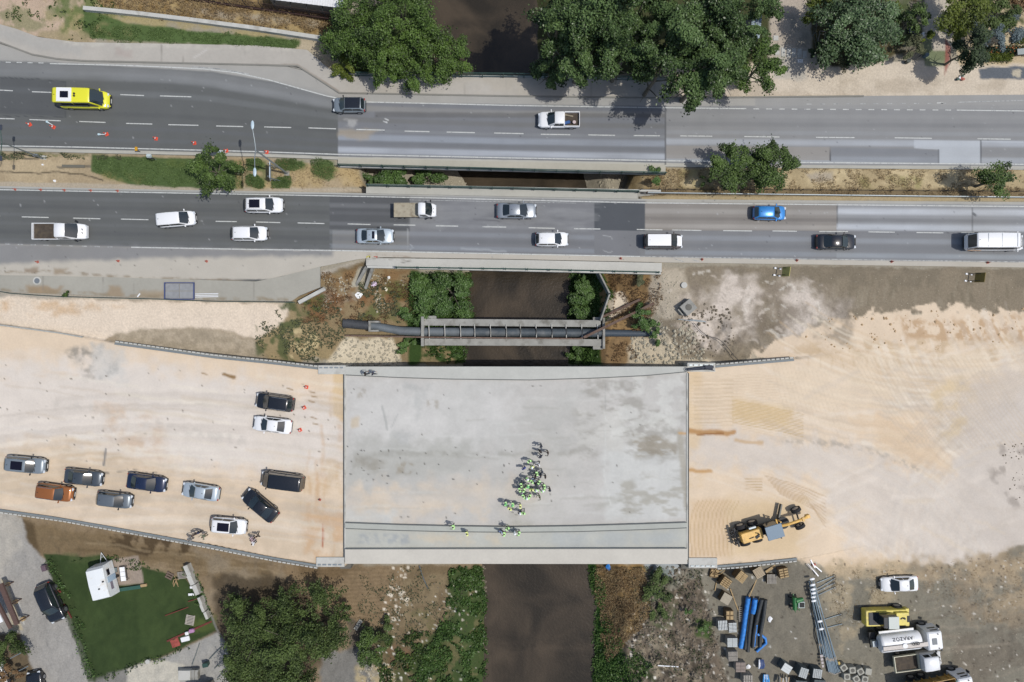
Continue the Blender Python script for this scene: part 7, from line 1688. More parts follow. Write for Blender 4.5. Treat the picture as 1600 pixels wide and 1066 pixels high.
m = MB(); m.box((.3,0,.9),(2.0,.7,.08),.1); m.build('roof_panel', mat('grey_bench_panel', S(160,166,164), .6), t)
for dx in (-.6, 1.0): m = MB(); m.cyl((dx,-.3,0),(dx,-.3,.9),.05,n=6); m.build('leg', M_FRAME, t)
# ================================================================== MACHINES AND YARD GOODS
M_YEL = mat('machine_yellow', (.66,.55,.10), .5, var=.1, dirt=(.38,.31,.14), dscale=1.5)
M_AMB = mat('grader_yellow', (.70,.42,.10), .5, var=.1, dirt=(.42,.27,.10), dscale=1.8)
M_CABR = mat('grey_blue_cab_roof', S(112,138,160), .5, var=.03)
def rot_tree(t): return t
# --- motor grader
gz = 0.0; gang = deg(90, -27)
t = empty('motor_grader', P(1201,820,0), gang); tag(t, 'yellow motor grader with a blue-grey cab roof parked on the raked sand', 'motor grader')
m = MB(); m.box((-2.75,-.05,1.45),(2.55,1.25,.95),bev=.1); m.build('engine_hood', M_AMB, t)
m = MB(); m.box((-2.2,-.25,1.97),(.5,.3,.10),.4); m.box((-2.9,-.2,1.96),(.6,.08,.08),.1); m.cyl((-2.05,.1,1.9),(-2.05,.1,2.5),.07,n=8); m.build('exhaust', M_FRAME, t)
m = MB(); m.box((-.35,0,1.9),(1.5,1.35,1.6),bev=.05); m.build('cab', M_GLASS, t)
m = MB(); m.box((-.35,0,2.8),(2.0,1.62,.12),bev=.04); m.build('cab_roof', M_CABR, t)
m = MB(); m.box((-1.6,0,.85),(4.6,1.2,.5)); m.build('rear_frame', M_FRAME, t)
m = MB(); m.tube([(.4,0,1.35),(1.6,.02,1.75),(3.2,.05,1.7),(4.3,.08,1.25)], [.19,.17,.17,.2], 8); m.build('main_beam', M_AMB, t)
m = MB(); m.box((4.35,.08,1.2),(.5,.42,.5),bev=.06); m.box((3.6,.07,1.75),(.25,.5,.2)); m.build('nose', M_AMB, t)
m = MB(); m.cyl((.55,-.75,1.5),(.55,.95,1.6),.11,n=8); m.cyl((.9,.6,1.1),(.9,.6,2.0),.08,n=8); m.cyl((.75,-.6,1.1),(.75,-.6,2.0),.08,n=8); m.build('lift_frame', M_AMB, t)
m = MB(); m.cyl((1.5,0,.75),(1.5,0,.85),.72,n=20); m.build('circle', M_FRAME, t)
m = MB(); m.box((1.2,.6,.45),(.16,3.4,.55),R(-28)); m.build('blade', mat('worn_blade', S(92,92,88), .5, metal=.4), t)
m = MB()
for y in (-.8,-.4,0,.4,.8): m.box((-4.55,y,.8),(.5,.1,.12)); m.box((-4.75,y,.5),(.08,.08,.8))
m.box((-4.35,0,.9),(.2,2.3,.25)); m.box((-4.6,0,.62),(.12,2.1,.12)); m.build('ripper', M_FRAME, t)
for x in (-3.5,-2.0):
 for y in (-1.02,1.02): add_wheel(t, x, y, .62, .42)
for y in (-1.0,1.0): add_wheel(t, 3.4+.04*y, y, .60, .36, R(12))
m = MB(); m.cyl((3.4,-.95,.65),(3.4,.95,.65),.10,n=8); m.build('front_axle', M_FRAME, t)
m = MB(); m.box((.1,-1.05,1.6),(.5,.35,.4)); m.box((.35,-.95,2.2),(.1,.4,.3)); m.build('mirror_bracket', M_FRAME, t)
m = MB(); m.box((-2.4,.78,1.5),(.9,.25,.3),bev=.05); m.build('air_cleaner', CP['lgrey'], t)
# --- soil compactor / roller (yellow, pale roof)
zr_ = tz(1388, 965)
t = empty('road_roller', C(1385,964,1.2,zr_), deg(68,-2)); tag(t, 'yellow roller machine with a pale cab roof and grey-green glass, parked above the tanker', 'road roller')
m = MB(); m.box((-.2,.0,1.05),(5.0,1.95,1.1),bev=.1); m.build('body', M_YEL, t)
m = MB(); m.box((1.55,0,1.75),(1.6,1.55,.5),bev=.08); m.box((2.35,0,1.2),(.5,2.15,.7),bev=.08); m.build('engine_cover', M_YEL, t)
m = MB(); m.box((-.35,0,2.2),(1.9,1.35,1.5),taper=.95,bev=.05); m.build('cab', M_GLASS, t)
m = MB(); m.box((-.1,0,3.0),(1.25,1.45,.12),bev=.03); m.build('cab_roof', mat('pale_cab_roof', S(196,200,194), .5), t)
m = MB(); m.box((-1.75,0,1.66),(1.2,1.5,.06)); m.build('drum_screen', M_GLASS, t)
m = MB(); m.cyl((-2.0,-.95,.62),(-2.0,.95,.62),.6,n=22); m.build('drum', M_FRAME, t)
m = MB(); m.box((2.2,.0,2.02),(.3,.75,.04)); m.box((1.4,.1,2.03),(.35,.12,.06),.6); m.cyl((1.7,.1,2),(1.7,.1,2.15),.12,n=8); m.build('vents', M_FRAME, t)
m = MB(); m.cyl((2.45,.55,1.5),(2.45,.55,1.66),.10,n=8); m.cyl((2.45,-.55,1.5),(2.45,-.55,1.66),.10,n=8); m.build('tail_lights', M_FRAME, t)
for y in (-.95,.95): add_wheel(t, 1.6, y, .6, .4)
# --- big trucks
def big_truck(px, py, ang, L, label, kind):
 z = tz(px, py); t = empty('water_tanker' if kind == 'tank' else 'dump_truck', C(px, py, 1.4, z), ang); tag(t, label, 'water tanker' if kind == 'tank' else 'dump truck')
 W = 2.35; xf = L/2
 m = MB(); m.box((-.3,0,.85),(L-.8,1.0,.35)); m.build('chassis', M_FRAME, t)
 m = MB(); cl = 1.9
 for x, zt, ww in ((xf-cl,2.75,.98),(xf-cl+.15,2.9,.98),(xf-.55,2.92,.97),(xf-.28,2.80,.95)): pass
 m.loft([[(x,-W/2*.98,.6),(x,-W/2*.98,2.2),(x,-W/2*ww*.95,zt-.12),(x,-W/2*ww*.82,zt),(x,W/2*ww*.82,zt),(x,W/2*ww*.95,zt-.12),(x,W/2*.98,2.2),(x,W/2*.98,.6)] for x, zt, ww in ((xf-cl,2.78,.98),(xf-cl+.15,2.9,.98),(xf-.5,2.92,.97),(xf-.2,2.82,.95),(xf-.05,2.2,.93),(xf,1.4,.92))], smooth=False)
 cb = m.build('cab', CP['white'], t)
 m = MB(); m.box((xf-1.15,0,2.93),(.55,.75,.06)); m.build('roof_hatch', CP['dgrey'], cb)
 m = MB(); m.add([(xf-.16,-.95,2.68),(xf-.16,.95,2.68),(xf+.012,.98,1.85),(xf+.012,-.98,1.85)], [(3,2,1,0)]); m.build('windshield', M_GLASS, t)
 for s_g in (-1,1):
  m = MB(); m.add([(xf-1.3,s_g*W/2*.985,1.65),(xf-.35,s_g*W/2*.985,1.65),(xf-.45,s_g*(W/2*.955+.02),2.5),(xf-1.3,s_g*(W/2*.955+.02),2.5)], [(0,1,2,3) if s_g < 0 else (3,2,1,0)]); m.build('side_window', M_GLASS, t)
  m = MB(); m.box((xf-.1,s_g*(W/2+.2),2.1),(.15,.3,.6),bev=.03); m.build('wing_mirror', M_TRIM, t)
  for x in ((-L*.30,-L*.14,xf-1.2) if L > 6.2 else (-L*.25,xf-1.1)): add_wheel(t, x, s_g*(W/2-.12), .5, .36)
 m = MB(); m.cyl((xf-.7,-.85,2.9),(xf-.7,-.85,3.0),.07,n=8); m.cyl((xf-.7,.85,2.9),(xf-.7,.85,3.0),.07,n=8); m.build('beacon', M_TRIM, cb)
 if kind == 'tank':
  x0, x1 = -L/2+.7, xf-cl-.5; rings = []
  for x, k in ((x0,.80),(x0+.12,.97),(x0+.3,1),(x1-.3,1),(x1-.12,.97),(x1,.80)): rings.append([(x, 1.10*k*math.cos(a_), 1.95+.78*k*math.sin(a_)) for a_ in [q*math.pi/10 for q in range(20)]])
  m = MB(); m.loft(rings); tk = m.build('tank', M_WHITE, t)
  m = MB(); m.box(((x0+x1)/2+.3,-.28,2.76),(x1-x0+.5,.50,.06)); m.build('walkway', mat('pale_walkway', S(206,196,188), .6, var=.1), tk)
  for y in (-.02,-.56): m = MB(); m.box(((x0+x1)/2,y,2.80),(x1-x0,.04,.06)); m.build('walkway_edge', M_TRIM, tk)
  m = MB(); m.cyl(((x0+x1)/2+.2,-.2,2.72),((x0+x1)/2+.2,-.2,2.84),.30,n=18); m.build('tank_lid', M_WHITE, tk)
  m = MB()
  for dx in (1.2,1.5,1.75): m.tube([(( x0+x1)/2+dx+.17*math.cos(a_), -.05+.17*math.sin(a_), 2.86) for a_ in [q*math.pi/6 for q in range(13)]], .03, 6)
  m.build('hose_loop', M_TRIM, tk)
  m = MB(); m.box(((x0+x1)/2-.15,1.22,1.75),(x1-x0-.7,.32,.14)); m.build('side_locker', M_WHITE, t)
  m = MB(); m.box((x0-.38,-.1,1.5),(.6,.75,.5),bev=.05); m.build('pump_box', CP['lgrey'], t)
  m = MB(); m.box((x0-.35,.7,.9),(.7,.8,.6)); m.cyl((x0-.5,-.9,.8),(x0-.5,.9,.8),.12,n=8); m.build('pump_frame', M_FRAME, t)
  cu = bpy.data.curves.new('lettering', 'FONT'); cu.body = 'ARAZÖZ'; cu.size = .56; cu.align_x = 'CENTER'; cu.align_y = 'CENTER'; cu.extrude = .004; cu.space_character = 1.12; cu.offset = 0
  o = bpy.data.objects.new('lettering', cu); COL.objects.link(o); cu.materials.append(M_FRAME); me = bpy.data.meshes.new_from_object(o.evaluated_get(bpy.context.evaluated_depsgraph_get())); bpy.data.objects.remove(o); me.materials.clear(); me.materials.append(M_FRAME); o = inst('lettering', me, tk)
  a_ = math.radians(57); o.location = ((x0+x1)/2+.1, 1.125*math.cos(a_), 1.95+.805*math.sin(a_)); o.rotation_euler = (R(-32), 0, math.pi)
  o.rotation_euler = (Matrix.Rotation(math.pi, 3, 'Z') @ Matrix.Rotation(R(32), 3, 'X')).to_euler()
 else:
  x0, x1 = -L/2, xf-cl-.15; M_O = mat('orange_tipper', (.36,.21,.045), .5, var=.15, dirt=(.22,.15,.07), dscale=1.4)
  for s_g in (-1,1):
   m = MB(); m.add([(x0,s_g*1.0,1.3),(x1,s_g*1.0,1.3),(x1,s_g*1.2,2.6),(x0,s_g*1.2,2.6),(x0,s_g*.93,1.3),(x1,s_g*.93,1.3),(x1,s_g*1.12,2.6),(x0,s_g*1.12,2.6)], [(0,1,2,3),(7,6,5,4),(3,2,6,7),(4,5,1,0),(1,5,6,2),(0,3,7,4)]); m.build('tipper_side', M_O, t)
   for k in range(6): m = MB(); m.box((x0+.5+k*(x1-x0-1)/5,s_g*1.16,1.9),(.12,.1,1.2)); m.build('rib', M_O, t)
  m = MB(); m.box(((x0+x1)/2,0,1.36),(x1-x0,1.9,.1)); m.build('tipper_floor', M_DARKBED, t)
  m = MB(); m.box((x1-.05,0,2.0),(.1,2.2,1.4)); m.box((x0+.05,0,1.9),(.1,2.1,1.2)); m.build('tipper_end', M_O, t)
  m = MB(); m.box((x1+.12,0,2.75),(.4,2.0,.06)); m.build('cab_guard', MT['green_metal'], t)
 return t
big_truck(1412,998,deg(107,-12),8.0,'white water tanker lettered along its tank, parked between the roller and the crew-cab truck','tank')
big_truck(1462,1072,deg(110,-22),7.8,'orange tipper truck with a white cab, cut by the bottom edge of the yard','dump')
# --- pallets and stacks in the yard
M_PW = mat('pallet_wood', S(186,158,116), .85, var=.2, vscale=3); M_PG = mat('grey_pallet_wood', S(168,160,150), .85, var=.15, vscale=3); M_PV = mat('concrete_paver', S(176,172,166), .9, var=.1)
M_BLK = mat('dark_block_stack', S(96,104,104), .85, var=.15); M_PWT = mat('pale_paver', S(206,208,206), .85, var=.06)
def stack(px, py, rz, h, body, top, pattern, label, name='pallet_stack', cat='pallet', w_=1.15, d_=1.2, grp=None):
 """a block or pallet stack: body courses, with top pieces modelled one by one"""
 z = tz(px, py); v = P(px, py, z+h); t = empty(name, (v.x, v.y, z), R(rz)); tag(t, label, cat, grp)
 if h > .35:
  nn = max(1, int(h/.28))
  for k in range(nn):
   m = MB(); hh = (h-.1)/nn; m.box((0,0,hh*(k+.5)),(w_*.96-(k % 2)*.03,d_*.96,hh-.02)); m.build('course', body, t)
 nx, ny, gap = pattern
 for side in (0,):
  for i in range(nx):
   for j in range(ny):
    m = MB(); m.box(((i+.5)/nx*w_-w_/2,(j+.5)/ny*d_-d_/2,h-.045),(w_/nx*(1-gap[0]),d_/ny*(1-gap[1]),.07)); m.build('slat' if 'pallet' in name else 'paver', top, t)
 if 'pallet' in name:
  for j in (-1,0,1): m = MB(); m.box((0,j*d_*.44,h-.12),(w_,.1,.07)); m.build('bearer', body, t)
 return t
M_PWD = mat('pallet_wood_dark', S(120,98,70), .9, var=.2)
g_ = 'pallet stacks around the edge of the yard'
stack(1134.5,911,-35,1.3,M_PWD,M_PW,(3,5,(.12,.4)),'orange-brown pallet stack turned on its corner, third from the deck corner',grp=g_)
stack(1159,902,-38,1.5,M_PWD,M_PW,(2,6,(.08,.12)),'tall tan pallet stack turned on its corner below the short wall',grp=g_)
stack(1186,895,30,1.5,M_PWD,mat('pinkish_wood', S(196,176,148), .85, var=.1),(1,8,(.02,.3)),'pinkish pallet stack closest to the short wall, turned on its corner',grp=g_)
stack(1206,905,0,.5,M_PWD,M_PG,(7,2,(.3,.06)),'low greyish pallet right of the pinkish stack',grp=g_)
stack(1225,896,12,.9,M_PWD,M_PW,(2,4,(.2,.35)),'tan pallet stack with four openings, nearest the pile of lamp posts',grp=g_)
stack(1135,936,-30,1.2,M_PWD,mat('plain_board_top', S(178,166,146), .85, var=.06),(1,9,(.0,.02)),'stack covered by plain boards, left edge of the yard',grp=g_)
stack(1140.5,962,0,1.2,M_PWD,M_PW,(2,2,(.25,.25)),'orange-tan pallet stack with four square openings, mid left',grp=g_,w_=.95,d_=1.15)
stack(1129.5,977.5,3,1.0,M_PG,M_PWT,(6,3,(.4,.08)),'whitish slatted pallet, left one of the close pair',grp=g_)
stack(1145,981,3,.8,M_PG,M_PWT,(2,7,(.08,.4)),'whitish slatted pallet, right one of the close pair',grp=g_,w_=1.0)
stack(1144.5,1004.5,0,1.1,M_PG,M_PWT,(2,8,(.06,.3)),'bright whitish slatted pallet beside the blue hose end',grp=g_,w_=1.25,d_=1.1)
stack(1145.5,1026,2,1.1,M_PG,M_PG,(8,2,(.3,.06)),'grey pallet with narrow upright slats, third from the bottom',grp=g_)
stack(1157.5,1043,0,1.1,M_PG,mat('pinkish_grey_wood', S(166,150,140), .85, var=.1),(2,7,(.05,.25)),'pinkish grey pallet, second from the bottom of the left row',grp=g_,w_=1.2)
stack(1169,1063,0,1.3,M_PG,M_PG,(4,2,(.25,.08)),'grey pallet cut by the bottom edge',grp=g_)
stack(1117,896,-8,.5,M_PWD,M_PW,(2,2,(.35,.6)),'broken open crate full of wood scraps by the deck corner',name='pallet_crate',cat='crate')
for k in range(4):
 r_ = random.Random(k); m = MB(); m.box((0,0,.45+.05*k),(r_.uniform(.6,1.3),.07,.04),r_.uniform(-.6,.9)); tag(m.build('wood_scrap', M_PW, None, P(1120+r_.uniform(-8,12),895+r_.uniform(-5,4),tz(1120,895))), ['lowest','second','third','topmost'][k]+' loose lath on the broken open crate by the deck corner','wood scrap','loose laths on the broken crate')
g_ = 'paver stacks along the bottom of the yard'
stack(1229.5,1045,-32,1.5,M_BLK,M_PWT,(1,3,(.0,.05)),'paver stack with a plain white top and a dark mark',name='paver_stack',cat='paver stack',grp=g_,w_=1.1,d_=1.0)
stack(1256,1052,-18,1.6,M_BLK,M_PWT,(4,9,(.12,.35)),'paver stack with a pinkish-white gridded top, beside the plain white one',name='paver_stack',cat='paver stack',grp=g_,w_=1.0,d_=1.2)
stack(1277.5,1053,-8,1.5,M_BLK,M_PWT,(5,8,(.2,.35)),'paver stack with a fine white grid top at the foot of the lamp posts',name='paver_stack',cat='paver stack',grp=g_,w_=1.1,d_=1.1)
stack(1252,1071,-5,1.2,M_BLK,M_BLK,(3,6,(.05,.1)),'dark paver stack cut by the bottom edge, left',name='paver_stack',cat='paver stack',grp=g_,w_=1.4,d_=1.1)
stack(1281,1070,-5,1.2,M_BLK,M_BLK,(3,6,(.05,.1)),'dark paver stack cut by the bottom edge, right',name='paver_stack',cat='paver stack',grp=g_,w_=1.4,d_=1.1)
# hollow square concrete blocks
M_HB = mat('hollow_block_concrete', S(176,172,160), .9, var=.12)
for i, (x, y, a) in enumerate([(1318,1043,35),(1331.5,1047,5),(1344,1049,28),(1356.5,1049,-8),(1323,1057,3),(1337.5,1060.5,30),(1351,1061,-10)]):
 z = tz(x, y); t = empty('hollow_block', C(x, y, .7, z), R(a)); tag(t, 'square concrete footing block with a round hollow, %s' % ['topmost left one beside the amber stand','second in the upper row','third in the upper row, tilted','last in the upper row, solid topped','first in the lower row','middle of the lower row, tilted','last in the lower row'][i], 'concrete block', 'concrete footing blocks under the lamp posts')
 m = MB(); m.box((0,0,.42),(.86,.86,.84),taper=.94,bev=.06); m.build('block', M_HB, t)
 if i != 3: m = MB(); m.cyl((0,0,.80),(0,0,.852),.25,n=16); m.build('hollow', MT['concrete_dark'], t)
# pipes in black and blue
zy = -2.5
def pipe(pts, r, material, label, name='plastic_pipe', grp='black and blue plastic pipes lying in the yard', n=10):
 q = []
 for x, y, hh in pts: z = tz(x, y)+hh; q.append(P(x, y, z))
 m = MB(); m.tube(q, r, n); o = m.build(name, material); tag(o, label, 'pipe', grp); return o
M_BLUE = mat('blue_wrap', (.03,.20,.58), .45, var=.25, vscale=3); M_BLKP = mat('black_pipe', (.028,.032,.034), .55, var=.3)
pipe([(1169,934,.5),(1165,960,.4),(1161,990,.4),(1157,1012,.3)], .30, M_BLUE, 'long bright blue wrapped pipe, leftmost of the bundle')
pipe([(1174,938,.45),(1171,962,.4),(1166,995,.3),(1164,1014,.25)], .24, M_BLKP, 'black pipe right of the long blue one')
pipe([(1180,936,.7),(1178,950,.7),(1176,958,.6)], .30, M_BLUE, 'short blue wrapped stretch at the top of the bundle')
pipe([(1175,955,.5),(1171,985,.4),(1168,1018,.3)], .26, M_BLKP, 'third black pipe reaching furthest down')
pipe([(1190,936,.6),(1184,960,.5),(1178,990,.4),(1176,1012,.3)], .27, M_BLKP, 'black pipe crossing the bundle from the top right')
pipe([(1196,937,.5),(1193,962,.4),(1188,990,.35),(1187,1010,.3)], .25, M_BLKP, 'outer right black pipe of the bundle')
pipe([(1187,945,.35),(1181,975,.3),(1181,1008,.3)], .24, M_BLKP, 'lower black pipe between its neighbours')
pipe([(1182,976,.55),(1180,992,.5),(1178,1010,.4)], .15, M_BLUE, 'thin blue stripe pipe in the right of the bundle')
pipe([(1182,991,.4),(1190,993,.3),(1196,998,.2),(1197,1005,.2),(1189,1012,.2),(1182,1018,.2)], .17, M_BLUE, 'flattened blue hose end curling off the bundle', name='blue_hose')
for x, y0, y1 in ((1157.5,948,972),(1155.5,998,1010)):
 t = empty('ladder_board', P(x, (y0+y1)/2, tz(x, y0)+.15)); tag(t, 'narrow slatted board beside the pipes, %s' % ('upper' if y0 < 960 else 'lower'), 'board')
 h_ = (y1-y0)/13/2
 for s_g in (-1,1): m = MB(); m.box((s_g*.18,0,0),(.06,h_*2,.06)); m.build('rail', M_PG, t)
 for k in range(8): m = MB(); m.box((0,-h_+(k+.5)*h_/4,0),(.30,.07,.04)); m.build('rung', M_PG, t)
# blue bundles at the bottom
for x, y, ry, lab in ((1188,1036,.55,'dark navy and white bundle standing alone in the yard'),(1195,1060,.6,'bright blue and white bundle at the bottom edge of the yard')):
 z = tz(x, y); t = empty('wrapped_bundle', P(x, y, z)); tag(t, lab, 'bundle')
 for k in range(5):
  r_ = random.Random(k+x); m = MB(); m.tube([(-.28+k*.13,-ry,.25),(-.34+k*.14,0,.5+r_.uniform(0,.2)),(-.24+k*.12,ry,.28)], [.09,.14,.08], 7); m.build('roll', [mat('navy_wrap_%d' % x, (.04,.07,.18) if x < 1190 else (.04,.28,.62), .5, var=.3), CP['white']][k % 2 if x > 1190 else (1 if k == 0 else 0)], t)
z = tz(1222,1062); t = empty('timber_bundle', P(1222,1061,z)); tag(t, 'mixed bundle of short timbers at the bottom edge between the blue bundle and paver stacks', 'timber')
for k in range(8): r_ = random.Random(k); m = MB(); m.box((-.55+k*.16,r_.uniform(-.1,.1),.5+r_.uniform(0,.3)),(.11,r_.uniform(.8,1.3),.1),r_.uniform(-.15,.15)); m.build('timber', [M_PG,M_PW,MT['concrete_light']][k % 3], t)
# loose long laths
for (a, b, lab) in (((1183,906),(1170,932),'thin lath pointing from the pinkish pallet to the pipes'),((1141,920),(1154,955),'thin lath leaning along the pipes'),((1196,893),(1215,883),'pale plank at the foot of the short wall'),((1117,923),(1120,907),'short lath left of the orange-brown pallet'),((1060,1042),(1028,1040),'white rod lying in the green on the right bank')):
 A = P(a[0],a[1],tz(*a)+.12); B = P(b[0],b[1],tz(*b)+.12); d = B-A; m = MB(); m.box((0,0,0),(d.length,.12 if a[0] != 1196 else .3,.05)); tag(m.build('wooden_lath', M_PW if a[0] > 1070 else CP['white'], None, (A+B)/2, math.atan2(d.y,d.x)), lab, 'lath')
# green mixer
z = tz(1246,942); t = empty('concrete_mixer', C(1246,942,.7,z), R(0)); tag(t, 'dark green concrete mixer with a square black opening', 'concrete mixer')
M_GR = mat('mixer_green', (.02,.14,.035), .45, var=.2); m = MB(); m.cyl((-.35,.35,1.0),(.55,.55,.95),.34,.22,12); m.cyl((-.45,.75,.9),(-.4,-.75,.9),.30,.26,12); m.build('drum', M_GR, t)
m = MB(); m.box((.35,-.12,.65),(.78,.78,.9),bev=.04); m.build('engine_box', mat('mixer_pale', S(186,196,190), .6), t); m = MB(); m.box((.38,-.12,1.11),(.58,.58,.03)); m.build('opening', M_DARK, t)
m = MB(); m.box((-.4,0,.4),(.12,2.0,.12)); m.cyl((-.35,-.75,.5),(-.1,-1.3,.4),.10,.03,8); m.cyl((.2,-.9,.3),(.5,-1.2,.1),.03,n=6); m.cyl((.5,-.6,.3),(.45,-1.2,.1),.03,n=6); m.build('chassis', M_GR, t)
for y in (-.5,.6): add_wheel(t, -.65, y, .28, .14)
# pile of unused lamp posts
M_GAL = mat('galvanised_post', S(150,166,176), .4, metal=.35, var=.06); M_WL = mat('white_lamp_glass', (.75,.77,.78), .3)
for k in range(11):
 f = k/10; a = (1264+f*7.5+(k % 2)*.8, 908+(k % 3)*6); b = (1291+f*21.5, 1054-abs(k-6)*.8)
 if k in (0,1): b = (1283+k*4, 1026)
 z0 = tz(*a)+.25+.22*(k % 3); z1 = tz(*b)+.25; A = P(a[0],a[1],z0); B = P(b[0],b[1],z1); t = empty('lamp_post', A)
 tag(t, 'galvanised lamp post lying in the fanned pile, %s from the left at the wide end' % ['first','second','third','fourth','fifth','sixth','seventh','eighth','ninth','tenth','last'][k], 'lamp post', 'lamp posts lying in a fanned pile')
 d = B-A; m = MB(); m.tube([(0,0,0),d*.78,d], [.045,.07,.08], 8); m.build('pole', M_GAL, t)
 m = MB(); m.tube([d*.82,d*.85], .105, 8); m.tube([d*.99,d], .13, 8); m.build('flange', M_PG, t)
 if k < 8:
  idx = [(1269,905),(1270,914),(1270.5,921),(1271,927),(1271,933),(1271.5,939),(1281,971),(1283,983)][k]
  hz = tz(*idx)+.75; H_ = P(idx[0], idx[1], hz)-A
  m = MB(); rg = []
  for s__, w__ in ((-.30,.05),(-.24,.13),(0,.17),(.24,.13),(.30,.05)): rg.append([(H_.x+s__, H_.y+s__*.12+w__*math.cos(q*math.pi/4), H_.z+w__*.6*math.sin(q*math.pi/4)) for q in range(8)])
  m.loft(rg); m.build('lamp_head', M_WL, t)
 if k in (2,3,4,5,6,7):
  e0 = [(1276,911),(1277,920),(1277,924),(1276,931),(1288,968),(1291,981)][k-2]; e1 = [(1303,900),(1304,904),(1304,911),(1304,918),(1314,960),(1316,975)][k-2]
  A2 = P(e0[0],e0[1],tz(*e0)+.15); B2 = P(e1[0],e1[1],tz(*e1)+.12); m = MB(); m.cyl(A2-A, B2-A, .045, n=6); m.build('arm', M_GAL, t)
  if k != 7:
   m = MB(); m.tube([B2-A+Vector((.16*math.cos(q*.7),.18*math.sin(q*.7),.05)) for q in range(10)], .03, 6); m.build('cable_coil', M_FRAME, t)
z = tz(1283,1030); t = empty('bracket_stack', P(1284,1032,z+.3), R(8)); tag(t, 'pinkish grey flat bracket plates beside the lower end of the lamp posts', 'brackets')
for k in range(4): m = MB(); m.box((.0,.6-k*.42,.1),(.34-.03*k,.30,.06)); m.build('plate', mat('plate_pink', S(186,176,176), .6) if k == 0 else bpy.data.materials['plate_pink'], t)
tag(MB().box((0,0,.3),(.25,.55,.6),.3,bev=.04).build('amber_stand', mat('amber_board', S(214,180,96), .6), None, P(1308,1034,tz(1308,1034))), 'small amber board standing at the lower end of the lamp posts', 'board')
# planks heap on the sand spill
for k, (a, b) in enumerate([((1259,876),(1277,899)),((1263,880),(1274,893)),((1266,878),(1282,892)),((1260,882),(1268,890)),((1268,876),(1272,886))]):
 A = P(a[0],a[1],tz(*a)+.15+.04*k); B = P(b[0],b[1],tz(*b)+.15); d = B-A; m = MB(); m.box((0,0,0),(d.length,.13,.05)); tag(m.build('wooden_plank', M_PG if k % 2 else CP['white'], None, (A+B)/2, math.atan2(d.y,d.x)), ['longest grey plank','thin white plank','long pinkish plank crossing','short white plank','shortest plank, upper right'][k]+' of the small heap by the short wall end', 'plank', 'planks heaped on the sand spill')
tag(MB().box((0,0,.1),(.5,.25,.18),.2,bev=.04).build('red_scrap', M_CONER, None, P(1271,882,tz(1271,882))), 'small red scrap beside the plank heap', 'scrap')
for x, y, lab in ((1203,967,'large white crumpled sheet in the middle of the yard'),(1169,1042,'white crumpled scrap between the pallets and navy bundle'),(951,885.5,'crumpled blue tarp tucked under the deck edge on the right bank')):
 z = tz(x, y); rs = random.Random(x); m = MB(); n = 8; w1 = .32 if x != 951 else .42
 m.add([(0,0,.18)]+[(w1*math.cos(k*6.283/n)*rs.uniform(.6,1.2), w1*math.sin(k*6.283/n)*rs.uniform(.7,1.4), rs.uniform(0,.12)) for k in range(n)], [(0,k+1,(k+1) % n+1) for k in range(n)])
 tag(m.build('crumpled_sheet', CP['white'] if x != 951 else M_BLUE, None, P(x, y, z+.05)), lab, 'sheet')
# ================================================================== CARAVAN LOT
zl = tz(165, 900)
t = empty('caravan', C(160.5,908,1.5,zl), R(14)); tag(t, 'white caravan with a stained roof parked on the lawn corner', 'caravan')
m = MB(); rg = []
for y, zt, k in ((-2.0,1.0,.97),(-1.95,2.2,.99),(-1.8,2.62,1),(0,2.72,1),(1.75,2.62,1),(1.98,2.2,.99),(2.05,1.0,.97)): rg.append([(-1.05*k,y,.45),(-1.05*k,y,zt-.1),(-.98*k,y,zt),(0,y,zt+.03),(.98*k,y,zt),(1.05*k,y,zt-.1),(1.05*k,y,.45)])
m.loft(rg, smooth=False); cb = m.build('body', mat('caravan_white', (.74,.77,.78), .4, dirt=(.62,.52,.38), dscale=.9, dlo=.55, dhi=.8), t)
for (y, z, w__, h__) in ((.95,1.75,.75,.55),(-.7,1.6,1.0,.5)): m = MB(); m.box((1.06,y,z),(.03,w__,h__),bev=.01); m.build('window', M_SUNR if y > 0 else mat('patterned_curtain', S(150,140,150), .7, var=.4, vscale=9), t)
m = MB(); m.box((1.07,.1,1.35),(.03,.7,1.6)); m.build('door', mat('caravan_door', S(176,196,214), .5), t)
m = MB(); m.cyl((.2,-.6,2.7),(.2,-.6,2.85),.09,n=8); m.box((.85,.15,2.75),(.2,.15,.15)); m.build('roof_vent', M_TRIM, t)
m = MB(); m.cyl((-.45,2.0,.45),(0,3.25,.5),.05,n=6); m.cyl((.45,2.0,.45),(0,3.25,.5),.05,n=6); m.cyl((-.2,2.7,.48),(.2,2.7,.48),.04,n=6); m.build('drawbar', M_ALU, t)
for x in (-.95,.95): add_wheel(t, x, -.1, .33, .2)
zt_ = zl+.03
t = empty('terrace_kerb', P(205,905,zl), R(8)); tag(t, 'dark green kerb strip along the lower edge of the stone terrace', 'kerb strip'); m = MB(); m.box((-.15,-1.05,.15),(2.6,.42,.25)); m.build('strip', mat('teal_board', S(52,96,84), .7), t)
m = MB(); m.box((1.5,-.95,.12),(.75,.35,.22),bev=.03); m.build('end_block', M_PW, t)
t = empty('garden_table', P(197,894,zl), R(7)); tag(t, 'narrow outdoor table with three white panels on the stone terrace', 'table')
for k in (-1,0,1): m = MB(); m.box((0,k*.58,.72),(.62,.54,.05)); m.build('tabletop_panel', CP['white'], t)
for x in (-.32,.32):
 m = MB(); m.box((x*1.25,0,.62),(.06,1.75,.06)); m.build('table_rail', M_FRAME, t)
 for y in (-.8,.8): m = MB(); m.cyl((x,y,0),(x,y,.68),.03,n=6); m.build('leg', M_FRAME, t)
t = empty('garden_chair', P(182,889,zl), R(3)); tag(t, 'grey slatted chair between the caravan and the white table', 'chair')
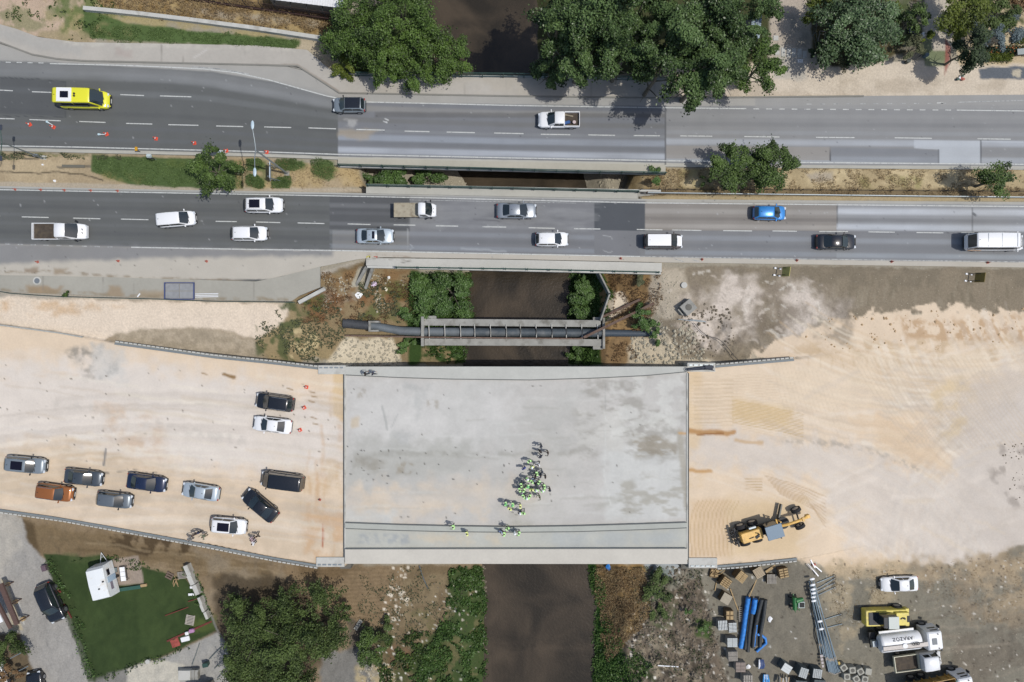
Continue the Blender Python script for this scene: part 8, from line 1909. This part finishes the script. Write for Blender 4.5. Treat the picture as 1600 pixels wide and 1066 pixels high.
m = MB(); m.box((0,0,.42),(.6,.55,.06)); m.build('seat', M_MET, t)
for k in range(4): m = MB(); m.box((-.35+k*.0,-.22+k*.15,.75),(.06,.1,.5)); m.build('backrest_slat', M_MET, t)
for x in (-.27,.27):
 for y in (-.24,.24): m = MB(); m.cyl((x,y,0),(x,y,.42),.03,n=6); m.build('leg', M_MET, t)
# broken white wall and things by the hedge
for (a, b, w__, lab) in (((288,884),(308,930),.55,'upper length of the white-capped broken garden wall'),((309,934),(323,968),.35,'lower length of the white-capped broken garden wall')):
 A = P(*a, zl+1.0); B = P(*b, zl+1.0); d = B-A; t = empty('garden_wall', (A+B)/2-Vector((0,0,1))); tag(t, lab, 'wall')
 n = 3
 for k in range(n):
  c = d*((k+.5)/n-.5); m = MB(); m.box(c+Vector((.05*(-1)**k,0,.5)), (d.length/n-.03,w__,1.0-.05*(k % 2)), math.atan2(d.y,d.x), bev=.03); m.build('wall_section', MT['concrete_light'], t)
M_RB = mat('red_brown_board', S(122,58,48), .8, var=.2)
for (a, b, w__, lab) in (((294,940),(310,935),.10,'thin red strip ending at the gap in the broken wall'),((258,962),(307,944),.10,'long thin red strip across the lawn'),((261,1002),(335,969),.22,'long red board near the lower right corner of the lawn'),((87,915),(95,926),.2,'red board in the hedge beside the big black off-roader'),((100,944),(112,966),.12,'narrow red board along the hedge, lower')):
 z = tz(*a); A = P(*a, z+.08); B = P(*b, z+.08); d = B-A; m = MB(); m.box((0,0,0),(d.length,w__,.12)); tag(m.build('red_board', M_RB, None, (A+B)/2, math.atan2(d.y,d.x)), lab, 'board')
def slatted(px, py, rz, w__, d__, n, material, label, name='garden_pallet', h=.2, cat='pallet'):
 z = tz(px, py); t = empty(name, P(px, py, z), R(rz)); tag(t, label, cat)
 for k in range(n): m = MB(); m.box((0,(k+.5)/n*d__-d__/2,h),(w__,d__/n*.62,.05)); m.build('slat', material, t)
 for s_g in (-1,1): m = MB(); m.box((s_g*w__*.4,0,h/2-.02),(.1,d__,h)); m.build('bearer', material, t)
 return t
slatted(298,968,-10,1.1,1.25,7,mat('pale_pallet', S(186,176,164), .85),'pale striped pallet lying on the lawn near the red board')
slatted(286,898,8,1.2,.9,6,M_PG,'grey slatted pallet against the upper wall of the lawn')
slatted(266,899,-28,.9,.9,3,mat('brown_grey_panel', S(126,106,94), .85),'brown-grey panel leaning on the lawn edge beside the wooden frame')
t = empty('timber_rack', P(277,905,zl), R(-6)); tag(t, 'small open wooden frame construction on the lawn edge', 'wooden rack')
for k in range(7): r_ = random.Random(k+3); m = MB(); m.cyl((r_.uniform(-.5,.3),r_.uniform(-.6,.5),r_.uniform(.1,.7)),(r_.uniform(-.3,.6),r_.uniform(-.7,.6),r_.uniform(.2,.9)),.05,n=6); m.build('pole', M_PW, t)
tag(MB().box((0,0,.05),(1.05,1.05,.06),.35).build('red_mat', mat('red_pattern_mat', S(170,84,74), .9, var=.3, vscale=3), None, P(274,1004,tz(274,1004))), 'red square mat on the lower lawn beside the white sheet', 'mat')
tag(MB().box((0,0,.1),(1.1,.62,.16),.25,bev=.06).build('white_sheet', CP['white'], None, P(290,998,tz(290,998))), 'crumpled white sheet right of the red mat', 'sheet')
tag(MB().box((0,0,.3),(.62,.5,.35),.2,bev=.08).build('pink_blanket', mat('pink_blanket', S(190,140,180), .8, var=.4, vscale=6), None, P(301.5,984,tz(301,984))), 'pink and white patterned blanket on the long red board', 'blanket')
tag(MB().box((0,0,.3),(.42,.42,.3),.2,bev=.05).build('white_stool', CP['white'], None, P(294,988,tz(294,988))), 'white stool left of the pink blanket', 'stool')
for x, y, lab in ((300,928,'white plank end leaning from the broken wall'),(300,917,'small white box under the broken wall')): tag(MB().box((0,0,.2),(.7 if y > 920 else .3,.28,.08),.05).build('white_board', CP['white'], None, P(x, y, tz(x, y))), lab, 'board')
tag(MB().cyl((0,0,0),(0,0,.4),.25,.28,14).build('flower_pot', MT['concrete_light'], None, P(233,1032,tz(233,1032))), 'round pale pot at the bottom edge of the lawn', 'pot')
tag(MB().box((0,0,.3),(.55,.75,.6),.3,bev=.05).build('purple_crate', mat('dull_purple', S(112,92,102), .8, var=.2), None, P(72.5,886,tz(72,886))), 'small dull purple crate at the gravel edge above the hedge', 'crate')
# bottom structures
t = empty('skip_container', P(292,1052,zl)); tag(t, 'pale flat box with two side bins on the concrete at the bottom edge', 'container')
m = MB(); m.box((-.05,0,.3),(1.5,1.2,.6),bev=.03); m.build('body', MT['concrete_light'], t)
for k in range(2): m = MB(); m.box((1.0+k*.45,.05,.3),(.4,1.2,.55),bev=.02); m.build('side_bin', MT['concrete_grey'], t)
t = empty('shed', P(322,1066,zl)); tag(t, 'white sheet roof corner at the bottom edge beside the wood', 'shed')
m = MB(); m.box((0,-.6,2.0),(2.6,1.6,.08),.35); m.build('roof_sheet', CP['white'], t); m = MB(); m.box((.1,-.6,1.0),(2.2,1.3,1.9),.35); m.build('wall', MT['concrete_dark'], t)
t = empty('bin', P(324,1036,zl)); tag(t, 'small dark green bin on the concrete yard below the lawn', 'bin'); m = MB(); m.box((0,0,.35),(.6,.45,.7),.2,taper=1.15,bev=.04); m.build('body', MT['green_metal'], t)
for k, (a, b) in enumerate([((312,1005),(300,1040)),((327,1030),(345,1012)),((335,1045),(350,1030)),((340,1060),(355,1042))]):
 z = tz(*a); m = MB(); m.cyl(P(*a, z+.1), P(*b, z+.25), .05, n=6); tag(m.build('metal_rod', M_MET, None), ['thin bent rod across the concrete yard','rod leaning at the right side of the concrete yard','rod near the white sheet roof','rod at the wood edge beside the white sheet roof'][k], 'rod')
# brown beams at the left edge
t = empty('pergola', P(12,945,zl)); tag(t, 'brown steel beams of an unfinished pergola at the left edge of the gravel', 'pergola')
M_BM = mat('brown_beam', S(104,80,72), .7, var=.1)
for (a, b, w__) in (((1,912),(27,976),.55),((-10,930),(17,982),.4),((-22,918),(3,972),.5)):
 A = P(*a, -.8); B = P(*b, -.8); d = B-A; m = MB(); m.box((A+B)/2, (d.length,w__,.25), math.atan2(d.y,d.x)); m.build('beam', M_BM if w__ != .5 else CP['white'], t, loc=-t.location)
for x, y in ((8,915),(19,943),(31,970)):
 m = MB(); A = P(x-3, y+2, -.9); m.cyl((A.x,A.y,zl),(A.x,A.y,-.9),.09,n=8); m.build('post', M_BM, t, loc=-t.location); A = P(x, y, -2); m2 = MB(); m2.cyl((A.x,A.y,-2.7),(A.x,A.y,-2.4),.28,n=12); m2.build('footing', M_PW, t, loc=-t.location)
for k, (a, b) in enumerate([((16,1029),(35,1019)),((22,1052),(44,1041))]):
 z = tz(*a); m = MB(); m.cyl(P(*a, z+.6), P(*b, z+.5), .05, n=6); tag(m.build('pale_pole', M_GAL, None), ['upper','lower'][k]+' pale pole sticking out of the dry shrubs, bottom left', 'pole')
tag(MB().tube([P(655,884,-3.2),P(662,905,-3.2),P(669,920,-3.3),P(676,931,-3.6)], .09, 6).build('grey_pipe', MT['dark_pipe']), 'thin dark pipe running down the stony slope from the new deck', 'pipe')
tag(MB().box((0,0,.1),(1.4,.5,.1),1.0,bev=.02).build('grey_board', MT['concrete_grey'], None, P(560,976,tz(560,976))), 'grey board at the foot of the rolled dirt', 'board')
# ================================================================== PEOPLE
def skin_body(name, joints, edges, radii):
 """one continuous body grown from a skeleton"""
 me = bpy.data.meshes.new(name+'_skel'); me.from_pydata([Vector(j) for j in joints], edges, [])
 o = bpy.data.objects.new(name+'_skel', me); COL.objects.link(o)
 md = o.modifiers.new('s', 'SKIN');
 for i, r in enumerate(radii):
  sv = me.skin_vertices[0].data[i]; sv.radius = (r, r) if not isinstance(r, tuple) else r; sv.use_root = (i == 0)
 md.use_smooth_shade = True
 sb = o.modifiers.new('d', 'SUBSURF'); sb.levels = 1; sb.render_levels = 1
 dg = bpy.context.evaluated_depsgraph_get(); ev = o.evaluated_get(dg)
 out = bpy.data.meshes.new_from_object(ev); out.name = name
 bpy.data.objects.remove(o); bpy.data.meshes.remove(me)
 return out
def pose_mesh(idx, armL, armR, legL, legR, lean=0.0, headfw=.02):
 """arms: (elbow, wrist) offsets; x forward, y left"""
 J = []; E = []; Rr = []
 def add(p, r, par=None):
  J.append(p); Rr.append(r)
  if par is not None: E.append((par, len(J)-1))
  return len(J)-1
 pel = add((0,0,.95), (.155,.125)); wst = add((lean*.3,0,1.10), (.145,.11), pel); ch = add((lean*.7,0,1.32), (.165,.12), wst); nk = add((lean,0,1.50), (.065,.065), ch)
 hd = add((lean+headfw,0,1.62), (.085,.09), nk); tp = add((lean+headfw,0,1.72), (.075,.08), hd)
 for s, (el, wr) in ((1, armL), (-1, armR)):
  sh = add((lean*.8,s*.19,1.42), (.07,.07), ch); e = add((lean*.8+el[0], s*(.19+el[1]), 1.42+el[2]), (.045,.045), sh); w_ = add((lean*.8+wr[0], s*(.19+wr[1]), 1.42+wr[2]), (.032,.03), e)
  d = (Vector(J[w_])-Vector(J[e])).normalized(); side = Vector((-d.y, d.x, 0)); side = side.normalized() if side.length > .1 else Vector((0,1,0))
  pm = add(Vector(J[w_])+d*.07, (.036,.02), w_)
  for k, (off, ln) in enumerate(((-.028,.065),(-.010,.08),(.010,.075),(.028,.055))):
   f1 = add(Vector(J[pm])+side*off+d*.03, .011, pm); add(Vector(J[f1])+d*ln*.6+Vector((0,0,-.015)), .009, f1)
  th = add(Vector(J[w_])+side*.04*s+d*.04, .012, w_); add(Vector(J[th])+d*.035+side*.012*s, .010, th)
 for s, (kn, an) in ((1, legL), (-1, legR)):
  hp = add((0,s*.095,.88), (.095,.09), pel); k = add((kn[0], s*(.10+kn[1]), .50), (.062,.062), hp); a = add((an[0], s*(.10+an[1]), .10), (.045,.045), k); add((an[0]+.13, s*(.11+an[1]), .045), (.045,.035), a)
 me = skin_body('body', J, E, Rr); return me
POSES = [
 pose_mesh(0, ((.0,.05,-.28),(.06,.04,-.54)), ((.0,.05,-.28),(.06,.04,-.54)), ((.03,0),(.0,.02)), ((.03,0),(-.02,.02))),
 pose_mesh(1, ((.14,.06,-.24),(.36,-.04,-.22)), ((.10,.06,-.26),(.34,-.02,-.26)), ((.05,.02),(.0,.03)), ((.02,.02),(-.05,.03)), .03),
 pose_mesh(2, ((.16,.04,-.22),(.30,.02,-.42)), ((-.14,.05,-.24),(-.14,.06,-.50)), ((-.08,0),(-.28,.0)), ((.22,0),(.26,.0)), .05),
 pose_mesh(3, ((.05,.18,-.20),(.22,.16,-.30)), ((.18,.10,-.10),(.34,.0,.12)), ((.03,.03),(.0,.05)), ((.03,.03),(.0,.05)), .0),
]
for me in POSES:
 for _ in range(5): me.materials.append(None)
 n = len(me.polygons); ctr = np.zeros(n*3, np.float32); me.polygons.foreach_get('center', ctr); ctr = ctr.reshape(-1, 3)
 ay = np.abs(ctr[:, 1]); z = ctr[:, 2]; mi = np.ones(n, np.int32)
 mi[z < 1.0] = 0; mi[(z < .09)] = 3; mi[z > 1.515] = 2; mi[(z > 1.66)] = 4; mi[(z > 1.60) & (ctr[:, 0] < .0)] = 4
 far = (ay > .15) & (z < 1.42) & (np.hypot(ctr[:, 0], ay-.2) > .0)
 ev = np.zeros(n, bool); v = np.zeros(len(me.vertices)*3, np.float32); me.vertices.foreach_get('co', v)
 arm = (ay > .17) & (z > .70)
 ext = np.hypot(ctr[:, 0], 1.42-z); ev = arm & (ext > .50); mi[arm] = np.where(ev[arm], 2, 1)
 me.polygons.foreach_set('material_index', mi)
def cloth(name, c, r=.85): return mat(name, c, r)
SK = cloth('skin', (.42,.26,.18), .6); SHOE = cloth('dark_shoes', (.03,.03,.03))
HAIRS = {'dark': cloth('dark_hair', (.02,.016,.013)), 'grey': cloth('grey_hair', (.22,.21,.20)), 'bald': SK, 'brown': cloth('brown_hair', (.07,.045,.03))}
TR = {'navy': cloth('navy_trousers', (.03,.04,.07)), 'black': cloth('black_trousers', (.018,.018,.02)), 'grey': cloth('grey_trousers', (.14,.14,.14)), 'jeans': cloth('blue_jeans', (.07,.10,.18)), 'khaki': cloth('khaki_trousers', (.20,.17,.12))}
TOP = {'black': cloth('black_jacket', (.016,.016,.02)), 'white': cloth('white_shirt', (.72,.74,.78)), 'lblue': cloth('light_blue_shirt', (.35,.42,.62)), 'navy': cloth('navy_jacket', (.03,.045,.10)), 'blue': cloth('royal_blue_top', (.03,.07,.36)),
       'grey': cloth('grey_shirt', (.25,.26,.27)), 'brown': cloth('brown_jacket', (.09,.07,.06)), 'pink': cloth('pinkish_shirt', (.50,.38,.42)), 'olive': cloth('olive_shirt', (.16,.18,.12))}
M_VEST = cloth('hi_vis_vest', (.50,.90,.30)); M_VEST2 = cloth('yellow_hi_vis_vest', (.78,.85,.25)); M_TAPE = mat('reflective_tape', (.7,.74,.72), .3, metal=.2)
M_HELM = {'white': mat('white_helmet', (.78,.79,.80), .3), 'green': mat('green_helmet', (.15,.5,.18), .35), 'cap': mat('dark_cap', (.03,.035,.05), .8)}
def vest_mesh(lean):
 m = MB(); rg = []
 for z, rx, ry, dx in ((.98,.145,.205,.0),(1.10,.14,.20,lean*.3),(1.30,.15,.225,lean*.6),(1.42,.125,.235,lean*.8),(1.49,.09,.15,lean)):
  rg.append([(dx+rx*math.cos(k*math.pi/8), ry*math.sin(k*math.pi/8), z) for k in range(16)])
 m.loft(rg, caps=False); m.box((lean,.16,1.49),(.22,.17,.04)); m.box((lean,-.16,1.49),(.22,.17,.04)); return m
VM = [vest_mesh(l).mesh('vest', M_VEST) for l in (0,.03,.05,0)]; VM2 = [vest_mesh(l).mesh('vest', M_VEST2) for l in (0,.03,.05,0)]
def tape_mesh():
 m = MB()
 for z in (1.12,1.25): m.loft([[(.0+(.153)*math.cos(k*math.pi/8), .222*math.sin(k*math.pi/8), z+dz) for k in range(16)] for dz in (0,.05)], caps=False)
 for s in (-1,1): m.box((0,s*.13,1.505),(.10,.05,.02))
 return m.mesh('reflective_tape', M_TAPE)
TAPE = tape_mesh()
def helm_mesh(mt):
 m = MB(); rg = []
 for z, r in ((0,.135),(.04,.135),(.09,.115),(.125,.07),(.14,.01)): rg.append([(r*1.1*math.cos(k*math.pi/6), r*math.sin(k*math.pi/6), z) for k in range(12)])
 m.loft(rg, caps=True); m.box((.13,0,.01),(.10,.18,.015),bev=.005); return m.mesh('helmet', mt)
HM = {k: helm_mesh(v) for k, v in M_HELM.items()}
def nose_mesh():
 m = MB(); m.add([(.085,-.018,1.60),(.085,.018,1.60),(.115,0,1.595),(.082,0,1.655)], [(0,1,2),(1,3,2),(3,0,2)]); return m.mesh('nose', SK)
NOSE = nose_mesh();
def eyes_mesh():
 m = MB()
 for s in (-1,1): m.cyl((.082,s*.032,1.645),(.092,s*.032,1.645),.012,n=6)
 m.box((.088,0,1.565),(.01,.045,.01)); return m.mesh('eyes_and_mouth', M_DARK)
EYES = eyes_mesh()
def ear_mesh():
 m = MB()
 for s in (-1,1): m.box((.01,s*.092,1.625),(.03,.018,.055),bev=.006)
 return m.mesh('ears', SK)
EARS = ear_mesh()
def person(px, py, face, top='black', tr='navy', vest=None, helm=None, pose=None, hair='dark', label='', group=None, z=0.0):
 i = pose if pose is not None else abs(hash((px, py))) % 4
 v = P(px, py, z+.9); t = empty('person', (v.x, v.y, z), R(face)); tag(t, label, 'person', group)
 sc_ = 1.0
 o = inst('body', POSES[i], t)
 for k, mt in enumerate((TR[tr], TOP[top], SK, SHOE, HAIRS[hair])):
  o.material_slots[k].link = 'OBJECT'; o.material_slots[k].material = mt
 inst('nose', NOSE, o, ((0,.03,.05,0)[i],0,0)); inst('eyes', EYES, o, ((0,.03,.05,0)[i],0,0)); inst('ears', EARS, o, ((0,.03,.05,0)[i],0,0))
 if vest:
  vo = inst('vest', VM[i] if vest == 'green' else VM2[i], t); inst('reflective_tape', TAPE, vo)
 if helm: inst('helmet' if helm != 'cap' else 'cap', HM[helm], t, ((0,.03,.05,0)[i]+.02,0,1.66))
 return t
gA = 'crowd standing on the new deck'
ppl = [
 (846,696,200,'grey','navy',None,'cap',1,'white-sleeved person with a dark cap at the top end of the crowd'),
 (844,705,230,'black','black',None,None,0,'dark-clothed person second from the top of the crowd'),
 (856,707,180,'brown','black',None,None,3,'person in brown with arms spread, right of the top end of the crowd'),
 (845,713,150,'navy','grey',None,'cap',2,'person in navy walking, third down at the top of the crowd'),
 (827,720,300,'olive','navy','green',None,3,'person in green vest with arms out, upper left of the crowd'),
 (831,729,280,'grey','black','yellow','white',0,'person in yellow vest and white cap beside the man in royal blue'),
 (841,725,240,'white','black',None,None,2,'person in white shirt striding, between the two upper groups'),
 (818.5,731.5,120,'blue','navy',None,None,0,'person all in royal blue standing apart on the left of the crowd'),
 (839,739,200,'black','navy','green',None,1,'green-vested person just above the tight black-clad knot'),
 (847,736,190,'grey','black',None,'cap',0,'grey-shirted person at the upper right of the tight knot'),
 (836.5,744.5,160,'black','black',None,None,0,'black-clad person on the left of the tight knot'),
 (845,743,170,'navy','black',None,None,1,'navy-clad person in the middle of the tight knot'),
 (852,744,180,'black','black',None,None,0,'broad person in black, right edge of the tight knot'),
 (824,748,30,'olive','navy','green','white',3,'green-vested person facing right, left side of the middle group'),
 (830.5,752,40,'lblue','navy','green',None,1,'light-blue shirt and green vest, centre of the middle group'),
 (837,756,60,'black','black',None,'cap',0,'black-clad bareheaded person framed by two green vests'),
 (842,752.5,150,'black','navy','green',None,3,'green-vested person with arm bent, right of the middle group'),
 (818.5,752.5,20,'grey','grey',None,'cap',0,'grey-clad person at the far left of the middle group'),
 (814,757,10,'olive','black','green',None,1,'green-vested person at the far left, below the grey-clad one'),
 (824.5,759,330,'lblue','navy','green','green',0,'pale-green vested person with green helmet in the lower middle group'),
 (850.5,759,190,'olive','black','green',None,3,'dark green clothes and green vest, right side under the knot'),
 (811.5,764.5,20,'black','black','green',None,1,'left one of the pair with pale vests, lower left of the crowd'),
 (819,765,160,'black','black','green',None,1,'right one of the pair with pale vests, lower left of the crowd'),
 (830.5,764.5,90,'white','navy','yellow',None,0,'small yellowish vest between the pair and the right trio'),
 (838,765.5,110,'lblue','navy','green','white',0,'green-vested person with white helmet, left one of the right trio'),
 (848.5,766.5,120,'grey','navy','green','white',2,'green-vested person with white helmet, middle of the right trio'),
 (859,764.5,180,'brown','black',None,'cap',0,'lone dark round figure, right one of the right trio'),
 (817.5,774.5,30,'white','black','green',None,3,'white-sleeved vest wearer, left of the lowest row of the big group'),
 (828,774.5,150,'navy','navy','green',None,1,'green vest over navy, right of the lowest row of the big group'),
 (823,778,90,'grey','black','green','white',0,'white-helmeted vest wearer bottom of the big group'),
 (843,775.5,200,'olive','black',None,None,3,'olive-clad person with a camera, alone below the right trio'),
 (790,786,350,'white','navy','green','green',0,'green helmet and vest, leftmost of the small lower group'),
 (801.5,787.5,200,'white','navy','green','green',1,'bright green vest and helmet, second in the small lower group'),
 (813,790,180,'olive','black','yellow',None,0,'dark head and yellow collar, right of the small lower group'),
 (796.5,794,60,'olive','khaki','yellow',None,3,'yellowish vest below the two green helmets'),
 (812.5,801,90,'navy','black',None,'white',0,'white cap and dark clothes, left of the walking pair below the crowd'),
 (817.5,801.5,80,'olive','grey','green',None,2,'green vest, right of the walking pair below the crowd'),
 (793.5,825,120,'olive','black','green',None,1,'green vest on the kerb strip, upper one of the kerb group'),
 (782.5,830.5,60,'lblue','navy',None,None,0,'light blue shirt and dark hair, left one of the kerb group'),
 (788.5,833,180,'brown','khaki','green',None,2,'brownish clothes and green vest between the two blue shirts'),
 (804,832,0,'white','lblue' if False else 'navy',None,'white',0,'white shirt and cap, right part of the kerb group'),
 (811,832,160,'olive','black','green',None,3,'dark hair and green vest, last on the right of the kerb group'),
 (709,822,200,'olive','black','green',None,1,'lone green-vested person near the kerb, left on the deck'),
 (730,832.5,20,'olive','black','yellow',None,0,'lone yellow-vested person on the sunken strip, left on the deck'),
]
for x, y, fc, tp, tr_, vs, hl, ps, lb_ in ppl:
 zz = 0.22 if 819 < y < 829 else (.05 if y >= 829 else 0.0)
 person(x, y, fc, tp, tr_, vs, hl, ps, 'bald' if 'bareheaded' in lb_ else 'dark', lb_, gA, zz)
gB = 'people standing beside the parked cars and the retaining wall'
for x, y, fc, tp, tr_, ps, hr, lb_, zz in [
 (394,842,20,'pink','navy',1,'dark','person in a pinkish shirt right of the white car, upper of two',0),
 (397,848,200,'white','navy',0,'dark','person in a white shirt right of the white car, lower of two',0),
 (402,838,120,'brown','black',2,'dark','brown-clad person striding beside the pinkish shirt',0),
 (297,842,30,'grey','grey',1,'grey','grey-clad person leaning over the retaining wall edge',0),
 (304,835,330,'brown','black',3,'dark','brown-clad person left one of the wall group',0),
 (311,832,280,'navy','black',0,'dark','navy-clad person in the middle of the wall group',0),
 (320,837,200,'olive','khaki',3,'dark','olive-clad person right one of the wall group',0),
 (571,584,10,'black','black',2,'dark','dark-clad person walking on the north walkway, left of two',.14),
 (583,583,350,'navy','black',2,'dark','navy-clad person walking on the north walkway, right of two',.14)]:
 person(x, y, fc, tp, tr_, None, None, ps, hr, lb_, gB if y > 700 else 'pair walking on the north walkway', zz)
# tripod-mounted instrument laid along the north-east corner block
t = empty('survey_tripod', P(1075,577,.13)); tag(t, 'black tripod-legged rig lying along the north-east corner block, its wide head to the right', 'tripod'); off = -t.location
M_RIG = mat('black_rig', (.03,.035,.05), .7)
for (a, b, r0, r1) in (((1074,577.8),(1103,573.8),.13,.10),((1074,578.2),(1106,577.2),.07,.05),((1104,577),(1116,579),.05,.04)):
 m = MB(); m.cyl(P(*a, .45), P(*b, .35), r0*1.2, r1*1.2, n=8); m.build('leg', M_RIG, t, loc=off)
m = MB(); A = P(1108,573.5,.4); m.box(A, (1.05,.36,.3), .02, bev=.05); m.build('head', M_RIG, t, loc=off)
m = MB(); A = P(1108,576.5,.35); m.box(A, (.9,.14,.2), -.06, bev=.03); m.build('side_box', M_RIG, t, loc=off)
m = MB(); m.tube([P(1072.5,577.5,.3)+Vector((.22*math.cos(q*.7),.22*math.sin(q*.7),0)) for q in range(10)], .03, 5); m.build('cable_coil', M_PG, t, loc=off)
